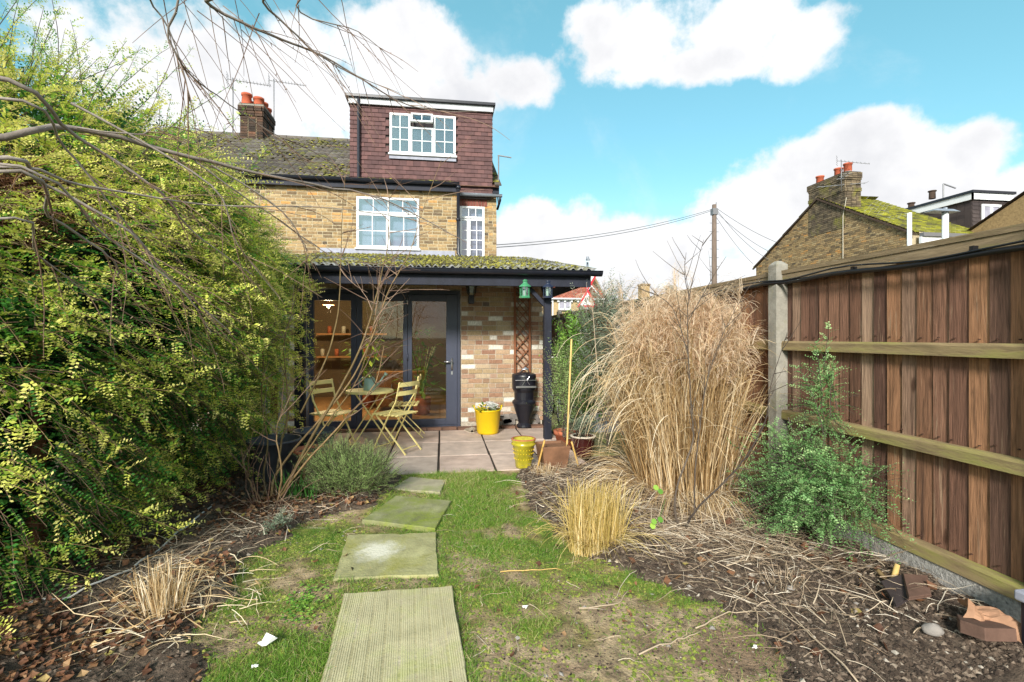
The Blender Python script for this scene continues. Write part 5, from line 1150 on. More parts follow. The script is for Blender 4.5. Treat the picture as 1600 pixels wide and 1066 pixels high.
def curve(p0, d, L, n, wander, grav=0, rnd=random):
    p = np.array(p0,float); d = np.array(d,float); d/=np.linalg.norm(d); out=[p.copy()]
    for i in range(n):
        d = d+np.array([rnd.gauss(0,wander) for _ in range(3)])+np.array((0,0,grav)); d/=np.linalg.norm(d); p = p+d*L/n; out.append(p.copy())
    return np.array(out)
# ---- the big small-leaved evergreen on the left
blobs = [((-3.5,4.5,2.6),(1.15,1.2,.60)),((-2.95,5.0,2.35),(.9,.95,.62)),((-3.10,3.30,.75),(1.05,1.15,1.15)),((-3.05,3.9,1.55),(1.20,1.45,1.05)),((-3.0,4.9,1.35),(1.12,1.2,1.5)),((-3.2,4.6,2.3),(1.3,1.4,.90)),((-2.95,5.55,1.75),(1.0,1.0,1.05)),((-3.0,5.5,.9),(.95,1.1,1.0)),((-3.9,3.4,1.65),(1.2,1.2,.95)),((-2.65,5.8,2.2),(.72,.8,.55)),((-3.5,2.6,1.2),(1.05,.85,1.2))]
BC = np.array([b[0] for b in blobs]); BRr = np.array([b[1] for b in blobs])
def shell(n, k=1.0, jitter=.10):
    a = (BRr[:,0]*BRr[:,2]+BRr[:,1]*BRr[:,2]); w_ = rs.choice(len(blobs),n,p=a/a.sum()); N = rs.randn(n,3); N/=np.linalg.norm(N,axis=1)[:,None]
    rr = k*(1+(rs.rand(n)-.5)*2*jitter); Pn = BC[w_]+N*BRr[w_]*rr[:,None]
    # lumpy outline
    lump = (fnoise(Pn[:,0]*1.0+Pn[:,1],Pn[:,2],1.6,31)-.5)*.34; Pn = Pn+N*lump[:,None]
    q = ((Pn[:,None,:]-BC[None])/BRr[None]); dist = np.sqrt((q**2).sum(2)); dist[np.arange(n),w_] = 9
    ok = (dist.min(1) > k*.86) & (Pn[:,2] > .05) & (Pn[:,0] > -4.4); Nn = N/BRr[w_]; Nn/=np.linalg.norm(Nn,axis=1)[:,None]
    return Pn[ok], Nn[ok]
hedge = thing('evergreen_shrub','huge overgrown small-leaved evergreen shrub with yellow shoot tips filling the left side','shrub',(0,0,0))
lp = [spray(14,.26,.024,.0165,c) for c in (.15,.3,.4,.25,.55)]
# facing the garden matters; far side stays thinner
def visible_bias(Pn,Nn): return (Nn[:,0]*.8-Nn[:,1]*.6+Nn[:,2]*.5+.35 > 0)
Pn,Nn = shell(44000,1.0,.09); v_ = visible_bias(Pn,Nn)|(rs.rand(len(Pn))<.10); Pn,Nn = Pn[v_],Nn[v_]
# ragged edge: leave gaps
gap = fnoise(Pn[:,0]*1.3+Pn[:,1]*1.7,Pn[:,2]*2.2,2.4,41)*.6+fnoise(Pn[:,1]*2+Pn[:,0],Pn[:,2]*3,5,42)*.4; kp = gap > .33; Pn,Nn = Pn[kp],Nn[kp]; n=len(Pn)
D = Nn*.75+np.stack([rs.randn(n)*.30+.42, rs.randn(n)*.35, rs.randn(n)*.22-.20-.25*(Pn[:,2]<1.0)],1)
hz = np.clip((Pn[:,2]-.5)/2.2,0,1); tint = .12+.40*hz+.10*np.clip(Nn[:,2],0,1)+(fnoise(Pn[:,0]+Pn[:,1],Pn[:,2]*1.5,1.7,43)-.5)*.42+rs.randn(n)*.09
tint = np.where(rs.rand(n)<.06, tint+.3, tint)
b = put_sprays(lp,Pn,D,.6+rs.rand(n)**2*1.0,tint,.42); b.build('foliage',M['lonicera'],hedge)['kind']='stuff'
put_stems(Pn,D,.24,.0013,.3).build('twig',M['twig_red'],hedge)['kind']='stuff'
print('hedge sprays',n)
# inner layers, the same leaves, coloured darker to put in the shade inside
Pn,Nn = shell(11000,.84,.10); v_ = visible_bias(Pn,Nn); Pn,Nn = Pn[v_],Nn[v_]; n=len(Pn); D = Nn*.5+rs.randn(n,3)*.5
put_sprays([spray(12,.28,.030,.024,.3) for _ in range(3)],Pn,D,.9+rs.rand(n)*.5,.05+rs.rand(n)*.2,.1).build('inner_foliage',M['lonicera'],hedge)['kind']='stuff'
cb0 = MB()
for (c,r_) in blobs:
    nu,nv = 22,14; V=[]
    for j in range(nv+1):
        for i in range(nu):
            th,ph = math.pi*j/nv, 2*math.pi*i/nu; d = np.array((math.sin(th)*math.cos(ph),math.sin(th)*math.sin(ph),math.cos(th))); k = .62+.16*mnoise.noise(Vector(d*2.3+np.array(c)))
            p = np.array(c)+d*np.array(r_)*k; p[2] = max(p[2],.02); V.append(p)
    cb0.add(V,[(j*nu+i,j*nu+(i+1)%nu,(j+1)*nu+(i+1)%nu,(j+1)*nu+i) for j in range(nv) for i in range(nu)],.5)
cb0.build('inner_mass',M['core'],hedge)['kind']='stuff'  # solid dark core standing in for the shade between the leaves
# trunks under it
tb = MB()
for i in range(12):
    x,y = random.uniform(-3.2,-2.6), random.uniform(3.4,5.9); q = curve((x,y,-.05),(random.uniform(-.3,.0),random.uniform(-.1,.2),1),1.4,7,.06); tb.tube(q,np.linspace(.028,.012,8),6)
tb.build('trunk',M['stem_brown'],hedge)['kind']='stuff'
# long leafy shoots reaching up, out and down
def shoots(bases, dirs, lens, grav, tint0, sc=1.0, r0=.0055, step=.035, thin=.6, material='lonicera', wander=.05, name='shoot'):
    sb = MB(); PP=[];DD=[];TT=[]
    for p,d,L in zip(bases,dirs,lens):
        n = max(5,int(L/.09)); q = curve(p,d,L,n,wander,grav); sb.tube(q,np.linspace(r0,r0*.25,n+1),5,False); T_ = np.gradient(q,axis=0); T_/=np.linalg.norm(T_,axis=1)[:,None]
        m = int(L/step)
        for k in range(m):
            f = k/m*n; i = int(f); 
            if k/m < .12 or random.random() > thin: continue
            pt_ = q[i]*(1-(f-i))+q[min(i+1,n)]*(f-i); s = np.array([random.gauss(0,1) for _ in range(3)]); s -= s.dot(T_[i])*T_[i]; s/=np.linalg.norm(s)
            PP.append(pt_); DD.append(T_[i]*.6+s*.9); TT.append(tint0+.25*k/m+random.gauss(0,.1))
    pr = [spray(5,.075,.020,.013,.15) for _ in range(4)]
    PP=np.array(PP);DD=np.array(DD);TT=np.array(TT); return sb, put_sprays(pr,PP,DD,sc*(.6+rs.rand(len(PP))*.6),TT,.25)
B=[];Dn=[];L=[]
for i in range(190):   # upright, against the sky
    x = random.uniform(-4.3,-2.2); y = random.uniform(3.6,5.9); z = 2.80+.25*math.sin(x*3)+random.uniform(-.25,.25)-.35*(x>-2.7); B.append((x,y,z)); Dn.append((random.gauss(.25,.35),random.gauss(0,.25),1)); L.append(random.uniform(.45,1.35))
for i in range(40): # far left, tall
    B.append((random.uniform(-4.0,-3.0),random.uniform(3.2,4.6),2.55)); Dn.append((random.gauss(.15,.3),0,1)); L.append(random.uniform(.9,1.7))
s_,f_ = shoots(B,Dn,L,-.008,.36,1.0,.0050,.022,.75); s_.build('upright_shoot',M['twig_dark'],hedge)['kind']='stuff'; f_.build('shoot_leaf',M['lonicera'],hedge)['kind']='stuff'
B=[];Dn=[];L=[]
Pn,Nn = shell(3600,1.0,.05); 
for p,nn in zip(Pn,Nn):
    if nn[0]*.8-nn[1]*.5 < .1: continue
    B.append(p-nn*.2); Dn.append((nn[0]+random.uniform(.0,.8),nn[1]*.8,random.uniform(-.25,.45))); L.append(random.uniform(.35,.85))
s_,f_ = shoots(B[:820],Dn[:820],L[:820],-.09,.50,1.35,.0040,.022,.9); s_.build('drooping_shoot',M['stem_brown'],hedge)['kind']='stuff'; f_.build('shoot_leaf',M['lonicera'],hedge)['kind']='stuff'
# the loose yellow edge at its right end, in front of the house
B=[];Dn=[];L=[]
for i in range(190): B.append((random.uniform(-2.8,-2.2),random.uniform(4.8,6.2),random.uniform(1.2,2.75))); Dn.append((1,random.uniform(-.6,.1),random.uniform(-.35,.35))); L.append(random.uniform(.3,.62))
s_,f_ = shoots(B,Dn,L,-.05,.58,1.1,.0035,.018,.9); s_.build('drooping_shoot',M['stem_brown'],hedge)['kind']='stuff'; f_.build('shoot_leaf',M['lonicera'],hedge)['kind']='stuff'
# ---- reddish twiggy conifer mass at the far left
t = thing('brown_conifer','reddish brown dead twiggy growth at the left edge behind the bare branches','shrub',(-2.42,3.35,0)); b = MB()
for i in range(520):
    a = random.uniform(0,6.28); q = curve((random.uniform(-.2,.0),random.uniform(-.1,.1),random.uniform(1.95,2.35)),(math.cos(a)*.8-.1,math.sin(a)*.8,random.uniform(-.6,.7)),random.uniform(.15,.42),4,.25); b.tube(q,np.linspace(.005,.0015,5),4,False)
b.tube([(0,0,0),(0,0,1),(0,0,2.0)],[.05,.04,.02],8); b.build('twig',M['dead_leaf'],t)['kind']='stuff'
# ---- overhanging bare tree whose trunk stands out of frame to the left
tree = thing('overhanging_tree','bare tree with long pale arching branches hanging into the picture from the upper left','tree',(-3.6,2.2,0))
TO = np.array((-3.6,2.2,0)); tb = MB(); tb.tube([(0,0,-.1),(.05,.05,1.2),(.02,.2,2.3),(-.1,.5,3.6),(-.1,.8,4.6)],[.12,.10,.085,.06,.03],10); tb.build('trunk',M['twig_grey'],tree,True)
def branch(px, r0, r1, m='twig_grey', n=7, start=None, sub=True, mb=None):
    q = [P(*p) for p in px]
    if start is not None: q = [np.array(start)+TO]+q
    q = np.array(q); t_ = np.linspace(0,len(q)-1,len(q)*5-4); out=[]
    for f in t_:  # Catmull-Rom
        i = min(int(f),len(q)-2); u = f-i; a,b_,c,d = q[max(i-1,0)],q[i],q[i+1],q[min(i+2,len(q)-1)]
        out.append(.5*((2*b_)+(-a+c)*u+(2*a-5*b_+4*c-d)*u*u+(-a+3*b_-3*c+d)*u**3))
    out = np.array(out)+rs.randn(len(out),3)*r1*.9; mb.tube(out-TO,np.linspace(r0,r1,len(out)),n,False); return out
lb = MB(); mains=[]
mains.append(branch([(-60,222,1.9),(110,200,2.15),(300,247,2.5),(460,283,2.9),(600,312,3.3),(716,372,3.6)],.017,.0028,start=(.02,.2,2.0),mb=lb))
mains.append(branch([(-60,110,1.8),(120,215,2.1),(250,300,2.3),(300,360,2.5),(395,430,2.8)],.011,.002,start=(.0,.3,2.4),mb=lb))
mains.append(branch([(-60,260,1.7),(130,290,2.0),(330,320,2.4),(520,325,2.9),(690,350,3.3)],.007,.0016,start=(.02,.2,1.9),mb=lb))
mains.append(branch([(-60,250,1.6),(60,285,1.9),(200,360,2.1),(260,430,2.3),(360,520,2.6)],.009,.002,start=(.02,.2,1.8),mb=lb))
mains.append(branch([(-60,250,1.6),(170,375,2.0),(280,450,2.2),(330,520,2.4)],.006,.002,start=(.02,.2,1.7),mb=lb))
mains.append(branch([(-40,150,1.7),(100,230,2.0),(180,330,2.2),(250,410,2.4)],.007,.002,start=(.02,.2,2.2),mb=lb))
mains.append(branch([(-50,270,1.5),(80,340,1.8),(170,400,2.0),(185,430,2.1)],.007,.003,start=(.02,.05,1.6),mb=lb))
mains.append(branch([(-50,345,1.6),(60,400,1.9),(150,470,2.2)],.006,.002,start=(.05,.1,1.4),mb=lb))
mains.append(branch([(250,-60,2.2),(330,10,2.3),(440,62,2.5),(520,95,2.7),(640,165,3.0),(745,175,3.2)],.010,.0018,start=(-.1,.8,4.4),mb=lb))
mains.append(branch([(300,-70,2.2),(420,15,2.4),(490,80,2.6),(560,120,2.8),(625,145,2.9)],.008,.0015,start=(-.1,.8,4.4),mb=lb))
mains.append(branch([(380,-80,2.4),(470,20,2.6),(560,50,2.9),(630,108,3.1)],.006,.0014,start=(-.1,.8,4.4),mb=lb))
mains.append(branch([(190,-80,2.0),(262,60,2.1),(292,110,2.2),(340,150,2.4),(440,215,2.7),(520,230,2.9)],.006,.0014,start=(-.1,.6,4.0),mb=lb))
mains.append(branch([(120,-80,1.9),(240,10,2.1),(280,90,2.2),(297,160,2.3)],.006,.0015,start=(-.1,.6,4.0),mb=lb))
mains.append(branch([(110,160,2.15),(330,290,2.5),(370,380,2.7),(440,470,3.0)],.006,.0015,mb=lb))
mains.append(branch([(120,200,2.15),(215,210,2.3),(250,198,2.4),(330,203,2.6)],.004,.0013,mb=lb))
mains.append(branch([(300,247,2.5),(370,300,2.7),(430,340,2.9),(520,400,3.2),(600,415,3.4)],.005,.0014,mb=lb))
mains.append(branch([(330,258,2.5),(440,330,2.8),(480,395,3.0),(470,415,3.1)],.005,.0014,mb=lb))
lb.build('branch',M['twig_grey'],tree,True)
tw = MB()
for mi,q in enumerate(mains):
    m = len(q)
    for k in range(int(m*.42)):
        i = random.randrange(m//3,m-1); d = q[i+1]-q[i]; d/=np.linalg.norm(d); 
        dd = d+np.array((random.gauss(.15,.35),random.gauss(.1,.35),random.gauss(-.25,.35))); L_ = random.uniform(.15,.55)
        c = curve(q[i],dd,L_,7,.045,-.05); tw.tube(c-TO,np.linspace(.0026,.0010,8),4,False)
        for j in range(2,7):
            if random.random()<.5: tw.tube([c[j]-TO,c[j]-TO+np.array([random.gauss(0,.006) for _ in range(3)])],[.003,.001],4,False)
for i in range(24):   # fine hanging ends from the top edge
    u = random.uniform(230,560); p0 = P(u,random.uniform(-40,50),random.uniform(2.3,3.1)); c = curve(p0,(random.gauss(.25,.4),random.gauss(.3,.3),-.5),random.uniform(.25,.85),8,.04,-.02); tw.tube(c-TO,np.linspace(.0026,.0010,9),4,False)
tw.build('fine_twig',M['twig_red'],tree)['kind']='stuff'
# ---- multi-stemmed bare shrub in front of the doors
sh = thing('bare_shrub','leafless many stemmed shrub with red brown arching stems in front of the glass doors','shrub',(0,0,0)); TO = np.array((0,0,0.)); sb = MB()
S=[]
S.append(branch([(432,792,4.15),(450,760,4.15),(470,715,4.2),(512,640,4.3),(556,560,4.4),(578,500,4.5),(596,430,4.6),(606,380,4.7),(608,300,4.8)],.017,.0022,mb=sb))
S.append(branch([(424,795,4.15),(428,750,4.2),(452,712,4.25),(500,655,4.3),(545,600,4.35),(580,530,4.4),(607,455,4.5),(640,395,4.6),(660,330,4.7),(690,250,4.8)],.013,.0016,mb=sb))
S.append(branch([(428,790,4.1),(455,742,4.1),(512,660,4.1),(560,590,4.15),(583,508,4.2),(596,440,4.3)],.009,.0015,mb=sb))
S.append(branch([(420,795,4.2),(412,745,4.3),(418,690,4.4),(408,620,4.5),(412,560,4.6),(405,500,4.7)],.010,.003,mb=sb))
S.append(branch([(426,790,4.2),(438,700,4.3),(450,640,4.4),(446,580,4.5),(445,530,4.6),(470,440,4.8)],.010,.003,mb=sb))
S.append(branch([(470,645,4.3),(510,560,4.4),(528,490,4.5),(532,420,4.6),(535,330,4.7),(540,270,4.8)],.009,.0015,mb=sb))
S.append(branch([(440,775,4.1),(480,720,4.0),(540,655,4.0),(585,600,4.05),(600,540,4.1)],.010,.003,mb=sb))
S.append(branch([(416,795,4.1),(400,770,4.1),(385,740,4.1),(376,700,4.1)],.010,.004,mb=sb))
S.append(branch([(432,792,4.0),(440,740,3.9),(432,680,3.9),(442,640,3.95)],.009,.003,mb=sb))
sb.build('stem',M['stem_brown'],sh,True)
tw = MB()
for q in S:
    m=len(q)
    for k in range(int(m*.42)):
        i = random.randrange(int(m*.5),m-1); d = q[i+1]-q[i]; d/=np.linalg.norm(d)+1e-9; dd = d*.5+np.array((random.gauss(.35,.75),random.gauss(-.1,.4),random.gauss(.15,.35))); L_=random.uniform(.15,.62)
        c = curve(q[i],dd,L_,6,.09,.01); tw.tube(c,np.linspace(.0042,.0012,7),4,False)
        if random.random()<.5: c2 = curve(c[3],dd+np.array([random.gauss(0,.5) for _ in range(3)]),L_*.5,4,.08); tw.tube(c2,np.linspace(.0022,.001,5),4,False)
tw.build('side_twig',M['twig_red'],sh)['kind']='stuff'
b = MB()
for i in range(20): a=random.uniform(0,6.28); p = G(425,795); c = curve((p[0]+math.cos(a)*.12,p[1]+math.sin(a)*.12,0),(math.cos(a)*.6,math.sin(a)*.6,1.2),random.uniform(.15,.55),5,.15,-.05); b.tube(c,np.linspace(.004,.0015,6),4,False)
b.build('base_twig',M['twig_red'],sh)['kind']='stuff'
# ---- tall dry grass
gr = thing('tall_dry_grass','tall clump of dry straw coloured ornamental grass with feathery plumes against the fence','ornamental grass',(2.20,4.26,0)); GO = np.array((2.20,4.26,0))
def ribbons(n, base, dirs, L, wdt, seg, grav, wand=.04, tint=None):
    """n curved ribbons, vectorised"""
    p = base.copy(); d = dirs/np.linalg.norm(dirs,axis=1)[:,None]; pts=[p.copy()]; gv = grav if np.ndim(grav) else np.full(n,grav)
    for i in range(seg):
        d = d+rs.randn(n,3)*wand; d[:,2] += -gv*(i+1)/seg; d/=np.linalg.norm(d,axis=1)[:,None]; p = p+d*(L/seg)[:,None]; pts.append(p.copy())
    A = np.stack(pts,1); side = np.cross(d,rs.randn(n,3)); side/=np.linalg.norm(side,axis=1)[:,None]
    wf = np.linspace(1,.25,seg+1)[None,:,None]*side[:,None,:]*(np.asarray(wdt).reshape(-1,1,1) if np.ndim(wdt) else wdt)*.5
    V = np.concatenate([A-wf,A+wf],1); i = np.arange(seg); F = np.stack([i,i+1,i+seg+2,i+seg+1],1)[None]+np.arange(n)[:,None,None]*(2*(seg+1))
    b = MB(); b.add(V.reshape(-1,3),F.reshape(-1,4),np.repeat(rs.rand(n) if tint is None else tint,seg)); return b, A
n=2100; a = rs.rand(n)*6.283; r_ = np.sqrt(rs.rand(n)); base = np.stack([np.cos(a)*r_*.40,np.sin(a)*r_*.46,np.zeros(n)],1)
dirs = np.stack([np.cos(a)*r_*.20-.03+rs.randn(n)*.055,np.sin(a)*r_*.20+rs.randn(n)*.055,np.ones(n)],1); dirs[:,0] = np.where(base[:,0]+dirs[:,0]*1.2>.52,-.02,dirs[:,0])
b,A = ribbons(n,base,dirs,(.95+rs.rand(n)*.52)*(1.02-.24*r_**2),.0100,7,.06,.055,tint=np.clip(rs.rand(n)**1.3*.85,0,1)); b.build('stem',M['straw'],gr)['kind']='stuff'
n=1700; a = rs.rand(n)*6.283; r_ = np.sqrt(rs.rand(n)); z_ = rs.uniform(.25,1.45,n)*(1.02-.22*r_**2); base = np.stack([np.cos(a)*r_*.46*(.9+z_*.25)-.03*z_,np.sin(a)*r_*.5*(.9+z_*.2),z_],1); base[:,0]=np.minimum(base[:,0],.50)
dirs = np.stack([np.cos(a)*(.1+rs.rand(n)*.5)+rs.randn(n)*.2-.05,np.sin(a)*(.1+rs.rand(n)*.5)+rs.randn(n)*.2-.1,.9+rs.rand(n)*.6-.5*(rs.rand(n)<.12)],1)
b,A = ribbons(n,base,dirs,.22+rs.rand(n)*.5,.008,8,.16+rs.rand(n)*.32,.08,tint=np.clip(.12+rs.rand(n)*.75,0,1)); 
b.build('blade',M['straw'],gr)['kind']='stuff'
# leaves arching out to the left
n=210; base = np.stack([rs.uniform(-.45,-.1,n),rs.uniform(-.4,.5,n),rs.uniform(.6,1.22,n)],1); dirs = np.stack([-.6-rs.rand(n)*.9,rs.randn(n)*.35-.1,.55+rs.rand(n)*.5],1)
b,A = ribbons(n,base,dirs,.4+rs.rand(n)*.5,.0085,10,.38+rs.rand(n)*.22,.04,tint=.45+rs.rand(n)*.55); b.build('blade',M['straw'],gr)['kind']='stuff'
# plumes
pb = MB(); np_=190; a = rs.rand(np_)*6.283; r_=np.sqrt(rs.rand(np_))
for i in range(np_):
    x,y = math.cos(a[i])*r_[i]*.52-.05, math.sin(a[i])*r_[i]*.55; top = 1.66+random.uniform(-.16,.22)-.30*r_[i]**2-.06; q = curve((x,y,top-.35),(random.gauss(-.0,.22),random.gauss(-.1,.2),1),.42,6,.06,-.05)
    m = 54; base = q[rs.randint(2,7,m)]+rs.randn(m,3)*.008; hd = np.array((random.gauss(.0,1),random.gauss(-.2,.6),0)); hd/=np.linalg.norm(hd)
    dirs = np.stack([hd[0]*.7+rs.randn(m)*.45,hd[1]*.7+rs.randn(m)*.45,.9+rs.rand(m)*.5],1); bb_,_ = ribbons(m,base,dirs,.14+rs.rand(m)*.14,.0065,7,.60,.06,tint=np.clip(.5+rs.randn(m)*.3,0,1))
    for v in bb_.V: pb.add(v, bb_.F[4][0], bb_.R[4][0])
pb.build('plume',M['plume'],gr)['kind']='stuff'
# a few tall plumes above the rest
for (u,v,D_) in ((1052,425,4.4),(975,452,4.9),(1010,455,4.8),(1150,450,4.2),(1198,470,4.0),(928,470,5.4)):
    p = P(u,v,D_)-GO; pb = MB(); q = curve((p[0]+.05,p[1],.9),(p[0]*.1-.0,0,1),p[2]-.9,8,.02); pb.tube(q,np.linspace(.004,.002,9),4,False); tip=q[-1]
    m=60; base = tip+rs.randn(m,3)*.012+np.outer(rs.rand(m),(0,0,-.12)); dirs = np.stack([-.5+rs.randn(m)*.3+ (1.0 if u in(1052,1198) else 0),rs.randn(m)*.3,1.0+rs.rand(m)*.4],1)
    bb_,_=ribbons(m,base,dirs,.16+rs.rand(m)*.14,.0036,8,.6,.04,tint=np.clip(.5+rs.randn(m)*.3,0,1))
    for v_ in bb_.V: pb.add(v_, bb_.F[4][0], bb_.R[4][0])
    pb.build('plume',M['plume'],gr)['kind']='stuff'
# bent dead leaves round its foot
n=900; a=rs.rand(n)*6.283; base = np.stack([np.cos(a)*.42-.05,np.sin(a)*.48-.05,rs.rand(n)*.12],1); dirs=np.stack([np.cos(a)*1.0,np.sin(a)*1.0-.2,.5+rs.rand(n)*.8],1)
dirs[:,0]=np.where(base[:,0]>.25,-abs(dirs[:,0])*.4,dirs[:,0]); b,A=ribbons(n,base,dirs,.25+rs.rand(n)*.5,.007,6,.5,.08); 
for v in b.V: v[:,2]=np.maximum(v[:,2],.02)
b.build('fallen_blade',M['straw'],gr)['kind']='stuff'
# ---- cut grass stumps
def stump(c, r, h, n, m, lab, cat='cut grass clump', tilt=.1, ry=None, grp='cut back grass clumps'):
    t = thing('grass_stump',lab,cat,(c[0],c[1],float(hgt(c[0],c[1]))),0,grp); a=rs.rand(n)*6.283; q=np.sqrt(rs.rand(n)); ry = ry or r
    base = np.stack([np.cos(a)*q*r*.9,np.sin(a)*q*ry*.9,np.full(n,-.07)],1); dirs=np.stack([np.cos(a)*q*tilt+rs.randn(n)*.06,np.sin(a)*q*tilt+rs.randn(n)*.06,np.ones(n)],1)
    hh=(h+.05)*(.72+rs.rand(n)*.36)*np.where(rs.rand(n)<.12,.6,1); b,_=ribbons(n,base,dirs+np.where(rs.rand(n,1)<.12,rs.randn(n,3)*.3,0),hh,rs.uniform(.004,.010,n),4,np.where(rs.rand(n)<.15,.5,.0),.05,tint=np.clip(.5+rs.randn(n)*.28,0,1)); b.build('stem',M[m],t)['kind']='stuff'
    k=n//3; a=rs.rand(k)*6.283; base=np.stack([np.cos(a)*r*.8,np.sin(a)*ry*.8,np.zeros(k)+.02],1); dirs=np.stack([np.cos(a),np.sin(a),.5+rs.rand(k)*1.4],1); b,_=ribbons(k,base,dirs,h*(.3+rs.rand(k)**2*.9),.005,6,.5,.07)
    for v in b.V: v[:,2]=np.maximum(v[:,2],.005)
    b.build('bent_leaf',M['mulch_straw' if m!='straw_gold' else m],t)['kind']='stuff'; return t
stump(G(930,858),.19,.40,800,'straw_gold','bright golden clump of grass cut flat across the top in the right bed',tilt=.06,ry=.16)
stump(G(852,748),.10,.13,200,'straw','tiny cut straw tuft at the patio corner behind the golden clump',tilt=.5)
stump(G(1098,812),.12,.20,260,'straw','small cut straw tuft by the bare sapling below the tall dry grass',tilt=.4)
stump(G(258,962),.085,.27,190,'straw','pale brown cut grass stump in the leafy bed under the big evergreen shrub',tilt=.3)
stump(G(1225,925),.07,.11,70,'mulch_straw','low broken straw tuft in the soil right of the golden clump',tilt=.6)
# ---- sapling
sp = thing('bare_sapling','slender leafless sapling forking low in the right bed in front of the tall dry grass','sapling',(0,0,0)); sb=MB(); S=[]
S.append(branch([(1067,838,3.5),(1055,800,3.5),(1058,760,3.5),(1082,690,3.55),(1080,640,3.6),(1076,560,3.6),(1075,480,3.6),(1090,410,3.6),(1100,375,3.6)],.009,.0015,mb=sb))
S.append(branch([(1067,838,3.5),(1085,800,3.4),(1130,755,3.35),(1165,715,3.3),(1195,660,3.3),(1205,600,3.3),(1230,520,3.3)],.008,.0014,mb=sb))
S.append(branch([(1085,800,3.4),(1086,740,3.4),(1092,680,3.4),(1100,620,3.45),(1115,560,3.5),(1140,500,3.5),(1175,440,3.5)],.006,.0012,mb=sb))
S.append(branch([(1076,560,3.6),(1050,480,3.6),(1000,450,3.6)],.004,.0015,mb=sb)); S.append(branch([(1076,500,3.6),(1110,440,3.6),(1135,400,3.6)],.004,.0015,mb=sb)); S.append(branch([(1077,470,3.6),(1070,430,3.6),(1072,395,3.6)],.0035,.0012,mb=sb))
sb.build('stem',M['twig_dark'],sp,True); tw=MB()
for q in S:
    m=len(q)
    for k in range(m//2):
        i=random.randrange(m//3,m-1); d=q[i+1]-q[i]; d/=np.linalg.norm(d)+1e-9; c=curve(q[i],d+np.array([random.gauss(0,.6) for _ in range(3)]),random.uniform(.08,.35),5,.06,.02); tw.tube(c,np.linspace(.0028,.001,6),4,False)
tw.build('side_twig',M['twig_dark'],sp)['kind']='stuff'
# ---- small evergreen by the fence
ev = thing('small_evergreen','small bright green evergreen shrub with sparse arching sprays against the near fence panel','shrub',(2.43,2.86,.09)); EO=(2.42,2.98,0)
b3=[((0.02,0,.38),(.25,.30,.26)),((.04,.05,.80),(.08,.11,.30)),((-.04,.24,.30),(.24,.25,.26)),((.04,-.20,.32),(.17,.2,.24))]
n=760; w_=rs.choice(4,n,p=(.42,.2,.22,.16)); N=rs.randn(n,3); N/=np.linalg.norm(N,axis=1)[:,None]; rr=rs.rand(n)**.45; Cc=np.array([q[0] for q in b3])[w_]; Rr=np.array([q[1] for q in b3])[w_]; Pn=Cc+N*Rr*rr[:,None]; Pn[:,0]=np.minimum(Pn[:,0],.19); ok=Pn[:,2]>.03; Pn,N=Pn[ok],N[ok]; n=len(Pn)
D=N*np.array((.8,1,.6))+np.stack([rs.randn(n)*.3-.3,rs.randn(n)*.4,rs.randn(n)*.3],1); lp2=[spray(12,.20,.019,.0125,c) for c in (.2,.4,.6)]
put_sprays(lp2,Pn,D,.6+rs.rand(n)*.55,.22+rs.rand(n)*.4+.15*np.clip(Pn[:,2],0,1),.25).build('foliage',M['lonicera_cool'],ev)['kind']='stuff'; put_stems(Pn,D,.14,.0012,.3).build('twig',M['twig_dark'],ev)['kind']='stuff'
B=[];Dn=[];L=[]
for i in range(80): B.append((random.uniform(-.12,.15),random.uniform(-.2,.3),random.uniform(.12,.5))); Dn.append((random.uniform(-.9,.05),random.gauss(-.1,.55),random.uniform(-.1,.7))); L.append(random.uniform(.22,.45))
for q in ((-.08,-.1,.7),(0,.0,.9),(.03,.05,.95),(.06,-.05,.85),(0,-.06,.8),(.05,.05,.7)): B.append(q); Dn.append((random.gauss(0,.08),random.gauss(0,.15),1)); L.append(random.uniform(.35,.52))
s_,f_=shoots(B,Dn,L,-.06,.35,1.0,.0035,.016,.95)
for mb_ in (s_,f_):
    for v in mb_.V: v[:,0]=np.minimum(v[:,0],.20)
s_.build('shoot',M['twig_dark'],ev)['kind']='stuff'; f_.build('shoot_leaf',M['lonicera_cool'],ev)['kind']='stuff'
tb=MB()
for i in range(7): tb.tube(curve((random.uniform(-.05,.08),random.uniform(-.1,.1),-.03),(random.gauss(0,.25),random.gauss(0,.4),1),random.uniform(.5,.95),6,.12),np.linspace(.012,.004,7),6)
tb.build('stem',M['twig_dark'],ev)['kind']='stuff'
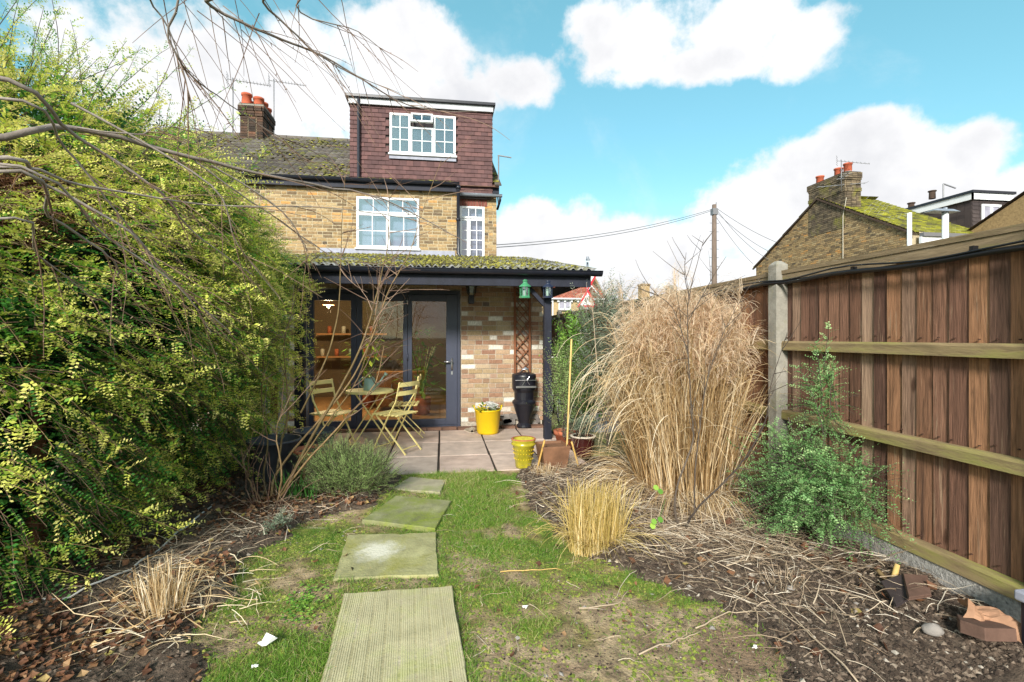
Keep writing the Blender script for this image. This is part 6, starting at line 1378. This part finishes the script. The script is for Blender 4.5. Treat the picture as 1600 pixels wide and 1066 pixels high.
# ---- generic bushy plants
def bush(name, lab, cat, c, blobs_, n, L, ll, lw, npair, m, stem='twig_dark', tint=.3, up=.5, tip=.3, curl=.2, wid=.0015, trunk=None):
    t=thing(name,lab,cat,tuple(c)); pr=[spray(npair,L,ll,lw,curl) for _ in range(4)]; w_=rs.choice(len(blobs_),n,p=np.array([q[2] for q in blobs_])/sum(q[2] for q in blobs_)); N=rs.randn(n,3); N/=np.linalg.norm(N,axis=1)[:,None]
    Pn=np.array([q[0] for q in blobs_])[w_]+N*np.array([q[1] for q in blobs_])[w_]*(rs.rand(n)**.5)[:,None]; D=N*.6+rs.randn(n,3)*.3+np.array((0,0,up))
    ok=Pn[:,2]>0; Pn,D=Pn[ok],D[ok]; n=len(Pn)
    put_sprays(pr,Pn,D,.7+rs.rand(n)*.6,tint+(rs.rand(n)-.5)*.4,tip).build('foliage',M[m],t)['kind']='stuff'; put_stems(Pn,D,L*.9,wid,curl).build('twig',M[stem],t)['kind']='stuff'
    tb=MB()
    for i in range(trunk or 5): tb.tube(curve((random.gauss(0,.03),random.gauss(0,.03),-.02),(random.gauss(0,.25),random.gauss(0,.25),1),blobs_[0][0][2]+blobs_[0][1][2]*.6,6,.1),np.linspace(.010,.003,7),6)
    tb.build('stem',M[stem],t)['kind']='stuff'; return t
p=G(548,778); bush('lavender_bush','feathery grey green lavender bush spilling over the edge of the patio','shrub',(p[0]-.04,p[1]+.05,0),[((0,0,.17),(.34,.26,.19),1),((-.13,.05,.24),(.22,.22,.18),.5),((.18,.0,.18),(.22,.2,.2),.4)],1500,.16,.024,.0045,12,'rosemary',up=.9,tint=.35)
p=P(912,560,7.0); bush('bay_shrub','bright green glossy leaved shrub between the veranda post and the fence','shrub',(p[0]-.12,6.75,0),[((0,0,1.05),(.30,.3,.66),1),((.1,0,.5),(.3,.25,.4),.4)],620,.22,.06,.024,6,'bay',up=.7,tint=.4)
p=P(955,480,6.3); bush('olive_tree','silvery leaved olive tree rising over the fence left of the dry grass','tree',(p[0]-.08,6.0,0),[((0,0,1.35),(.34,.30,.40),1),((-.05,-.1,.9),(.38,.3,.4),.8),((.06,0,1.72),(.22,.2,.28),.35)],520,.30,.06,.012,9,'olive',up=.8,tint=.45,trunk=3)
B=[];p=P(955,480,6.3); t=[o for o in bpy.data.objects if o.name.startswith('olive_tree')][0]
pr=[spray(13,.42,.055,.012,.05) for _ in range(3)]; n=12; Pn=np.stack([rs.uniform(-.35,.3,n),rs.uniform(-.2,.2,n),rs.uniform(1.55,1.75,n)],1); D=np.stack([rs.randn(n)*.25,rs.randn(n)*.2,np.ones(n)],1); put_sprays(pr,Pn,D,.7+rs.rand(n)*.4,.3+rs.rand(n)*.4).build('tall_shoot',M['olive'],t)['kind']='stuff'; put_stems(Pn,D,.38,.003,.05).build('twig',M['twig_grey'],t)['kind']='stuff'
p=G(905,712); bush('potted_plant','pale green leafy plant growing in the oxblood glazed pot','plant',(p[0]+.02,p[1],.22),[((0,0,.08),(.14,.13,.12),1)],90,.14,.05,.018,5,'olive',tint=.5)
p=G(882,706); bush('rangy_broom','loose upright wispy green plant in pots behind the square planter','plant',(p[0],p[1],.2),[((0,0,.35),(.18,.16,.38),1),((-.05,0,.7),(.12,.1,.28),.4)],210,.30,.034,.009,9,'rosemary',up=1.6,tint=.35)
p=G(437,835); bush('spurge','small blue green rosette plant at the lawn edge by the bare shrub','plant',(p[0],p[1],0),[((0,0,.06),(.07,.07,.06),1)],26,.07,.035,.009,7,'olive',tint=.4,up=.5)
p=G(1208,760); bush('ivy_tangle','dull green trailing growth between the dry grass and the concrete post','plant',(2.45,3.35,0),[((0,0,.18),(.14,.3,.18),1)],160,.2,.02,.012,9,'lonicera_cool',tint=.25,up=.3)
# flowers in the yellow tub
t=thing('cut_flowers','bunch of white and yellow flowers with leaves lying in the yellow tub','flowers',(G(762,677)[0],G(762,677)[1]-.02,.27)); b=MB(); fl=MB()
for i in range(60):
    a=random.uniform(0,6.28); r_=random.uniform(.02,.17); c=np.array((math.cos(a)*r_*1.2-.03,math.sin(a)*r_,random.uniform(.03,.13))); d=np.array((math.cos(a),math.sin(a),random.uniform(-.3,.8)))*random.uniform(.05,.11); s_=np.cross(d,(0,0,1)); s_=s_/np.linalg.norm(s_)*.02; b.add([c,c+d*.5+s_,c+d,c+d*.5-s_],[(0,1,2,3)])
for i in range(46):
    c=np.array((random.uniform(-.04,.13),random.uniform(-.10,.08),random.uniform(.09,.19)))
    for k in range(5): a=k*1.257+random.uniform(-.2,.2); d=np.array((math.cos(a),math.sin(a),random.uniform(-.2,.5)))*.032; s_=np.cross(d,(0,0,1)); s_=s_/np.linalg.norm(s_)*.011; fl.add([c,c+d*.6+s_,c+d,c+d*.6-s_],[(0,1,2,3)])
b.build('leaves',M['bay'],t)['kind']='stuff'; fl.build('petals',M['petal'],t)['kind']='stuff'; yb_=MB()
for i in range(9): yb_.lathe([(0,0),(.014,.005),(.01,.014),(0,.016)],(random.uniform(-.14,.0),random.uniform(-.09,.0),random.uniform(.10,.15)),7)
yb_.build('yellow_blooms',M['tub_yellow'],t)['kind']='stuff'; MB().box((.06,-.02,.13),(.16,.012,.12),rotm(.6,.3,.2)).build('wrapping',M['white_bit'],t)
# bulb leaves
p=G(470,782); t=thing('bulb_shoots','upright bright green bulb leaves beside the lavender bush','plant',(p[0],p[1],0)); n=80; base=np.stack([rs.uniform(-.13,.13,n),rs.uniform(-.08,.08,n),np.zeros(n)],1); dirs=np.stack([rs.randn(n)*.16,rs.randn(n)*.16,np.ones(n)],1); b,_=ribbons(n,base,dirs,.16+rs.rand(n)*.13,.011,5,.08,.03); b.build('leaf_blade',M['bulb_leaf'],t)['kind']='stuff'
# rose-like seedling in the right bed
t=thing('rose_seedling','thin green stemmed seedling with a few round leaves right of the golden clump','plant',(0,0,0)); a_=G(1028,828); b_=P(1020,765,3.3); MB().tube(curve(a_,b_-a_,.36,6,.05),np.linspace(.004,.002,7),5,False).build('stem',M['rosemary'],t); b=MB()
for (u,v,D_) in ((1025,762,3.3),(1032,768,3.3),(1022,815,3.2),(1032,812,3.2),(1020,822,3.2),(1034,866,3.1)):
    c=P(u,v,D_); q=[(math.cos(k*1.047)*.02,math.sin(k*1.047)*.024) for k in range(6)]; b.poly([c+np.array((x,y*.5,y*.7)) for x,y in q])
b.build('leaf',M['bay'],t)
# ================================================================ GROUND COVER
def on(x,y,dz=0): return np.stack([x,y,hgt(x,y)+dz],1)
stones_q=[s1q,s2q,s3q,s4q]
def blocked(x,y,grow=1.0):
    m=np.zeros(len(x),bool)
    for q in stones_q:
        c=np.mean(q,0); m|=inpoly(x,y,[tuple(c+(p-c)*grow) for p in q])
    return m
N_=330000; y=1.75+ (5.14-1.75)*rs.rand(N_)**1.45; x=rs.uniform(-1.7,2.0,N_); m=~(mR(x,y)|mL(x,y))&~blocked(x,y,.965); x,y=x[m],y[m]
dn=fnoise(x,y,1.3,51)*.5+fnoise(x,y,3.5,52)*.3+fnoise(x,y,11,53)*.2; 
nearstone=blocked(x,y,1.16); pathside=np.exp(-((x-(.30+.0*y))/.33)**2)*.25 
rightbare=np.clip((x-.55)*.32,0,.22)
den=np.clip((.64-bare(x,y)*1.15+pathside+(dn-.5)*.8)*1.7,0.06,1); den=np.where(nearstone,np.maximum(den,.65),den); k=rs.rand(len(x))<den*.62; x,y,den=x[k],y[k],den[k]; n=len(x)
lush=np.clip((fnoise(x,y,1.6,54)-.42)*3,0,1)*.6+np.clip(pathside[k]*3,0,.6)+nearstone[k]*.2
h_=(.007+.012*den+.030*lush)*(.6+rs.rand(n)*.8); b,_=ribbons(n,on(x,y,-.002),np.stack([rs.randn(n)*.55,rs.randn(n)*.55,np.ones(n)],1),h_,.0026,2,.35,.1,tint=np.clip(.44+.33*lush+rs.randn(n)*.14-.05+np.where(rs.rand(n)<.08,.5,0),0,1))
g_=b.build('lawn_grass',M['grass']); tag(g_,'short patchy green grass growing round the stepping slabs','grass',kind='stuff'); print('grass',n)
def lumps(n,x,y,sz,m,name,lab,cat,flat=.6,pw=2,on_dz=0):
    V0=np.array([(1,0,0),(-1,0,0),(0,1,0),(0,-1,0),(0,0,1),(0,0,-.6)],float); F0=np.array([(0,2,4),(2,1,4),(1,3,4),(3,0,4),(2,0,5),(1,2,5),(3,1,5),(0,3,5)]); s=sz*(.25+rs.rand(n)**pw*1.5)
    V=V0[None]*(.6+rs.rand(n,6,1)*.7)*np.stack([s*(.7+rs.rand(n)*.6),s*(.7+rs.rand(n)*.6),s*flat],1)[:,None,:]; a=rs.rand(n)*6.28; c_,s_=np.cos(a),np.sin(a); R_=np.zeros((n,3,3)); R_[:,0,0]=c_;R_[:,0,1]=-s_;R_[:,1,0]=s_;R_[:,1,1]=c_;R_[:,2,2]=1
    V=np.einsum('nij,nvj->nvi',R_,V)+on(x,y,on_dz)[:,None,:]+np.array((0,0,1))*s[:,None,None]*.12; b=MB(); b.add(V.reshape(-1,3),(F0[None]+np.arange(n)[:,None,None]*6).reshape(-1,3),np.repeat(rs.rand(n),8)); o=b.build(name,M[m],None); tag(o,lab,cat,kind='stuff'); return o
N_=48000; y=1.7+3.5*rs.rand(N_)**1.5; x=rs.uniform(.2,2.6,N_); m=inpoly(*wob(x,y),RB); x,y=x[m],y[m]; lumps(len(x),x,y,.011,'clod','soil_clods','dark crumbly clods and grit covering the right bed','soil',pw=3)
N_=16000; y=1.7+3.6*rs.rand(N_)**1.4; x=rs.uniform(-3,-.5,N_); m=inpoly(*wob(x,y),LB); x,y=x[m],y[m]; lumps(len(x),x,y,.010,'clod','leafy_bed_clods','dark crumbly soil under the leaves of the left bed','soil',pw=3)
N_=26000; y=1.7+3.3*rs.rand(N_)**1.4; x=rs.uniform(-1.3,1.8,N_); m=~blocked(x,y,1)&(rs.rand(N_)<bare(x,y)*1.3)&~(mR(x,y)|mL(x,y)); x,y=x[m],y[m]; lumps(len(x),x,y,.0045,'clod','lawn_grit','crumbs of earth scattered on the bare patches of the lawn','soil')
N_=60000; y=1.7+3.4*rs.rand(N_)**1.4; x=rs.uniform(-1.6,1.9,N_); q_=fnoise(x,y,4.5,65)*.6+fnoise(x,y,14,66)*.4; m=~blocked(x,y,1)&~(mR(x,y)|mL(x,y))&(q_>.44)&(rs.rand(N_)<1.25-bare(x,y)); x,y=x[m],y[m]
o=moss('lawn_moss',on(x,y,.0),.0075).build('lawn_moss',M['lawn_moss']); tag(o,'low cushions of yellow green moss between the thin lawn grass','moss',kind='stuff')
# fallen straw
def straw(name,lab,x,y,L,wdt,m,lift=.02,tint=None,grav=.25):
    n=len(x); a=rs.rand(n)*6.283; d=np.stack([np.cos(a),np.sin(a),rs.rand(n)*.28],1); b,_=ribbons(n,on(x,y,.006)+np.array((0,0,1))*(rs.rand(n)*lift)[:,None],d,L,wdt,5,grav*.6,.16,tint)
    for v in b.V: v[:,2]=np.maximum(v[:,2],hgt(v[:,0],v[:,1])+.004+.004*np.sin(np.arange(len(v))))
    o=b.build(name,M[m],None); return tag(o,lab,'straw',kind='stuff')
N_=15000; y=1.9+3.4*rs.rand(N_)**1.1; x=rs.uniform(.5,2.58,N_); m=inpoly(*wob(x,y),RB); w_=np.exp(-(((x-2.0)/.75)**2+((y-3.55)/.85)**2))*.75+.26*fnoise(x,y,2,71)*(y>2.2)+.09; m&=rs.rand(N_)<w_; x,y=x[m],y[m]; n=len(x)
straw('straw_litter','pale dry straw strewn round the foot of the tall grass over the right bed',x,y,.06+rs.rand(n)**1.6*.34,rs.uniform(.0028,.0058,n),'mulch_straw',.04); print('straw',n)
N_=420; y=1.8+3.2*rs.rand(N_)**1.2; x=rs.uniform(-1.4,1.9,N_); m=~blocked(x,y,1.05); x,y=x[m],y[m]; straw('lawn_straw','odd dry stems lying about the lawn',x,y,.05+rs.rand(len(x))*.16,.0035,'mulch_straw',.01)
c=G(258,962); N_=260; a=rs.rand(N_)*6.283; r_=rs.rand(N_)**.8*.48; x=c[0]+np.cos(a)*r_*.8+.05; y=c[1]+np.sin(a)*r_+.08; straw('left_bed_straw','curled dry straw lying round the pale stump in the left bed',x,y,.10+rs.rand(N_)*.22,.0055,'straw',.03,.3+rs.rand(N_)*.7)
N_=500; t_=rs.rand(N_); x=-1.9+t_*.9+rs.randn(N_)*.18; y=3.1+t_*1.2+rs.randn(N_)*.2; straw('hedge_straw','dry stems under the edge of the evergreen shrub',x,y,.08+rs.rand(N_)*.2,.004,'mulch_straw',.02)
# single large stems one can point at
for k,(px,lab) in enumerate((([(1340,1075),(1250,985),(1205,935)],'long pale stem lying from the bottom edge into the right bed'),([(905,960),(965,950),(985,925)],'bent pale twig on the bare patch of the lawn'),([(1085,985),(1140,960),(1175,965)],'curved pale stem at the lawn and soil boundary'),([(780,896),(880,893)],'straight golden stem lying on the grass beside the slabs'),([(1000,1030),(1060,1005),(1095,990)],'long thin pale stem on the mossy grass near the bottom'),([(1135,905),(1190,880),(1225,848)],'long straw lying across the dark soil of the right bed'))):
    q=np.array([G(u,v) for u,v in px]); q[:,2]=hgt(q[:,0],q[:,1])+.014; f=np.linspace(0,len(q)-1,9); pts=np.array([q[min(int(t),len(q)-2)]*(1-(t-min(int(t),len(q)-2)))+q[min(int(t),len(q)-2)+1]*(t-min(int(t),len(q)-2)) for t in f])+rs.randn(9,3)*.004
    o=MB().tube(pts,np.linspace(.0038,.0022,9),6,rnd=.62).build('dry_stem',M['bamboo'] if 'golden' in lab else M['mulch_straw'],None,True); tag(o,lab,'stem','dry stems lying on the ground')
# dead leaves
def leaves(name,lab,x,y,sz,m='dead_leaf'):
    n=len(x); V=np.zeros((n,6,3)); L=sz*(.6+rs.rand(n)*.8); W_=L*(.35+rs.rand(n)*.25); cu=.25+rs.rand(n)*.5
    for i,(a,b_) in enumerate(((0,0),(.35,1),(1,0),(.35,-1),(.35,0),(.7,0))): V[:,i,0]=a*L; V[:,i,1]=b_*W_; V[:,i,2]=L*cu*((a-.4)**2*1.2+abs(b_)*.35*rs.rand(n))
    D=rs.randn(n,3); D[:,2]*=.35; Rm=frames(D,rs.randn(n)*.6); V=np.einsum('nij,nvj->nvi',Rm,V)+on(x,y,.012)[:,None,:]; F=np.array([(0,4,1),(1,4,5),(1,5,2),(0,3,4),(3,5,4),(3,2,5)])[None]+np.arange(n)[:,None,None]*6
    b=MB(); b.add(V.reshape(-1,3),F.reshape(-1,3),np.repeat(rs.rand(n),6)); o=b.build(name,M[m],None); return tag(o,lab,'leaves',kind='stuff')
N_=17000; y=1.7+3.5*rs.rand(N_)**1.25; x=rs.uniform(-3,-.5,N_); m=inpoly(*wob(x,y),LB); den=fnoise(x,y,2,81)*.7+fnoise(x,y,6,82)*.3+(y<2.7)*.14; m&=rs.rand(N_)<np.clip((den-.42)*3.5,.06,1); x,y=x[m],y[m]; leaves('fallen_leaves','curled red brown dead leaves littering the left bed',x,y,.031); print('leaves',len(x))
N_=300; y=1.9+3*rs.rand(N_); x=rs.uniform(.5,2.5,N_); m=inpoly(x,y,RB); leaves('bed_leaves','scattered brown leaves on the right bed',x[m],y[m],.045)
N_=90; y=1.9+3*rs.rand(N_); x=rs.uniform(-1.3,1.3,N_); leaves('lawn_leaves','few small brown leaves on the lawn',x,y,.03)
p=G(400,800); N_=500; x=p[0]+rs.randn(N_)*.16+.0; y=p[1]+rs.randn(N_)*.22; leaves('leaf_drift','drift of red brown leaves round the foot of the bare shrub',x,y,.035)
N_=260; y=1.8+3*rs.rand(N_)**1.2; x=rs.uniform(-1.5,2.55,N_); m=~blocked(x,y,1.03); lumps(int(m.sum()),x[m],y[m],.010,'pebble','small_pebbles','small pale pebbles scattered over soil and lawn','pebbles',.55,3)
# litter, stones and sherds
def flat(name,px,m,th,lab,cat,z=.02,rot=(0,0,0),bevel=.003):
    q=[G(u,v,z) for u,v in px]; c=np.mean(q,0); b=MB(); b.extrude([(p[0]-c[0],p[1]-c[1]) for p in q],2,0,th); o=b.build(name,M[m],None,bevel=bevel); o.location=(c[0],c[1],float(hgt(c[0],c[1]))+z*.8); o.rotation_euler=rot; return tag(o,lab,cat)
flat('roof_slate',[(1376,936),(1412,928),(1430,955),(1400,968)],'slate',.012,'dark half of broken slate lying in the soil by the root stub','slate',.03,(R(6),R(-4),0))
flat('clay_tile',[(1410,930),(1448,928),(1455,958),(1420,968)],'brown_tile',.014,'dull brown broken tile leaning against the dark slate piece','tile',.035,(R(8),R(6),0))
flat('clay_tile',[(1496,1000),(1560,1010),(1590,1030),(1540,1040),(1500,1020)],'brown_tile',.05,'larger brown sherd lying under the crumpled brown paper','tile',.03,(R(-10),R(8),0))
b=MB(); n=9; V=[]
c=G(1550,1000,.06)
for j in range(n):
    for i in range(n): V.append(((i/(n-1)-.5)*.20+.008*random.random(),(j/(n-1)-.5)*.12+.008*random.random(),.030*math.sin(i*.8+j*.5)+.010*random.random()-.010*abs(j-4)))
b.add(V,[(j*n+i,j*n+i+1,(j+1)*n+i+1,(j+1)*n+i) for j in range(n-1) for i in range(n-1)],.5); o=b.build('paper_bag',M['paper'],None); o.location=(c[0],c[1],float(hgt(c[0],c[1]))+.075); o.rotation_euler=(R(25),R(20),R(-35)); tag(o,'crumpled brown paper lying on a sherd in the bottom right corner of the soil','paper'); sm=o.modifiers.new('s','SOLIDIFY'); sm.thickness=.003
def rock(px,r_,lab,m='pebble',fl=.6,name='stone'):
    c=G(*px); b=MB(); nu,nv=12,8; V=[]; sd=random.random()*9
    for j in range(nv+1):
        for i in range(nu): th,ph=math.pi*j/nv,2*math.pi*i/nu; d=Vector((math.sin(th)*math.cos(ph),math.sin(th)*math.sin(ph),math.cos(th))); k=1+.25*mnoise.noise(d*1.5+Vector((sd,0,0))); V.append((d.x*r_*k,d.y*r_*.8*k,d.z*r_*fl*k))
    b.add(V,[(j*nu+i,j*nu+(i+1)%nu,(j+1)*nu+(i+1)%nu,(j+1)*nu+i) for j in range(nv) for i in range(nu)],random.random()); o=b.build(name,M[m],None,True); o.location=(c[0],c[1],float(hgt(c[0],c[1]))+r_*fl*.5); return tag(o,lab,'stone')
rock((1457,1016),.042,'smooth grey stone on the soil left of the brown paper'); rock((1236,936),.022,'small cream stone in the dark soil near the lawn boundary'); rock((1268,870),.022,'small grey stone half buried in straw near the gravel board'); rock((1358,903),.02,'small pale stone near the foot of the fence'); rock((340,800),.05,'flat brown stone under the evergreen shrub edge','brown_tile',.4)
for (u,v,s,l) in ((415,1014,.05,'larger torn white scrap on the grass left of the slabs'),(820,957,.020,'small white scrap on the grass right of the nearest slab'),(398,1052,.018,'tiny white flake below the torn scrap'),(1180,1020,.014,'tiny white flake on the mossy ground near the bottom')):
    c=G(u,v); b=MB(); q=[(math.cos(k*.57)*s*random.uniform(.35,1.1),math.sin(k*.57)*s*random.uniform(.25,.7),random.uniform(0,s*.8)) for k in range(11)]; b.poly(q); o=b.build('white_scrap',M['white_bit'],None); o.location=(c[0],c[1],.022); sm=o.modifiers.new('s','SOLIDIFY'); sm.thickness=.002; tag(o,l,'litter','white scraps on the grass')
# root stub
t=thing('root_stub','sawn forked root stub sticking out of the soil behind the broken slate','stump',tuple(G(1400,930)[:2])+(.045,)); MB().tube([(-.03,0,-.02),(.0,.01,.05),(.03,.02,.11)],[.018,.015,.013],9).build('stub',M['bamboo'],t,True); MB().tube([(-.02,0,-.02),(-.05,.02,.04),(-.075,.04,.08)],[.014,.012,.010],9).build('stub',M['stem_brown'],t,True)
# white rope on the left
q=np.array([P(-60,995,2.25),P(60,962,2.5),P(140,940,2.7),P(205,923,2.9),P(260,890,3.3),P(330,830,3.9)]); f=np.linspace(0,5,26); pts=np.array([q[min(int(t),4)]*(1-(t-min(int(t),4)))+q[min(int(t),4)+1]*(t-min(int(t),4)) for t in f]); pts[:,2]=np.maximum(pts[:,2],hgt(pts[:,0],pts[:,1])+.012)
o=MB().tube(pts,.006,8).build('white_rope',M['rope'],None,True); tag(o,'thin white rope running along the left bed from the left edge','rope')
# dark planter with pale cap in the corner
t=thing('solar_light','dark post with square pale grey cap cut off by the right edge','garden light',(FX-.13,1.74,0)); MB().bb((-.045,-.045,-.02),(.045,.045,.27)).build('post',M['black'],t,bevel=.006); MB().bb((-.06,-.06,.271),(.06,.06,.315)).build('cap',M['lead'],t,bevel=.008)
# weeds: broader green rosettes in the lawn
w0=thing('clover_patch','patch of broad leaved weeds in the grass left of the second slab','weeds',tuple(G(478,945)[:2])+(0,)); b=MB()
for i in range(240):
    a=random.uniform(0,6.28); r_=random.uniform(0,.16); c=np.array((math.cos(a)*r_*.7,math.sin(a)*r_*1.4,random.uniform(.008,.03))); q=[c+np.array((math.cos(k*1.257)*.008,math.sin(k*1.257)*.008,random.uniform(-.002,.003))) for k in range(5)]; b.poly(q)
b.build('leaves',M['bay'],w0)['kind']='stuff'
# pruned twigs at the hedge foot and stray spray hanging low
SC.render.engine='CYCLES'; SC.cycles.max_bounces=6; SC.cycles.transparent_max_bounces=12
